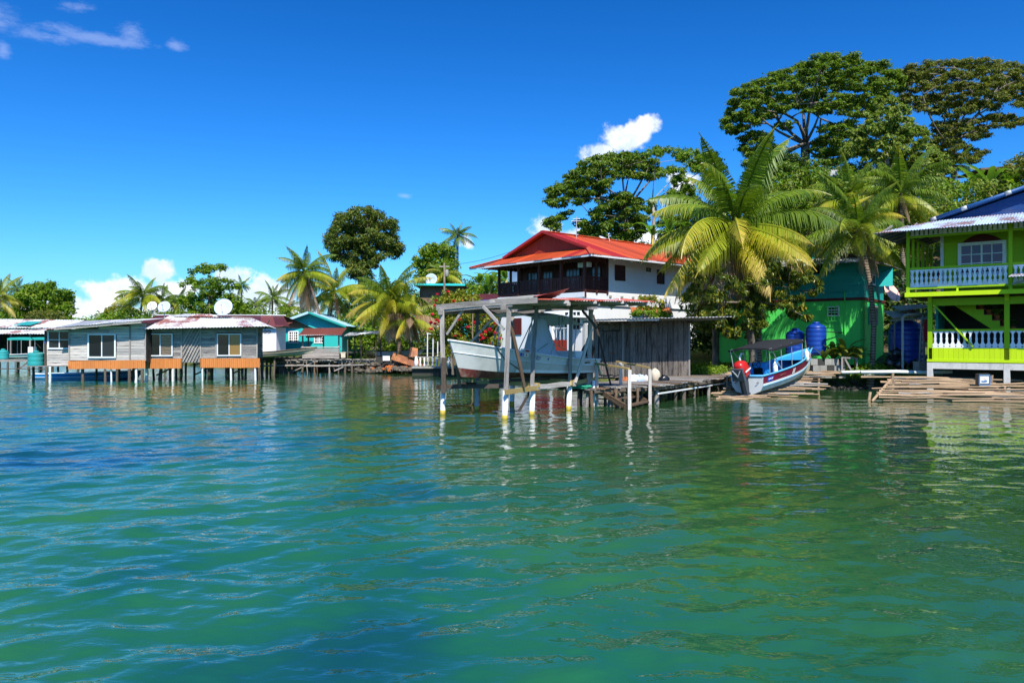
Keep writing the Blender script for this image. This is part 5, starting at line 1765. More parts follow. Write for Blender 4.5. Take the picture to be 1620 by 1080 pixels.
blob('sack', 'pale yellow sack standing on the dock against the shed', 'sack', at(1036, 606.5, 34.2), .48, .45, .62, 'cream_wall', 2)
for px, lab, m, k, s_ in ((1003, 'white laundry bag beside the stair rail on the dock', 'white_paint', 3, .5), (1012, 'faded blue cloth bundle among the bags on the dock', 'dish_blue', 4, .5), (1022, 'dirty white bag leaning on the yellow sack', 'cloth_mix', 5, .45), (990, 'brown bundle at the foot of the shed door', 'terracotta', 6, .4), (1050, 'small black bag on the dock right of the yellow sack', 'bag_black', 7, .45)):
    blob('bag', lab, 'bag', at(px, 608 - .03 * (px - 1000), 33.6), s_, s_, s_ * .8, m, k)
t = thing('net_heap', 'turquoise fishing net heap on the low step left of the stairs', 'net', (2.62, 28.75, .72))
b = MB(); g = random.Random(8)
for k in range(26):
    pts = [(g.uniform(-.4, .4), g.uniform(-.2, .2), g.uniform(.01, .12)) for _ in range(4)]
    b.tube(pts, .022, 4)
b.obj('net', M_['rope_green'], t)
plain('outboard_red', (.50, .015, .012), .3, .5)
plain('outboard_grey', (.03, .038, .05), .4, .5)
leaf('leaf_ginger', (.08, .12, .015), (.16, .19, .025), (.26, .24, .04), .3, .35, .25)
# ------------------------------------------------------------------ right: green houses, blue panga, rafts
# --- lime green house
t = thing('lime_house', 'two storey lime green wooden house with white fretwork railings and a rusty blue roof', 'house', (18.8, 36, 0), math.atan2(-.62, .785))
LWD, LDP = 9.6, 6.2
zf2, zr2, ze2, zf1 = 4.80, 5.93, 7.56, 2.16
XS = [0, 4.08, 8.2]
# upper floor
MB().box((LWD / 2, LDP / 2, 4.70), (LWD, LDP, .1)).obj('floor', M_['dark_wood'], t)
beam('floor_beam', (-.12, -.08, 4.70), (LWD, -.08, 4.70), .12, .2, M_['lime_band'], t, 'neat')
beam('floor_beam', (-.06, .0, 4.7), (-.06, LDP, 4.7), .1, .2, M_['lime_paint'], t, 'neat')
for x in XS: beam('post', (x, 0, 4.6), (x, 0, ze2 + .3), .14, .14, M_['lime_paint'], t, 'neat', up=Y1)
for k in range(1, 6): beam('post', (0, k * 1.2, 4.8), (0, k * 1.2, ze2), .12, .12, M_['lime_paint'], t, 'neat', up=Y1)
for x0, x1 in zip(XS, XS[1:]):
    beam('rail', (x0 + .07, 0, zr2), (x1 - .07, 0, zr2), .1, .09, M_['lime_paint'], t, 'neat')
    beam('rail', (x0 + .07, 0, 5.0), (x1 - .07, 0, 5.0), .09, .09, M_['lime_paint'], t, 'neat')
    balusters(t, (x0 + .09, -.0, 5.05), (x1 - .09, -.0, 5.05), .82, .20, 'upper', 'white_fret')
    beam('post', ((x0 + x1) / 2, 0, 4.8), ((x0 + x1) / 2, 0, 5.0), .08, .08, M_['lime_band'], t, 'neat', up=Y1)
    balusters(t, (x0 + .09, -.02, 7.47), (x1 - .09, -.02, 7.47), .25, .20, 'dark', 'white_fret', name='trim_board')
    beam('lintel', (x0 + .07, 0, 7.42), (x1 - .07, 0, 7.42), .09, .10, M_['lime_paint'], t, 'neat')
balusters(t, (0, .1, 5.05), (0, LDP - .1, 5.05), .82, .20, 'upper', 'white_fret')
beam('rail', (0, .07, zr2), (0, LDP, zr2), .1, .09, M_['lime_paint'], t, 'neat')
beam('lintel', (0, .07, 7.5), (0, LDP, 7.5), .09, .10, M_['lime_paint'], t, 'neat')
wx, wy = 1.16, 1.6
MB().box(((LWD + wx) / 2, (LDP + wy) / 2 + .02, 6.36), (LWD - wx, LDP - wy, 3.16)).obj('wall', M_['lime_paint'], t)
plank_wall(t, (wx + .1, wy - .01, 4.8), X1, LWD - wx - .1, 3.12, .17, 'lime_paint', [(.74 - .1, 2.60 - .1, .8, 2.35)], maxlen=9, th=.022, kind='neat', rough=.002)
beam('corner_board', (wx + .02, wy - .04, 4.8), (wx + .02, wy - .04, 7.9), .14, .05, M_['white_trim'], t, 'neat', up=-Y1)
window(t, (wx, wy, 4.8), X1, .68, .8, 1.94, 1.56, 4, 3, 'white_paint', 'glass_pink', fw=.15, mun=.045, base=.03, proud=.07)
cx = wx + .68 + .97
arc = [(cx - .82 + 1.64 * i / 14, 7.16 + .36 * math.sin(math.pi * i / 14) ** .8) for i in range(15)]
MB().prism([(x, z) for x, z in arc], basis(X1, Z, Y1, V((0, wy - .045, 0))), .05).obj('arch_panel', M_['dark_red'], t)
for k in range(6):
    beam('door_board', (5.3 + k * .16, wy - .06, 4.85), (5.3 + k * .16, wy - .06, 6.9), .15, .03, M_['maroon_wood'], t, 'neat', up=-Y1)
# purple flowers in a hanging basket at the far end of the side veranda
# lower floor, set back under the upper one
upper_parts = set(t.children)
MB().box(((LWD + 1.07) / 2, LDP / 2, 1.62), (LWD - 1.07, LDP, .1)).obj('floor', M_['dark_wood'], t)
XL = [1.07, 4.15, 8.2]
for x in XL:
    beam('post', (x, 0, 1.55), (x, 0, 4.6), .19 if x < 2 else .2, .16, M_['lime_paint'], t, 'neat', up=Y1)
    beam('post', (x, .02, -.9), (x, .02, 1.5), .24, .22, M_['old_concrete'], t, 'neat', up=Y1)
    MB().box((x, -.1, 4.5), (.16, .12, .34)).obj('bracket', M_['lime_band'], t)
for x0, x1 in zip(XL, XL[1:]):
    beam('lintel', (x0 + .1, .0, 4.36), (x1 - .1, .0, 4.36), .1, .34, M_['lime_paint'], t, 'neat')
    beam('rail', (x0 + .1, -.01, 3.03), (x1 - .1, -.01, 3.03), .11, .09, M_['lime_paint'], t, 'neat')
    balusters(t, (x0 + .1, -.03, 2.20), (x1 - .1, -.03, 2.20), .79, .235, 'lower', 'white_fret')
    n = round((x1 - x0) / .2)
    for k in range(n):
        u = x0 - .05 + (x1 - x0) * (k + .5) / n
        beam('apron_board', (u, -.06, 1.62), (u, -.06, 2.19), (x1 - x0) / n * .975, .04, M_['lime_band'], t, 'neat', up=-Y1)
    beam('apron_board', (x0 - .12, -.075, 1.60), (x1 - .12, -.075, 1.60), .05, .13, M_['lime_band'], t, 'neat')
    beam('sill_beam', (x0 + .12, .02, 1.36), (x1 - .12, .02, 1.36), .2, .30, M_['old_concrete'], t, 'neat')
beam('brace', (1.2, -.06, 4.3), (2.85, -.1, 2.25), .06, .15, M_['lime_paint'], t, 'neat', up=Y1)
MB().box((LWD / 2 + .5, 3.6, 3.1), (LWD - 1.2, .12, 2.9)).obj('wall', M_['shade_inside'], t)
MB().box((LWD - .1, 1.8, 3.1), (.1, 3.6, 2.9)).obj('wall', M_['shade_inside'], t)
MB().box((1.1, 2.6, 3.1), (.1, 2.0, 2.9)).obj('wall', M_['jade_wall'], t)
MB().box((LWD / 2 + .5, 3.4, .5), (LWD - 1.2, .2, 2.0)).obj('crawl_wall', M_['dark_stone'], t)
st = MB()
xs0, zs0, run, ris = 1.75, 4.55, .32, .27
poly = [(xs0 - .25, zs0)]
for k in range(6):
    poly += [(xs0 + .75 + k * run, zs0 - k * ris), (xs0 + .75 + k * run, zs0 - (k + 1) * ris)]
poly += [(xs0 + .75 + 5 * run - .45, zs0 - 6 * ris)]
sg = MB().prism(poly, basis(X1, Z, -Y1, V((0, 1.05, 0))), .05).obj('stair_stringer', M_['lime_paint'], t)
for k in range(1, 7):
    MB().box((xs0 + .75 + (k - .45) * run, 1.5, zs0 - k * ris + .02), (run + .06, .95, .04)).obj('stair_tread', M_['brick_red'], t)
for o_ in set(t.children) - upper_parts: o_.matrix_basis = Matrix.Translation((-.28, .85, 0)) @ o_.matrix_basis
for i, (k, m) in enumerate(((2, 'leaf_dark'), (3, 'leaf_dark'), (4, 'leaf_bright'), (5, 'leaf_mango'), (6, 'leaf_dark'))):
    x, z = xs0 + .75 + (k - .45) * run, zs0 - k * ris + .04
    labs = ['potted plant on the highest visible step of the lime green stairs', 'dark leafed potted plant on the second visible step of the lime stairs', 'pale bushy potted plant midway down the lime green stairs', 'small potted plant near the foot of the lime stairs', 'large spreading potted plant on the lowest step of the lime stairs']
    w = t.matrix_basis @ V((x, 1.3, z)) if False else Matrix.Translation((18.8, 36, 0)) @ Matrix.Rotation(math.atan2(-.62, .785), 4, 'Z') @ V((x - .28, 2.2, z))
    p = thing('potted_plant', labs[i], 'potted plant', w, 0, 'potted plants on the stairs')
    MB().lathe([(.09, 0), (.13, .2), (.14, .22), (.12, .22), (0, .2)], 12).obj('pot', M_['terracotta'], p, True)
    ps, no = clump_points([(V((0, 0, .4)), .22)], 60, np.random.RandomState(i), .5)
    put('foliage', leaves_mesh('foliage', ps, no, .16, .07, M_[m], .2, np.random.RandomState(i)), p)['kind'] = 'stuff'
# roof of the lime house
rx0, rx1, fy0, by1, gy, ridge = -1.2, LWD + 1.2, -1.45, 7.2, .9, LWD / 2
sl2 = .30
skd = gy - fy0
Wr = rx1 - rx0
def bl(i, n): return 'zinc_blue'
sheets(t, 'roof_sheet', (rx0, fy0, ze2), (rx1, fy0, ze2), (rx1, gy, ze2 + skd * sl2), (rx0, gy, ze2 + skd * sl2), bl, .8, .115, .017, 5, vt=lambda u: min(1, u * Wr / skd, (1 - u) * Wr / skd))
hwl = ridge - rx0
Lq = by1 - fy0
zrl = ze2 + hwl * sl2
sheets(t, 'roof_sheet', (rx0, by1, ze2), (rx0, fy0, ze2), (ridge, fy0, zrl), (ridge, by1, zrl), lambda i, n: 'zinc_blue' if i == n - 1 else 'roof_blue', .8, .16, .017, vt=lambda u: min(1, (1 - u) * Lq / hwl) if (1 - u) * Lq < skd - .3 else 1)
sheets(t, 'roof_sheet', (rx1, fy0, ze2), (rx1, by1, ze2), (ridge, by1, zrl), (ridge, fy0, zrl), ['roof_blue'], .8, .16, .017, vt=lambda u: min(1, u * Lq / hwl) if u * Lq < skd - .3 else 1)
zg = ze2 + skd * sl2 - .06
gx0, gx1 = rx0 + skd + .1, rx1 - skd - .1
gable_rows(t, (gx0, gy + .03, zg), X1, 0, gx1 - gx0, ridge - gx0, (ridge - gx0) * sl2 - .02, 'blue_gable', .2)
MB().tube([(gx0 - .35, gy - .32, zg + .06), (ridge, gy - .32, zrl + .05)], .085, 8).obj('barge_roll', M_['roof_blue'], t, True)
MB().tube([(gx1 + .35, gy - .32, zg + .06), (ridge, gy - .32, zrl + .05)], .085, 8).obj('barge_roll', M_['roof_blue'], t, True)
for k in (.02, .34, .78):
    c = V((gx0 - .35, gy - .32, zg + .06)).lerp(V((ridge, gy - .32, zrl + .05)), k); d = V((1, 0, sl2)).normalized() * .12
    MB().tube([c - d, c + d], .10, 8).obj('strap', M_['zinc'], t, True)
for k in range(9): beam('rafter', (rx0 + .05, -.6 + k * .9, ze2 - .04), (.1, -.6 + k * .9, ze2 + .33), .05, .09, M_['grey_wood'], t, 'neat')
for k in range(10): beam('rafter', (-.9 + k * 1.1, fy0 + .05, ze2 - .03), (-.9 + k * 1.1, wy - .6, ze2 + .62), .05, .09, M_['grey_wood'], t, 'neat')
MB().box((LWD / 2, LDP / 2, ze2 + .40), (LWD - .2, LDP - .2, .04)).obj('ceiling', M_['dark_wood'], t)
MB().tube([(XS[1] + .1, -.35, 5.0), (XS[1] + .55, -.2, 5.16), (XS[1] + 1.6, -.2, 5.1)], .05).obj('gutter_pipe', M_['pvc_grey'], t)
sheets(t, 'porch_sheet', (XS[1] + .0, -1.0, 5.28), (8.4, -1.0, 5.36), (8.4, .0, 5.58), (XS[1] + .1, .0, 5.5), ['zinc_blue', 'zinc_rust'], .7, .115, .016)
LM = Matrix.Translation((18.8, 36, 0)) @ Matrix.Rotation(math.atan2(-.62, .785), 4, 'Z')
fpt = thing('flower_basket', 'hanging basket of pink and white flowers at the far end of the lime veranda', 'plant', LM @ V((.5, 4.6, 6.0)))
ps, no = clump_points([(V((0, 0, .0)), (.38, .38, .42))], 260, np.random.RandomState(4), .3)
leaf('petal_pale', (.45, .25, .42), (.65, .45, .60), (.30, .10, .30), .3)
put('foliage', leaves_mesh('foliage', ps[:90], no[:90], .14, .07, M_['leaf_dark'], .2, np.random.RandomState(1)), fpt)['kind'] = 'stuff'
put('blossom', leaves_mesh('blossom', ps[90:], no[90:], .09, .08, M_['petal_pale'], .1, np.random.RandomState(2)), fpt)['kind'] = 'stuff'

# --- two tone green house
t = thing('green_house', 'two tone house, bright green plaster below and dark jade boards above, behind the blue panga', 'house', (19.5, 42, 0), math.atan2(.788, .616))
GW, GD = 8.4, 4.7
zb_, zm, zt_ = 1.2, 4.87, 7.05
wallbox(t, 'wall', (0, GW, 0), (0, 0, 0), zb_, zm, .2, 'green_wall')
wallbox(t, 'wall', (0, 0, 0), (GD, 0, 0), zb_, zm, .2, 'green_wall')
wallbox(t, 'wall', (GD, 0, 0), (GD, GW, 0), zb_, zm, .2, 'green_wall'); wallbox(t, 'wall', (GD, GW, 0), (0, GW, 0), zb_, zm, .2, 'green_wall')
apex, ga = 8.55, 4.2
MB().add([(x, y, z) for x in (.05, GD) for y, z in ((0.05, zm), (GW - .05, zm), (GW - .05, zt_), (ga, apex), (.05, zt_))], [(0, 1, 2, 3, 4), (9, 8, 7, 6, 5), (0, 5, 6, 1), (1, 6, 7, 2), (2, 7, 8, 3), (3, 8, 9, 4), (4, 9, 5, 0)]).obj('upper_wall', M_['jade_wall'], t)
plank_wall(t, (.04, GW, zm + .08), -Y1, GW, zt_ - zm - .08, .17, 'jade_wall', [(GW - 2.75, GW - 1.95, 1.45, 1.98)], maxlen=9, th=.022, kind='neat', rough=.003)
gable_rows(t, (.04, GW, zt_), -Y1, 0, GW, GW - ga, apex - zt_ - .02, 'jade_wall', .17)
plank_wall(t, (0, .03, zm + .08), X1, GD, zt_ - zm - .1, .17, 'jade_wall', [(1.2, 2.5, .75, 2.0)], maxlen=9, th=.022, kind='neat', rough=.003)
beam('belt_board', (-.03, GW, zm), (-.03, 0, zm), .06, .15, M_['dark_red'], t, 'neat'); beam('belt_board', (0, -.03, zm), (GD, -.03, zm), .06, .15, M_['dark_red'], t, 'neat')
MB().box((.03, 2.35, zm + 1.8), (.08, .82, .54)).obj('dark_window', M_['dark_inside'], t)
beam('sash', (-.02, 2.35, zm + 1.55), (-.02, 2.35, zm + 2.06), .04, .04, M_['jade_wall'], t, 'neat', up=Y1)
w_ = window(t, (0, GW, 0), -Y1, GW - 1.95, 3.92, .66, .58, 1, 3, 'white_paint', 'glass', fw=.08, mun=.06)
gb = MB()
for k in range(7): gb.bar((-.22, 1.15 + k * .17, 3.66), (-.22, 1.15 + k * .17, 4.68), .02, .02, Y1)
for k in range(5): gb.bar((-.22, 1.1, 3.66 + k * .25), (-.22, 2.2, 3.66 + k * .25), .02, .02)
for y in (1.12, 2.2):
    for z in (3.66, 4.66): gb.bar((-.22, y, z), (0, y, z), .02, .02)
gb.obj('window_grille', M_['green_wall'], t)
window(t, (0, GW, 0), -Y1, GW - 6.5, 3.3, .9, 1.3, 2, 4, 'white_paint', 'glass', fw=.08, mun=.05)
for u, w in ((.93, .72), (2.0, 1.05)):
    f = window(t, (0, 0, 0), X1, u, 3.45, w, 1.2, 1, 1, 'jade_wall', 'glass', fw=.08)
    for k in range(9): beam('slat', (u + .1, -.04, 3.55 + k * .12), (u + w - .1, -.04, 3.55 + k * .12), .04, .08, M_['concrete'], f, 'neat')
window(t, (0, 0, 0), X1, 1.25, zm + .85, 1.2, 1.2, 2, 2, 'white_paint', 'glass', fw=.09)
MB().box((0, 0, 0), (1, 1, 1), m=Matrix.Translation((2.75, -.42, zm + 1.4)) @ Matrix.Rotation(R(-62), 4, 'Z') @ Matrix.Diagonal((.95, .05, 1.15, 1))).obj('shutter', M_['teal_wall'], t)
MB().box((1.35, -.05, zm + .45), (.16, .03, .7)).obj('hanging_cloth', M_['white_paint'], t)
sheets(t, 'awning_sheet', (-1.0, GW + .2, 6.78), (-1.0, .0, 6.82), (.0, .0, 7.28), (.0, GW + .2, 7.24), ['zinc_white', 'zinc'], .85, .2, .022)
for k in range(7): beam('awning_bracket', (-.9, .3 + k * 1.35, 6.76), (.0, .3 + k * 1.35, 6.3), .05, .06, M_['jade_wall'], t, 'neat')
sheets(t, 'roof_sheet', (GD + .5, -.9, zt_ - .30), (-.35, -.9, zt_ - .30), (-.35, ga, apex + .08), (GD + .5, ga, apex + .08), ['zinc_rust', 'zinc'], .9, .2, .02) if False else sheets(t, 'roof_sheet', (-.35, -.9, zt_ - .25), (GD + .5, -.9, zt_ - .25), (GD + .5, ga, apex + .06), (-.35, ga, apex + .06), ['zinc', 'roof_rustred'], .9, .2, .02)
sheets(t, 'roof_sheet', (GD + .5, GW + .6, zt_ - .2), (-.35, GW + .6, zt_ - .2), (-.35, ga, apex + .06), (GD + .5, ga, apex + .06), ['zinc', 'roof_rustred'], .9, .2, .02)
beam('barge_board', (-.38, -.9, zt_ - .33), (-.38, ga, apex + .0), .03, .14, M_['dark_wood'], t, 'neat'); beam('barge_board', (-.38, GW + .6, zt_ - .28), (-.38, ga, apex), .03, .14, M_['dark_wood'], t, 'neat')
MB().tube([(-.06, 1.0, zb_ + .6), (-.06, 1.0, 4.8), (-.06, 1.0, 5.3)], .03).obj('drain_pipe', M_['green_wall'], t)
MB().tube([(-.06, 4.0, 4.9), (-.06, 4.0, 7.0)], .03).obj('drain_pipe', M_['teal_wall'], t)
MB().tube([(-.06, .9, 5.3), (-.06, 2.2, 5.32)], .03).obj('drain_pipe', M_['jade_wall'], t)
MB().tube([(-.06, 1.0, 3.0), (-.3, 1.9, 3.05), (-.4, 2.6, 2.9)], .025).obj('hose', M_['rubber'], t)
dish('wall_dish', 'faded pink satellite dish beside the jade upper storey of the two tone house', at(1409, 472, 44), .60, (.42, -.78, .45), 'dish_pink', None, .3)

# --- blue tanks, rocks, plants by the shore
gz = lambda px, d: V((px2x(px, d), d, zl(px2x(px, d), d)))
def tank(lab, px, d, r, z0, h, dome):
    t = barrel('water_tank', lab, 'water tank', V((px2x(px, d), d, z0)), r, h, 'blue_tank', 6, dome)
    return t
tank('round blue water tank standing free in front of the bright green wall', 1291, 40.4, .52, 1.75, 1.45, .24)
tank('lower blue water tank half hidden behind the black boat canopy', 1258, 41.2, .50, 1.60, 1.3, .22)
tank('big dark blue tank in the shade left of the lime green house', 1433, 40.5, .85, 1.35, 1.75, .55)

def rock(name, lab, p, s_, seed, m='dark_stone', cat='rock', group=None):
    g = random.Random(seed)
    n, rows = 9, 5
    vs, fs = [], []
    for j in range(rows + 1):
        a = math.pi * j / rows
        for i in range(n):
            q = 2 * math.pi * i / n
            k = g.uniform(.8, 1.15)
            vs.append((s_[0] / 2 * math.sin(a) ** .7 * math.cos(q) * k, s_[1] / 2 * math.sin(a) ** .7 * math.sin(q) * k, s_[2] / 2 * math.cos(a) * g.uniform(.9, 1.1)))
    for j in range(rows):
        for i in range(n):
            i2 = (i + 1) % n; fs.append((j * n + i, j * n + i2, (j + 1) * n + i2, (j + 1) * n + i)[::-1])
    o = MB().add(vs, fs).obj(name, M_[m], None)
    o.location = V(p); o.rotation_euler = (0, 0, g.random() * 6)
    if lab: tag(o, lab, cat, group)
    return o
def rubble(name, pts, smin, smax, n, m, seed):
    """nobody could count these stones: one object"""
    g = random.Random(seed)
    b = MB()
    for k in range(n):
        p = g.choice(pts)
        q = V((p[0] + g.gauss(0, p[3]), p[1] + g.gauss(0, p[3]), 0)); q.z = (p[2] if p[2] is not None else zl(q.x, q.y)) + g.uniform(-.05, .12)
        s_ = g.uniform(smin, smax)
        vs = []
        for j in range(4):
            a = math.pi * (j + .3) / 3.6
            for i in range(6):
                an = 1.047 * i + g.uniform(-.2, .2)
                vs.append(q + V((s_ * math.sin(a) * math.cos(an) * g.uniform(.7, 1.2), s_ * math.sin(a) * math.sin(an) * g.uniform(.7, 1.2), s_ * .7 * math.cos(a))))
        fs = [(5, 4, 3, 2, 1, 0)][::-1] + [(18, 19, 20, 21, 22, 23)][::-1] + [(j * 6 + i, (j + 1) * 6 + i, (j + 1) * 6 + (i + 1) % 6, j * 6 + (i + 1) % 6) for j in range(3) for i in range(6)]
        b.add(vs, fs)
    return tag(b.obj(name, M_[m]), kind='stuff')
rubble('shore_stones', [(px2x(p, d), d, None, .5) for p, d in ((1180, 41.5), (1210, 41), (1330, 39.8), (1360, 39.6), (1390, 39.4), (1420, 39.3), (1450, 39.2), (1150, 43), (1480, 38.6))], .06, .22, 420, 'dark_stone', 2)
t = thing('stone_plinth', 'low mottled concrete block wall under the free standing blue tank', 'wall', V((px2x(1282, 39.6), 39.6, .55)))
for j in range(3):
    for i in range(5):
        MB().box((.2 + i * .37 + .12 * (j % 2), .3 + rnd.uniform(-.02, .02), .2 + j * .34), (.355, .6, .325)).obj('block', M_['rubble' if False else 'concrete' if (i + j) % 3 else 'dark_stone'], t)
t = thing('crate_frame', 'broken grey wooden trestle between the stone plinth and the ginger plants', 'trestle', V((px2x(1332, 39.2), 39.2, .95)))
for a, b in (((0, 0, 0), (0, 0, .75)), ((.75, 0, 0), (.75, 0, .7)), ((0, 0, .72), (.8, 0, .68)), ((.15, 0, .65), (.5, 0, .02))): beam('plank', a, b, .09, .06, M_['grey_wood'], t, up=Y1)
for i, (px, d, h, nl, Ln, Wd) in enumerate(((1318, 40, .45, 15, 1.25, .34), (1338, 39.7, .5, 16, 1.35, .36), (1354, 39.7, .4, 12, 1.15, .32), (1304, 39.7, .3, 9, .9, .28))):
    labs = ['broad leafed ginger clump right of the free standing blue tank', 'tallest ginger clump in the middle of the row before the green wall', 'ginger clump at the left foot of the leaning palm trunk', 'small low ginger plant touching the blue tank']
    banana('ginger_plant', labs[i], V((px2x(px, d), d, 1.30)), h, nl, Ln, Wd, 40 + i, 'leaf_ginger' if 'leaf_ginger' in MATS else 'leaf_bright', 'ginger plants by the green wall')
for i, (px, d, s_, lab) in enumerate(((1410, 39.4, .8, 'largest black rubbish bag heaped under the blue tank'), (1424, 39.0, .62, 'middle black rubbish bag leaning on the grey pipe'), (1448, 39.2, .6, 'right hand black rubbish bag behind the grey pipe'), (1418, 39.8, .7, 'black rubbish bag on top of the heap by the blue tank'))):
    blob('rubbish_bag', lab, 'rubbish bag', V((px2x(px, d), d, 1.05 if i < 3 else 1.55)), s_, s_, s_ * .85, 'bag_black', 60 + i, (), 'black rubbish bags')
t = thing('pipe_frame', 'tall bent grey plumbing pipes in front of the shaded blue tank', 'pipe', V((px2x(1428, 38.6), 38.6, .75)))
MB().tube([(-1.9, .3, .0), (-.9, .15, .1), (0, 0, .28), (.0, 0, .45), (0, 0, 2.95), (.12, 0, 3.1), (.3, 0, 3.12), (1.4, .2, 3.15)], .065, 8).obj('pipe', M_['pvc_grey'], t, True)
MB().tube([(.95, .2, .6), (1.08, .2, 2.9), (1.15, .2, 3.05), (1.5, .3, 3.4)], .045, 8).obj('pipe', M_['pvc_grey'], t, True)
tag(MB().tube([(-1.2, 0, .0), (.6, .0, .02), (2.0, -.1, -.02), (3.2, -.2, .03)], .09, 8).obj('ground_pipe', M_['pvc'], None, True, None, V((px2x(1400, 37.6), 37.6, .98))), 'long white drain pipe lying on the bank left of the lime house', 'pipe')
tag(MB().tube([(0, 0, 0), (.9, .05, .03), (2.1, .1, .01)], .08, 8).obj('ground_pipe', M_['pvc'], None, True, None, V((px2x(1331, 38.4), 38.4, .93))), 'short white pipe lying at the water edge below the ginger plants', 'pipe')
t = thing('scrap_roof', 'patchwork of loose tin sheets over the gap between the jade and lime houses', 'shelter', V((px2x(1412, 39.5), 39.5, 0)))
for i, (a, b, c, d) in enumerate((((0, 0, 3.72), (1.6, -.2, 3.85), (1.7, 1.2, 4.25), (.1, 1.3, 4.1)), ((.5, .3, 4.1), (2.1, .0, 4.3), (2.2, 1.4, 4.5), (.6, 1.5, 4.4)), ((1.1, -.5, 3.6), (2.2, -.7, 3.7), (2.3, .6, 4.0), (1.2, .7, 3.9)))):
    sheets(t, 'sheet', a, b, c, d, ['zinc', 'zinc_rust'], .8, .16, .018)
for x, y, z in ((.2, .2, 3.8), (1.7, .1, 3.9), (2.1, 1.0, 4.2), (.9, 1.2, 4.2)): pole('post', (x, y, .8), (x, y, z), .05, M_['grey_wood'], t)
beam('beam', (-.1, .1, 3.6), (2.2, -.1, 3.7), .06, .1, M_['grey_wood'], t)
t = thing('garment', 'dark red garment hanging in the shade at the corner of the lime house', 'clothing', V((px2x(1468, 38.3), 38.3, 2.5)))
MB().add([(-.16, 0, 0), (.16, .03, -.05), (.2, .0, .85), (.06, -.05, 1.1), (-.06, .04, 1.12), (-.2, 0, .8)], [(0, 1, 2, 3, 4, 5)]).add([(-.16, .05, 0), (.16, .08, -.05), (.2, .05, .85), (.06, .0, 1.1), (-.06, .09, 1.12), (-.2, .05, .8)], [(5, 4, 3, 2, 1, 0)]).obj('cloth', M_['red_cloth'], t, True)
crate('stone_block', 'mossy concrete block under the pipes left of the lime house', 'block', V((px2x(1457, 38.2), 38.2, .95)), .6, .4, .5, 'concrete', .3)

# --- blue panga
DIR = V((.70, .714, 0)).normalized()
BO2 = V((10.62, 34.1, .04))
Mb = place(BO2, math.atan2(DIR.y, DIR.x), R(5.2), R(-2))
bt, hs = boat('panga', 'sky blue panga with maroon stripe and black canopy drawn up on the log ramp', Mb, 7.1, 1.85, .92, 1.5,
              ['boat_cream', 'boat_white', 'boat_maroon', 'boat_sky', 'boat_blue', 'boat_white', 'boat_deep'], .42, deck=.36, rail=.045, kf=.5)
for sg in (1, -1):
    vs, fs = [], []
    for h in hs[:15]:                                     # white lower band and maroon stripe edging
        a, c = V(h[2]), V(h[3])
        for q in (-.02, .22):
            p = a.lerp(c, q); vs.append((p.x, sg * (p.y + .008), p.z))
    for i in range(14): fs.append((2 * i, 2 * i + 2, 2 * i + 3, 2 * i + 1) if sg < 0 else (2 * i + 1, 2 * i + 3, 2 * i + 2, 2 * i))
    MB().add(vs, fs).obj('stripe', M_['boat_white'], bt, True)
for x in (2.75, 2.9, 6.0, 6.12):                          # white slashes on the maroon stripe
    p, tx, up, n_ = on_hull(hs, x, .28, .014, sgn=-1)
    MB().prism([(0, 0), (.07, 0), (.17, .24), (.10, .24)], basis(tx, up, n_, p), .004).obj('slash_mark', M_['white_paint'], bt)
p, tx, up, n_ = on_hull(hs, .62, .55, .014, sgn=-1)
MB().prism([(-.32, -.11), (.2, -.11), (.32, .11), (-.2, .11)], basis(tx, up, n_, p), .004).obj('decal', M_['blue_wall'], bt)
def scribble(p, tx, up, n_, w, h, m, seed):          # worn brush script, no longer readable
    g = random.Random(seed)
    pts = [p + n_ * .008 + tx * (w * (k / 15 - .5)) + up * (h * math.sin(k * 2.1 + seed) * g.uniform(.3, 1)) for k in range(16)]
    MB().tube(pts, .011, 4).obj('script_mark', M_[m], bt)
scribble(p, tx, up, n_, .42, .06, 'white_paint', 1)
p, tx, up, n_ = on_hull(hs, 1.75, .58, .014, sgn=-1)
scribble(p, tx, up, n_, .55, .05, 'boat_red', 2)
for y in (-.55, .5): MB().tube([(-.01, y, .62), (-.06, y, .64), (-.06, y + .08, .6)], .015, 5).obj('cleat', M_['black_plastic'], bt)
z = 2.2
x0, x1 = .35, 4.0
vs, fs = [], []
for i in range(13):
    for j in range(9):
        u, v = i / 12, j / 8
        vs.append((x0 + (x1 - x0) * u, (v - .5) * 2.0, 2.05 + .1 * u + .20 * math.sin(math.pi * min(1, max(0, v))) ** .6 * (.4 + .6 * math.sin(math.pi * min(1, u * 1.0)) ** .5) - .03 * abs(math.sin(u * 9.4))))
for i in range(12):
    for j in range(8):
        q = i * 9 + j; fs.append((q, q + 9, q + 10, q + 1))
m_ = MB().add(vs, fs); m_.add([(x, y, z_ - .02) for x, y, z_ in vs], [f[::-1] for f in fs])
for j in (0, 8):
    for i in range(12):
        a, b_ = i * 9 + j, i * 9 + 9 + j
        m_.add([vs[a], vs[b_], V(vs[b_]) - V((0, 0, .1 + .02 * math.sin(i))), V(vs[a]) - V((0, 0, .1 + .02 * math.sin(i - 1)))], [(0, 1, 2, 3)])
m_.obj('canopy', M_['canvas_black'], bt, True)
for xb, xt in ((.5, .45), (1.7, .6), (1.7, 1.6), (2.8, 2.7), (3.9, 3.9)):
    for sg in (-1, 1): MB().tube([(xb, sg * .86, .95 + .03 * xb), (xt, sg * .95, 2.06 + .03 * xt)], .02, 6).obj('canopy_pole', M_['steel_pipe'], bt)
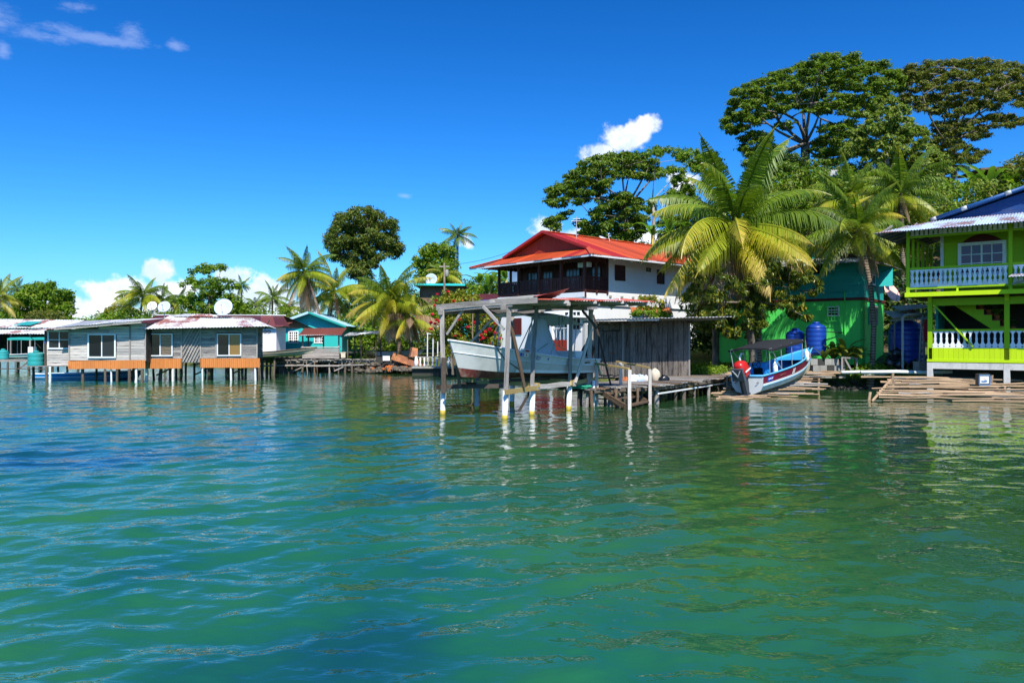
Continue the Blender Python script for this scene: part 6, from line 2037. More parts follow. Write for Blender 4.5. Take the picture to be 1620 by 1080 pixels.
for xt in (.5, 1.6, 2.7, 3.9): MB().tube([(xt, -.95, 2.0 + .03 * xt), (xt, -.5, 2.05 + .03 * xt), (xt, .5, 2.05 + .03 * xt), (xt, .95, 2.0 + .03 * xt)], .018, 6).obj('canopy_bow', M_['steel_pipe'], bt)
outb, T = outboard(bt, Matrix.Translation((-.06, .05, .98)) @ Matrix.Scale(1.28, 4), 'outboard_red', 'outboard_red', 'outboard_grey', R(-16)) if 'outboard_red' in MATS else outboard(bt, Matrix.Translation((-.04, .05, .98)), 'red_cloth', 'red_cloth', 'black_plastic', R(-16))
plain('motor_grey', (.055, .07, .09), .35, .5)
MB().prism([(-.23, -.06), (.23, -.06), (.20, .38), (-.20, .38)], T @ basis((0, 1, 0), (0, 0, 1), (1, 0, 0), (-.50, 0, .02)), .12).obj('cowl_panel', M_['motor_grey'], outb)
MB().prism([(-.15, .32), (-.11, .32), (0, .14), (.14, .34), (.18, .34), (.0, .07)], T @ basis((0, 1, 0), (0, 0, 1), (1, 0, 0), (-.512, 0, .02)), .012).obj('check_mark', M_['white_paint'], outb)
MB().prism([(-.2, .1), (.2, .1), (.2, .15), (-.2, .15)], T @ basis((1, 0, 0), (0, 0, 1), (0, -1, 0), (-.12, -.225, .1)), .01).obj('side_stripe', M_['white_paint'], outb)
MB().box((1.35, .0, 1.0), (.45, .75, .75)).obj('console', M_['boat_blue'], bt)
MB().box((1.12, .0, 1.0), (.02, .45, .3)).obj('console_opening', M_['dark_inside'], bt)
wh = MB(); wh.tube([(1.08, .05 + .2 * math.cos(q * .628), 1.3 + .2 * math.sin(q * .628)) for q in range(11)], .02, 6)
for q in range(3): wh.tube([(1.1, .05, 1.3), (1.08, .05 + .19 * math.cos(q * 2.1), 1.3 + .19 * math.sin(q * 2.1))], .014, 5)
wh.obj('steering_wheel', M_['black_plastic'], bt, True)
MB().box((.62, .5, .72), (.4, .5, .4)).obj('seat_box', M_['boat_deep'], bt)
def fender(x, y, z, r=.11):
    f = MB().lathe([(.03, -.26), (r * .8, -.22), (r, -.1), (r, .16), (r * .7, .26), (.03, .32), (.03, .36)], 12, Matrix.Translation((x, y, z))).obj('fender', M_['white_paint'], bt, True)
    MB().tube([(x, y, z + .34), (x, y * .98, z + .8)], .01, 5).obj('fender_rope', M_['pvc_algae'], f)
fender(1.35, -.72, 1.05); fender(4.8, -.72, 1.28)
MB().tube([(.55, .55, .9), (.55, .55, 1.75), (.62, .5, 1.88), (.72, .42, 1.85)], .05, 8).obj('exhaust_pipe', M_['pvc'], bt, True)
MB().tube([(6.9, 0, 1.5), (7.1, -.05, 1.55)], .05).obj('bow_cleat', M_['black_plastic'], bt)

# --- log ramp and log raft
t = thing('log_ramp', 'sloping ramp of many thin logs under the blue panga', 'log ramp', (0, 0, 0))
g = random.Random(12)
for k in range(74):
    q = k / 73
    d = 33.2 + q * 7.6
    zz = -.03 + .95 * smooth(0, 1, q) - .02
    lx = px2x(1118 + 30 * g.random() + 36 * q, d); rx = px2x(1236 + 55 * g.random() + 26 * q, d)
    if q < .25: rx = px2x(1190 + 110 * g.random(), d)
    if q > .82: rx = px2x(1320 + 30 * g.random(), d); lx = px2x(1200 + 60 * g.random(), d)
    if g.random() < .35: m = lx + (rx - lx) * g.uniform(.35, .6); lx, rx = (lx, m) if g.random() < .5 else (m - .5, rx + .3)
    pole('log', (lx, d + g.uniform(-.15, .15), zz + g.uniform(-.04, .08)), (rx, d - .45 + g.uniform(-.25, .2), zz + g.uniform(-.04, .1)), g.uniform(.028, .05), M_[g.choice(['log_wood', 'log_wood', 'brown_wood', 'grey_wood'])], t, kind='crook')
for px, d in ((1245, 38), (1262, 38.3), (1225, 37.2), (1150, 36.5), (1295, 39.4)):
    pole('stake', (px2x(px, d), d, -.8), (px2x(px, d), d, .85), .07, M_['log_wood'], t)
t = thing('log_raft', 'wide raft of peeled crooked logs in front of the lime green house', 'log raft', (0, 0, 0))
rows_ = [(31.6, 1392, 1640, .05), (31.9, 1388, 1560, .16), (32.3, 1390, 1630, .22), (32.8, 1396, 1600, .28), (33.2, 1394, 1560, .36), (33.7, 1383, 1560, .42), (34.1, 1398, 1640, .48), (34.5, 1402, 1565, .56), (35.0, 1390, 1560, .62), (35.5, 1400, 1560, .70), (36.0, 1370, 1560, .80),
         (32.2, 1550, 1760, .30), (32.9, 1540, 1720, .42), (33.4, 1545, 1740, .52), (34.2, 1480, 1700, .60), (31.7, 1520, 1720, .12), (31.3, 1500, 1700, .04), (34.8, 1430, 1600, .66)]
for d, a, b, z in rows_:
    pole('log', (px2x(a + g.uniform(-8, 8), d), d + g.uniform(-.2, .2), z), (px2x(b + g.uniform(-15, 15), d), d - .5 + g.uniform(-.25, .25), z + g.uniform(-.06, .10)), g.uniform(.036, .055), M_['log_wood'], t, kind='crook')
for k in range(26):
    d = g.uniform(31.4, 35.8); a = g.uniform(1390, 1600)
    pole('log', (px2x(a, d), d, .08 + (d - 31.6) * .17), (px2x(a + g.uniform(50, 130), d), d - .2, .05 + (d - 31.6) * .17), g.uniform(.026, .045), M_[g.choice(['log_wood', 'log_wood', 'brown_wood', 'grey_wood'])], t, kind='crook')
for px, d, z0, z1 in ((1375, 32.2, -.5, .36), (1411, 35.6, .1, 1.02), (1413, 34.6, .3, .75), (1568, 34.3, -.2, .98), (1588, 33.2, -.8, .55)):
    pole('stake', (px2x(px, d) - .05, d, z0), (px2x(px, d) + .05, d, z1), .075, M_['log_wood'], t)
pole('cross_log', (px2x(1410, 35.8), 35.8, .72), (px2x(1380, 31.5), 31.5, .02), .07, M_['log_wood'], t)
pole('cross_log', (px2x(1570, 35.6), 35.6, .68), (px2x(1590, 31.4), 31.4, .0), .07, M_['brown_wood'], t)
tvp = V((px2x(1557, 33.4), 33.4, .50))
t = thing('picture_box', 'small blue black box with a bright picture standing on the log raft', 'box', tvp, -.1)
MB().box((0, .12, .30), (.50, .26, .56)).obj('case', M_['black_plastic'], t)
f = MB()
f.bar((-.22, -.03, .08), (.22, -.03, .08), .04, .05).bar((-.22, -.03, .52), (.22, -.03, .52), .04, .05).bar((-.22, -.03, .105), (-.22, -.03, .495), .05, .04, Y1).bar((.22, -.03, .105), (.22, -.03, .495), .05, .04, Y1)
f.obj('frame', M_['dish_dark'], t)
MB().box((0, -.02, .32), (.36, .02, .34)).obj('picture', M_['dish_white'], t)
MB().prism([(-.13, .18), (.02, .17), (.1, .2), (.12, .27), (.03, .29), (-.06, .25), (-.14, .26)], basis(X1, Z, -Y1, (0, -.031, .02)), .004).obj('picture_print', M_['dish_dark'], t)
MB().prism([(-.05, .30), (.03, .31), (.07, .36), (.0, .40), (-.06, .37)], basis(X1, Z, -Y1, (0, -.031, .02)), .004).obj('picture_print', M_['dish_pink'], t)
# ------------------------------------------------------------------ houses in the background
def ground_pt(px, d): return V((px2x(px, d), d, zl(px2x(px, d), d)))
t = thing('pink_house', 'pale pink board house with brown tin roof between the white house and the big palm', 'house', (px2x(1010, 64), 64, 0), R(12))
PW = 9.0
pzb = 5.2
MB().box((PW / 2, 2.5, pzb + 1.6), (PW, 5, 4.2)).obj('wall', M_['pink_wall'], t)
plank_wall(t, (0, -.01, pzb), X1, PW, 3.9, .2, 'pink_wall', [(1.0, 1.9, 1.6, 2.9), (3.2, 4.1, 1.6, 2.9), (6, 7, 1.4, 2.8)], kind='neat', maxlen=5, th=.02)
for u in (1.0, 3.2, 6.0): window(t, (0, 0, pzb), X1, u, 1.6, .9, 1.3, 2, 2, 'white_trim')
sheets(t, 'roof_sheet', (-1.2, -1.0, pzb + 3.7), (PW + .6, -1.0, pzb + 3.7), (PW + .2, 2.6, pzb + 5.0), (-.6, 2.6, pzb + 5.0), ['roof_rustred', 'roof_maroon'], .9, .22, .022)
sheets(t, 'roof_sheet', (PW + .6, 6, pzb + 3.7), (-1.2, 6, pzb + 3.7), (-.6, 2.6, pzb + 5.0), (PW + .2, 2.6, pzb + 5.0), ['roof_rustred'], .9, .3, .022)
sheets(t, 'roof_sheet', (3.9, -1.1, pzb + 3.82), (4.9, -1.1, pzb + 3.82), (5.0, -.2, pzb + 4.2), (4.1, -.2, pzb + 4.2), ['zinc_white'], .9, .22, .022)
MB().box((PW / 2, 2.5, pzb - 1), (PW - .2, 4.8, 2.4)).obj('foundation', M_['concrete'], t)
t = thing('blue_house', 'blue walled house with dark red roof glimpsed left of the carved veranda', 'house', (px2x(740, 62), 62, 0), R(-10))
MB().box((1.8, 2.2, 3.4), (4.6, 4, 5.0)).obj('wall', M_['blue_wall'], t)
sheets(t, 'roof_sheet', (-.9, -.8, 5.3), (4.6, -.8, 5.3), (3.0, 2.2, 6.5), (.6, 2.2, 6.5), ['roof_maroon'], .9, .22, .02)
sheets(t, 'roof_sheet', (4.6, -.8, 5.3), (4.6, 5.0, 5.3), (3.0, 2.2, 6.5), (3.0, 2.2, 6.5), ['roof_maroon'], .9, .22, .02)
window(t, (-.5, .2, 0), X1, 2.8, 3.9, 1.0, 1.0, 2, 2, 'white_trim')
t = thing('teal_cottage', 'teal cottage wall seen through the flowering hedge under the boat lift roof', 'house', (px2x(744, 57), 57.5, 0))
MB().box((1.3, 2, 3.2), (3.6, 4, 3.6)).obj('wall', M_['teal_wall'], t)
sheets(t, 'roof_sheet', (-.9, -.6, 4.9), (3.4, -.6, 4.9), (3.4, 2, 5.7), (-.9, 2, 5.7), ['roof_rustred'], .9, .22, .02)
window(t, (0, 0, 0), X1, 1.6, 3.2, .9, 1.0, 2, 2, 'white_trim')
t = thing('dark_roof_house', 'low house with dark flat teal edged roof behind the big shore palm', 'house', (px2x(664, 76), 76, 0))
MB().box((2.2, 2, 5.4), (4.4, 4, 5.2)).obj('wall', M_['brown_wood'], t)
MB().box((2.1, 1.8, 8.1), (5.0, 5.4, .18)).obj('roof', M_['dark_wood'], t)
beam('eave_board', (-.4, -.95, 8.15), (4.6, -.95, 8.1), .05, .2, M_['teal_wall'], t, 'neat')
dish('roof_dish', 'small blue dish on the teal edged flat roof left of the white house', at(682, 447, 75.5), .6, (-.1, -1, .3), 'dish_blue', None, .3)
t = thing('hill_hut', 'grey roofed hut on the hill half hidden by palm fronds', 'hut', at(1300, 286, 66))
MB().box((.9, 1, -1.2), (1.9, 1.8, 3.0)).obj('wall', M_['brown_wood'], t)
sheets(t, 'roof_sheet', (-.6, -.6, .2), (2.4, -.6, .2), (2.2, 1.2, 1.2), (-.2, 1.2, 1.2), ['zinc'], .9, .22, .02)
t = thing('hill_hut', 'brown shed with flat dark roof on the hilltop at the right edge', 'hut', at(1553, 280, 62))
MB().box((1.9, 1, -1.3), (2.6, 1.8, 3.6)).obj('wall', M_['brown_wood'], t)
MB().box((0, 0, 0), (1, 1, 1), m=Matrix.Translation((1.6, .8, .62)) @ Matrix.Rotation(R(-4), 4, 'Y') @ Matrix.Diagonal((4.4, 3.2, .16, 1))).obj('roof', M_['brown_wood'], t)
pole('post', (-.1, .2, -2.5), (-.1, .2, .6), .08, M_['brown_wood'], t)

# ------------------------------------------------------------------ seawall, fence, rubble by the palms
t = thing('seawall', 'low dark mossy seawall with a pale concrete coping behind the white panga', 'wall', (px2x(652, 57), 57, 0))
SWL = px2x(790, 57) - px2x(652, 57)
MB().box((SWL / 2, .5, -.1), (SWL, 1.0, 1.2)).obj('wall_body', M_['dark_stone'], t)
for k in range(8): MB().box((SWL * (k + .5) / 8, .35, .55 + rnd.uniform(-.01, .01)), (SWL / 8 * .985, 1.3, .12)).obj('coping_slab', M_['concrete'], t)
t = thing('white_fence', 'low white baluster fence standing on the seawall left of the boat lift', 'fence', (px2x(656, 57.2), 57.2, .61))
FL = 4.6
beam('rail', (0, 0, .72), (FL, 0, .72), .08, .07, M_['concrete'], t, 'neat')
for k in range(15):
    u = .12 + k * FL / 15
    if k in (0, 8): MB().lathe([(.14, 0), (.16, .3), (.12, .6), (.05, .78)], 8, Matrix.Translation((u, 0, 0))).obj('baluster', M_['white_paint'], t, True)
    else: MB().lathe([(.06, 0), (.085, .12), (.04, .3), (.075, .5), (.05, .69)], 8, Matrix.Translation((u, 0, 0))).obj('baluster', M_['white_paint' if k % 3 else 'concrete'], t, True)
t = thing('pipe_frame', 'slim white pipe posts with a rail standing behind the baluster fence', 'pipe', (px2x(676, 57.6), 57.6, .6))
for u, h in ((0, 2.55), (.42, 2.2), (.78, 3.2), (3.2, 1.6), (4.4, 1.5)): MB().tube([(u, 0, 0), (u + .02, 0, h)], .045, 6).obj('pipe', M_['pvc'], t)
MB().tube([(-.05, 0, 2.5), (.85, 0, 2.4)], .04, 6).obj('pipe', M_['pvc'], t)
MB().tube([(.8, 0, 1.95), (5.4, -.1, 1.75)], .03, 6).obj('rail', M_['log_wood'], t)
rubble('shore_rubble', [(px2x(p, d), d, z, .55) for p, d, z in ((585, 60.8, .1), (600, 60.4, .15), (615, 60.2, .2), (628, 60, .3), (640, 59.6, .3), (650, 59, .25), (610, 61.2, .6), (560, 62, .2), (540, 62.4, .1))], .08, .3, 420, 'rubble', 5)
rubble('rusty_scrap', [(px2x(p, d), d, z, .4) for p, d, z in ((606, 60.2, .25), (625, 59.8, .4), (640, 59.4, .25))], .08, .22, 90, 'rust_orange', 6)
t = thing('scrap_sheets', 'pile of rusty corrugated sheets on the rubble below the shore palms', 'scrap', (px2x(622, 60), 60, .55))
for k in range(6):
    a = V((k * .18 - .2, .1 * k, .55 - .11 * k))
    e = V((1.7 + rnd.uniform(-.2, .2), rnd.uniform(-.2, .2), -.55 + rnd.uniform(-.1, .1)))
    n_ = V((.12, .7, .5))
    sheets(t, 'sheet', a, a + e, a + e + n_, a + n_, ['rust_sheet'], 2, .14, .025)
t = thing('scrap_sheets', 'bent orange rusty sheet propped up at the foot of the shore palms', 'scrap', (px2x(646, 60.5), 60.5, 1.3))
sheets(t, 'sheet', (0, 0, 0), (.75, -.1, .0), (.7, .5, .65), (.1, .5, .75), ['rust_sheet'], .8, .2, .03)
MB().box((.4, .5, .2), (.5, .4, .5)).obj('box', M_['rust'], t)
t = thing('tyre', 'black tyre lying on the rubble at the water edge', 'tyre', (px2x(613, 59.8), 59.6, .42))
MB().lathe([(.30, -.12), (.44, -.14), (.5, -.08), (.5, .08), (.44, .14), (.30, .12), (.27, 0), (.30, -.12)], 24, Matrix.Rotation(R(62), 4, 'X')).obj('tread', M_['rubber'], t, True)
crate('cool_box', 'white topped box among the dark scrap left of the rusty sheets', 'box', (px2x(611, 60.8), 60.8, .95), .55, .4, .35, 'white_paint')
crate('engine_block', 'dark scrap crate at the end of the rickety jetty', 'box', (px2x(603, 61.2), 61.0, .75), .7, .5, .5, 'dark_stone')

# a patch of creeping green at the dock
leaf_stuff('ground_cover', [(V((px2x(p, d), d, z)), (r, r, .28)) for p, d, z, r in ((1105, 39.5, .95, .9), (1120, 39.2, .95, .8), (1092, 40.2, .9, .7), (1136, 40.2, 1.0, .7), (1385, 39.5, 1.1, .9), (1360, 39.2, .95, .7), (430, 58.4, 1.1, .35))], 3200, 'leaf_bright', .16, .07, 3)
leaf_stuff('grass', [(V((px2x(p, d), d, zl(px2x(p, d), d))), (1.6, 1.2, .16)) for p, d in ((1100, 44), (1115, 45), (1135, 44.5), (1150, 43.5), (1120, 47), (1150, 47), (1170, 43), (1090, 47), (1210, 42), (1390, 41), (1405, 41.5), (1240, 42))], 9000, 'leaf_bright', .22, .03, 8, .2, -.9)
leaf_stuff('driftwood', [(V((px2x(p, d), d, zl(px2x(p, d), d) + .08)), (.9, .5, .12)) for p, d in ((1170, 42.2), (1190, 41.8), (1205, 41.6), (1140, 42.6))], 180, 'frond_dead', .7, .06, 9, 1.0, 0)

t = thing('utility_pole', 'slim utility pole with a white meter can left of the flowering hedge', 'utility pole', ground_pt(703, 66))
pz = at(703, 416, 66).z - t.location.z
MB().tube([(0, 0, -.5), (0, 0, pz)], [.11, .08], 8).obj('pole', M_['bark_grey'], t, True)
beam('crossarm', (-.45, 0, pz - .3), (.45, 0, pz - .3), .08, .1, M_['grey_wood'], t)
MB().lathe([(.12, 0), (.16, .05), (.16, .55), (.1, .62)], 10, Matrix.Translation((.22, 0, pz - 1.2))).obj('transformer', M_['concrete'], t, True)
for i, (a, b, sag, lab) in enumerate(((at(703, 419, 66), at(868, 372, 56), .5, 'thin power line running from the utility pole to the orange roof'), (at(868, 374, 56), at(1010, 388, 62), .4, 'thin power line from the orange roof towards the pink house'), (at(1425, 322, 50), at(1700, 292, 44), .5, 'thin power line crossing the slope above the blue roof'), (at(1395, 430, 44), at(1432, 405, 38), .1, 'short cable between the jade house and the lime veranda'))):
    pts = [a.lerp(b, k / 10) - Z * (sag * 4 * (k / 10) * (1 - k / 10)) for k in range(11)]
    tag(MB().tube(pts, .014, 4).obj('power_line', M_['rubber']), lab, 'cable')
# ------------------------------------------------------------------ trees
def ground_at(px, d, dz=0): return V((px2x(px, d), d, zl(px2x(px, d), d) + dz))
PALMS = [  # name label, base px, base d, crown px,py,d, tr, L, n, kinds, dead, nuts, bend
 ('tall palm with a skirt of dead brown fronds leaning over the teal house', 511, 66.5, 482, 430, 66, .13, 3.3, 24, ('frond_green', 'frond_green', 'frond_lime'), 14, 7, (.6, 0), 1.05),
 ('bushy lime coloured palm under the left side of the mango tree', 540, 71, 528, 462, 70, .16, 4.0, 24, ('frond_lime', 'frond_lime', 'frond_lime'), 4, 0, (.2, 0)),
 ('broad shore palm with yellow lower fronds above the rubble', 634, 62.5, 617, 474, 62, .20, 4.3, 30, ('frond_green', 'frond_lime', 'frond_lime', 'frond_gold'), 12, 0, (.2, 0)),
 ('low palm with drooping brown fronds right of the broad shore palm', 652, 62, 648, 500, 61.5, .17, 3.2, 16, ('frond_lime', 'frond_dead', 'frond_lime'), 8, 0, (0, 0)),
 ('slim royal palm alone against the sky left of the white house', 722, 98, 724, 372, 97, .17, 2.7, 20, ('frond_green',), 0, 0, (0, 0)),
 ('small palm in front of the round bright green tree', 704, 84, 703, 432, 83, .13, 2.6, 18, ('frond_green', 'frond_lime'), 0, 0, (0, 0)),
 ('leaning palm crown left of the satellite dishes', 214, 98, 226, 468, 97, .15, 3.8, 24, ('frond_green', 'frond_lime', 'frond_lime'), 0, 0, (0, 0)),
 ('thin palm behind the two small satellite dishes', 262, 98, 258, 474, 98, .13, 2.9, 18, ('frond_green',), 2, 0, (0, 0)),
 ('palm between the dishes and the tiered almond tree', 285, 99, 281, 478, 98, .13, 2.5, 18, ('frond_green', 'frond_lime'), 1, 0, (0, 0)),
 ('short palm left of the leaning palm beyond the bleached roof', 186, 105, 196, 486, 104, .13, 2.6, 18, ('frond_green', 'frond_lime'), 0, 0, (0, 0)),
 ('small dark palm poking out right of the tiered almond tree', 384, 112, 382, 452, 112, .13, 1.9, 18, ('frond_green',), 3, 0, (0, 0)),
 ('distant palm above the dark red roof', 431, 105, 431, 472, 104, .14, 2.9, 20, ('frond_green',), 0, 0, (0, 0)),
 ('leftmost of the two distant palms over the dark red roof', 405, 108, 404, 482, 107, .13, 2.5, 18, ('frond_green',), 0, 0, (0, 0)),
 ('low distant palm between the red roof and the tall skirted palm', 458, 104, 457, 485, 103, .13, 2.3, 18, ('frond_green', 'frond_lime'), 0, 0, (0, 0)),
 ('palm cut by the left edge of the picture', -6, 92, -2, 470, 92, .16, 3.6, 22, ('frond_lime', 'frond_gold'), 3, 0, (0, 0)),
 ('slim dark palm left of the broad tree at the far left', 24, 108, 27, 456, 108, .12, 2.2, 16, ('frond_green',), 0, 0, (0, 0)),
 ('huge yellowing coconut palm in front of the pink and jade houses', 1196, 42.4, 1166, 358, 42, .24, 6.5, 44, ('frond_green', 'frond_green', 'frond_lime', 'frond_lime', 'frond_gold'), 7, 9, (.5, 0), .8),
 ('coconut palm with curved trunk between the jade house and the lime house', 1376, 39.6, 1357, 362, 40.5, .13, 3.6, 25, ('frond_green', 'frond_green', 'frond_lime', 'frond_lime'), 2, 8, (.5, 0)),
 ('grey green palm on the slope behind the curved coconut palm', 1432, 53, 1425, 305, 53, .16, 3.9, 24, ('frond_green', 'frond_green', 'frond_lime'), 2, 0, (0, 0)),
 ('small palm crown on the hill beside the grey hut', 1335, 56, 1338, 318, 56, .16, 3.8, 22, ('frond_green', 'frond_lime'), 2, 0, (0, 0)),
 ('thin dark palm under the right hand rain tree', 1504, 78, 1508, 262, 78, .15, 2.6, 20, ('frond_dark' if 'frond_dark' in MATS else 'frond_green',), 6, 0, (0, 0)),
]
for i, (lab, bpx, bd, cpx, cpy, cd, tr, Lf, nf, kinds, dead, nuts, bend, *dl) in enumerate(PALMS):
    palm('palm_tree', lab, ground_at(bpx, bd), at(cpx, cpy, cd), tr, Lf, nf, 100 + i, kinds, dead, nuts, None, bend, high=84, low=(-48 if i in (16,) else -34), deadL=(dl[0] if dl else .72))

def ptree(name, lab, base, fork, tr, d, depth, polys, step, rpx, lm, bm, leafL, leafW, n, seed, droop=.3, holes=(), layers=2, limbs=16, up=.55, trunkpts=None, cat='tree', flat=None):
    cl = []
    for k, p in enumerate(polys): cl += poly_clumps(p, d, depth, step, rpx, seed + k, layers, holes)
    if flat: cl = [(c, (r * flat, r * flat, r * .62)) for c, r in cl]
    return tree(name, lab, cat, base, fork, tr, cl, lm, bm, leafL, leafW, n, seed, droop, None, limbs, trunkpts, up=up)

ell = lambda cx, cy, rx, ry, n=14: [(cx + rx * math.cos(6.2832 * i / n), cy + ry * math.sin(6.2832 * i / n)) for i in range(n)]
ptree('mango_tree', 'round dense dark mango tree rising above the palms', ground_at(572, 82), at(570, 425, 82), .38, 82, 3.4, [[(516, 388), (520, 362), (538, 342), (560, 330), (592, 327), (612, 345), (628, 350), (629, 372), (637, 392), (624, 406), (610, 402), (600, 416), (580, 426), (558, 430), (545, 416), (526, 410)], [(550, 420), (590, 418), (584, 442), (556, 440)]], 12, 8, 'leaf_mango', 'bark_grey', .38, .13, 24000, 11, .9, layers=3)
ptree('round_tree', 'round bright green tree left of the slim royal palm', ground_at(686, 92), at(686, 430, 92), .3, 92, 2.8, [ell(688, 412, 34, 28), ell(690, 440, 36, 18)], 13, 9, 'leaf_bright', 'bark_grey', .42, .18, 8000, 12, .5, layers=3)
ptree('almond_tree', 'almond tree with flat tiered branches behind the weathered house', ground_at(332, 78), at(332, 470, 78), .28, 78, 2.6,
      [[(290, 428), (330, 417), (358, 424), (340, 431), (305, 433)], [(282, 450), (300, 437), (345, 438), (384, 452), (360, 460), (310, 456)], [(284, 478), (300, 464), (345, 460), (392, 474), (396, 490), (290, 490)], [(275, 505), (290, 488), (390, 488), (400, 508)]],
      11, 7, 'leaf_bright', 'bark_grey', .34, .17, 9000, 13, .1, up=1.2, trunkpts=[at(331, 520, 78)])
ptree('broad_tree', 'broad bright green tree above the boathouse at the far left', ground_at(66, 100), at(64, 490, 100), .3, 100, 4, [[(18, 485), (30, 465), (50, 449), (88, 450), (108, 462), (116, 485), (108, 505), (30, 508)]], 13, 9, 'leaf_bright', 'bark_grey', .5, .2, 9000, 14, .4)
ptree('bronze_tree', 'low twiggy bronze green tree right of the far left broad tree', ground_at(78, 94), at(76, 512, 94), .2, 94, 2.4, [[(40, 512), (52, 495), (80, 490), (104, 500), (110, 515)]], 12, 8, 'leaf_bronze', 'bark_grey', .36, .12, 2500, 15, .4)
ptree('yellow_bush', 'yellow green bush behind the bleached roof', ground_at(176, 100), at(176, 505, 100), .12, 100, 2.0, [[(158, 512), (160, 492), (180, 486), (194, 496), (198, 512)]], 10, 7, 'leaf_yellow', 'bark_grey', .36, .15, 2200, 16, .2, cat='bush')
# the big trees on the hill
ptree('rain_tree', 'huge umbrella crowned rain tree with dark branches above the big palm', ground_at(1270, 76), at(1274, 228, 76), .62, 76, 6.5,
      [[(1138, 205), (1150, 172), (1160, 146), (1190, 126), (1232, 112), (1268, 102), (1300, 84), (1350, 86), (1362, 97), (1398, 96), (1425, 112), (1430, 140), (1400, 160), (1385, 182), (1350, 186), (1320, 178), (1290, 180), (1262, 174), (1235, 180), (1210, 188), (1190, 203), (1165, 212)],
       [(1170, 205), (1212, 212), (1235, 245), (1225, 275), (1180, 280)], [(1300, 198), (1350, 188), (1374, 230), (1340, 262), (1300, 262), (1285, 235)], [(1226, 196), (1252, 190), (1246, 212)], [(1232, 248), (1262, 236), (1268, 270), (1230, 275)]],
      12, 6, 'leaf_rain', 'bark_grey', .34, .16, 56000, 21, .1, limbs=60, up=1.0, flat=1.5)
ptree('rain_tree', 'wide bronze tinged rain tree reaching the right edge of the picture', ground_at(1492, 80), at(1486, 240, 80), .62, 80, 6.5,
      [[(1410, 118), (1440, 104), (1465, 98), (1500, 98), (1530, 94), (1575, 95), (1622, 97), (1670, 106), (1700, 140), (1665, 168), (1622, 170), (1600, 162), (1575, 172), (1545, 180), (1510, 184), (1470, 182), (1440, 174), (1420, 150)],
       [(1556, 184), (1600, 180), (1640, 192), (1590, 202), (1562, 200)], [(1470, 192), (1556, 188), (1566, 214), (1530, 228), (1482, 224)], [(1470, 222), (1526, 226), (1560, 242), (1545, 256), (1502, 255), (1468, 246)]],
      12, 6, 'leaf_bronze', 'bark_grey', .32, .14, 52000, 22, .1, limbs=58, up=.9, flat=1.45)
ptree('pale_leaf_tree', 'pale leaved slender tree between the two rain trees', ground_at(1408, 64), at(1402, 240, 64), .16, 64, 3.6,
      [[(1378, 172), (1398, 150), (1426, 156), (1440, 186), (1468, 204), (1486, 236), (1504, 262), (1500, 292), (1440, 296), (1400, 286), (1368, 262), (1344, 246), (1334, 224), (1358, 196)], [(1330, 262), (1400, 280), (1500, 286), (1520, 310), (1330, 310)]],
      13, 7, 'leaf_pale', 'bark_pale', .36, .16, 24000, 23, .5, limbs=18)
ptree('fig_tree', 'big spreading tree with open dark branches behind the orange roof', ground_at(985, 82), at(990, 330, 82), .5, 82, 5,
      [[(858, 314), (872, 297), (892, 280), (915, 262), (940, 248), (975, 240), (1010, 243), (1032, 252), (1046, 264), (1038, 282), (1010, 286), (985, 276), (965, 286), (960, 302), (940, 312), (905, 326), (878, 332)], [(862, 362), (868, 344), (890, 336), (905, 330), (896, 346), (880, 366)],
       [(950, 312), (985, 304), (1012, 312), (1020, 345), (1014, 375), (1000, 392), (985, 386), (960, 378), (935, 374), (915, 368), (912, 350), (930, 345)]],
      11, 7, 'leaf_rain', 'bark_grey', .42, .19, 24000, 24, .2, limbs=36, up=.8, flat=1.25)
ptree('sparse_tree', 'thin pale trunked tree with sparse leaves left of the big palm', ground_at(1034, 76), at(1032, 318, 76), .22, 76, 3.4,
      [[(1022, 246), (1036, 230), (1060, 234), (1056, 250)], [(1068, 240), (1096, 230), (1110, 246), (1080, 256)], [(1046, 268), (1076, 262), (1096, 284), (1060, 296)], [(1050, 296), (1090, 290), (1112, 322), (1060, 336)], [(1084, 250), (1130, 236), (1150, 270), (1110, 292)], [(1040, 340), (1070, 330), (1090, 372), (1044, 380)], [(1020, 318), (1036, 312), (1040, 336), (1024, 340)], [(1060, 345), (1110, 335), (1110, 375), (1070, 382)]],
      14, 8, 'leaf_bright', 'bark_pale', .34, .14, 13000, 25, .2, limbs=26)
ptree('shade_tree', 'dark leafy tree hanging in front of the jade and green house', ground_at(1190, 41.5), at(1188, 478, 40.8), .26, 40.2, 1.7,
      [[(1076, 442), (1092, 422), (1122, 416), (1142, 428), (1170, 442), (1200, 432), (1230, 416), (1260, 414), (1282, 430), (1302, 456), (1290, 470), (1262, 474), (1282, 500), (1268, 514), (1244, 498), (1230, 478), (1214, 500), (1210, 526), (1186, 540), (1150, 530), (1122, 505), (1100, 490), (1080, 470)]],
      19, 8, 'leaf_glossy', 'bark_grey', .32, .10, 9500, 26, 1.6, limbs=26, up=.3)
ptree('shade_tree', 'smaller leafy tree with brown trunk right of the boat shed', ground_at(1132, 46), at(1128, 505, 46), .22, 46, 1.6, [[(1090, 470), (1120, 455), (1150, 475), (1165, 510), (1140, 525), (1100, 515)]], 16, 9, 'leaf_glossy', 'bark_grey', .34, .11, 2200, 27, 1.4, limbs=10, up=.3)
ptree('light_shrub', 'airy light green shrub growing above the terracotta tiled lean to', at(1026, 500, 42.4), at(1026, 486, 42.4), .05, 42.4, .5, [[(1006, 490), (1014, 470), (1030, 462), (1046, 474), (1050, 490)]], 10, 6, 'leaf_yellow', 'bark_grey', .20, .09, 700, 28, .2, cat='shrub')
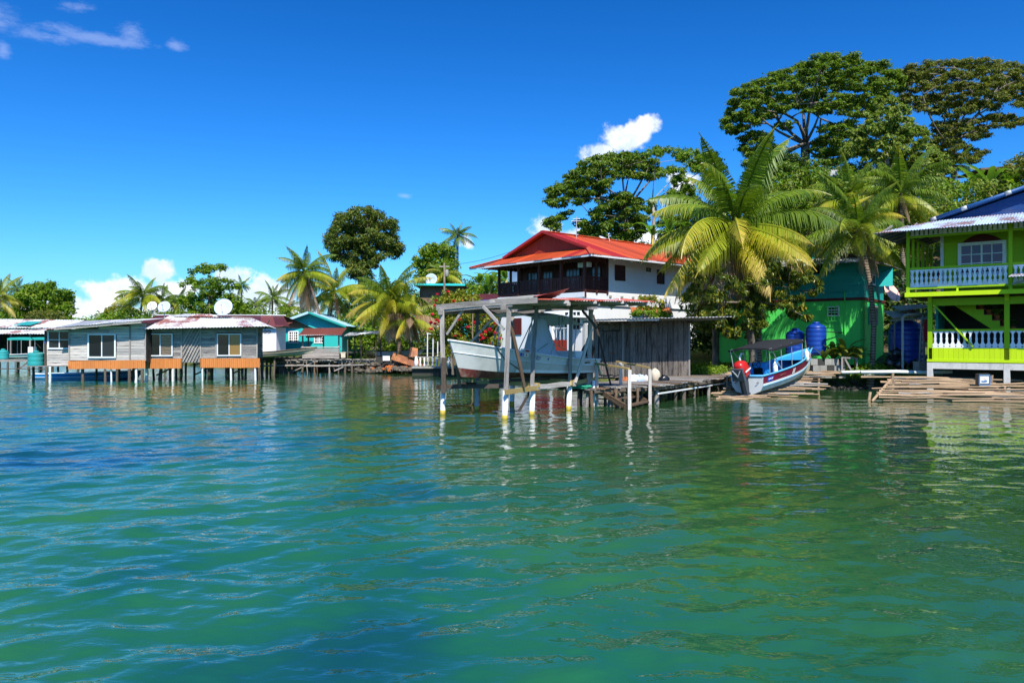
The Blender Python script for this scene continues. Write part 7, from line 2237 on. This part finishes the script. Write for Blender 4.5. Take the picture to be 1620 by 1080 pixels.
ptree('light_shrub', 'low dark green shrub spilling over the tiled lean to above the shed roof', at(1020, 500, 42.0), at(1018, 497, 42.0), .05, 42.0, .6, [[(996, 500), (1010, 490), (1040, 490), (1060, 498), (1050, 506)]], 10, 6, 'leaf_bright', 'bark_grey', .20, .08, 800, 29, .2, cat='shrub')
ptree('right_bush', 'dense bush covering the hilltop shed at the right edge', ground_at(1610, 58), at(1608, 290, 58), .15, 58, 2.5, [[(1576, 300), (1584, 268), (1600, 246), (1640, 236), (1700, 250), (1700, 320), (1600, 320)]], 15, 10, 'leaf_bronze', 'bark_grey', .34, .14, 5000, 30, .3, cat='bush')
# flowering hedge
t = thing('flowering_hedge', 'tall yellow green hedge with red bougainvillea blossoms behind the boat lift', 'hedge', V((px2x(730, 52.5), 52.5, .6)))
base = t.location.copy()
cl = poly_clumps([(686, 480), (704, 458), (735, 462), (768, 470), (788, 500), (800, 520), (796, 566), (700, 566), (690, 530), (700, 500)], 52.5, 1.5, 13, 9, 31, 2)
gg = np.random.RandomState(31)
ps, no = clump_points(cl, 8500, gg)
put('foliage', leaves_mesh('foliage', ps - np.array(list(base)), no, .22, .12, M_['leaf_yellow'], .2, gg), t)['kind'] = 'stuff'
ps, no = clump_points([(c + V((0, .5, -.1)), r * .9) for c, r in cl], 4000, gg)
put('inner_foliage', leaves_mesh('inner_foliage', ps - np.array(list(base)), no, .24, .12, M_['leaf_bright'], .2, gg), t)['kind'] = 'stuff'
fl = [(692, 465), (709, 461), (690, 475), (688, 483), (684, 497), (690, 506), (682, 510), (699, 503), (695, 508), (688, 512), (718, 476), (740, 517), (777, 494), (778, 503), (784, 511), (776, 522), (784, 526), (762, 530), (768, 525), (774, 520), (764, 535), (790, 535), (750, 510), (682, 520), (726, 505)]
cl2 = [(at(x, y, 50.9 + .6 * random.Random(x * 7 + y).random()), .12) for x, y in fl]
for k in range(60):
    c, r = rnd.choice(cl); cl2.append((c + V((rnd.uniform(-.3, .3), -.5, rnd.uniform(-.3, .3))), .04))
ps, no = clump_points(cl2, 1000, gg, .2)
put('blossom', leaves_mesh('blossom', ps - np.array(list(base)), no, .12, .10, M_['petal'], .1, gg), t)['kind'] = 'stuff'
bb = MB()
for k in range(14):
    x = rnd.uniform(-2, 2.6); bb.tube([(x, rnd.uniform(-.5, .5), -.4), (x + rnd.uniform(-.3, .3), 0, 1.4), (x + rnd.uniform(-.6, .6), 0, 3)], [.05, .04, .02], 5)
bb.obj('stems', M_['bark_grey'], t)['kind'] = 'stuff'
MB().tube([(0, 0, -.5), (.05, 0, 4.8)], .04).obj('support_post', M_['log_wood'], t, label=None).location = V((px2x(747, 51), 51, .6)) - base

# banana plants
BAN = [(1566, 316, 56, 'banana plant with upright torn leaves just right of the hilltop palm', 2.4), (1598, 312, 57, 'banana plant in front of the hilltop shed', 2.0), (1528, 322, 58, 'yellowish banana plant on the slope above the blue roof', 1.8), (1468, 345, 56, 'low banana plant above the left end of the lime house roof', 1.5),
       (1545, 318, 60, 'banana plant behind the yellowish one on the slope', 2.2), (1032, 392, 68, 'banana plant between the white trunk and the pink house', 2.4), (1060, 385, 70, 'dark banana plant behind the pink house roof', 2.4), (775, 470, 68, 'banana plant left of the carved veranda', 2.2), (800, 462, 72, 'taller banana plant behind the veranda end', 2.6), (758, 462, 74, 'banana plant under the left corner of the orange roof', 1.8)]
for i, (px, py, d, lab, h) in enumerate(BAN):
    p = at(px, py, d); p.z -= h * .55
    banana('banana_plant', lab, p, h, 9, 2.3, .55, 70 + i, cat='banana plant', stem=.12)
banana('ginger_plant', 'arching plant under the teal house gable right of the kiosk', ground_at(556, 64), .5, 8, 2.0, .4, 90, 'leaf_bright')
banana('ginger_plant', 'dark spiky plant right of the leaning coconut palm trunk', ground_at(1392, 40.2), .2, 7, 1.0, .22, 91, 'leaf_ginger')

# undergrowth that reads as one mass
def under(name, polys, n, m, Ln, Wd, seed):
    cl = []
    for k, (p, d, dep, st, r) in enumerate(polys): cl += poly_clumps(p, d, dep, st, r, seed + k, 2)
    gg = np.random.RandomState(seed)
    ps, no = clump_points(cl, n, gg)
    tag(put(name, leaves_mesh(name, ps, no, Ln, Wd, M_[m], .3, gg)), kind='stuff')
HILL = [([(1290, 330), (1330, 270), (1400, 285), (1480, 290), (1540, 285), (1580, 290), (1700, 300), (1700, 360), (1480, 380), (1420, 420), (1300, 420)], 57, 3, 20, 13), ([(1180, 290), (1300, 270), (1310, 340), (1240, 400), (1180, 380)], 62, 2.5, 18, 12)]
under('hill_undergrowth', HILL, 14000, 'leaf_pale', .34, .15, 201)
under('hill_undergrowth', HILL, 11000, 'leaf_bright', .36, .15, 211)
under('hill_undergrowth', [([(1170, 300), (1200, 262), (1300, 258), (1330, 290), (1300, 340), (1180, 340)], 66, 3, 15, 11)], 9000, 'leaf_rain', .34, .15, 216)
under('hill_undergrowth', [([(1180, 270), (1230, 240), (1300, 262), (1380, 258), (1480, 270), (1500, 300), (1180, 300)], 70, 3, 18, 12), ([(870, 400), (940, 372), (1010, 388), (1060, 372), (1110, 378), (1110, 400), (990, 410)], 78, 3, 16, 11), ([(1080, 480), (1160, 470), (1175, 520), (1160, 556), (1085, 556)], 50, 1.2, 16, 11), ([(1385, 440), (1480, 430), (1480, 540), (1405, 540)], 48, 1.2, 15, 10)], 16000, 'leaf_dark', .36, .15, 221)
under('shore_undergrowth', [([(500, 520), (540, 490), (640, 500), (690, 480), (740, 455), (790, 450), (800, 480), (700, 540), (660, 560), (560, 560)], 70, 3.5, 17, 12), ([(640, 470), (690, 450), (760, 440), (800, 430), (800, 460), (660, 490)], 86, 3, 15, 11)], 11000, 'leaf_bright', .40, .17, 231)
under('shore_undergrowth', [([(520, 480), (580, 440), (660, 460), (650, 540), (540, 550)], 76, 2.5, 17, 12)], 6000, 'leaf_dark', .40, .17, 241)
under('shore_undergrowth', [([(100, 516), (150, 500), (200, 495), (300, 490), (400, 490), (480, 488), (500, 500), (500, 525), (100, 525)], 96, 4, 15, 12), ([(-60, 500), (20, 490), (40, 515), (-60, 520)], 100, 3, 15, 12)], 11000, 'leaf_bright', .5, .2, 251)
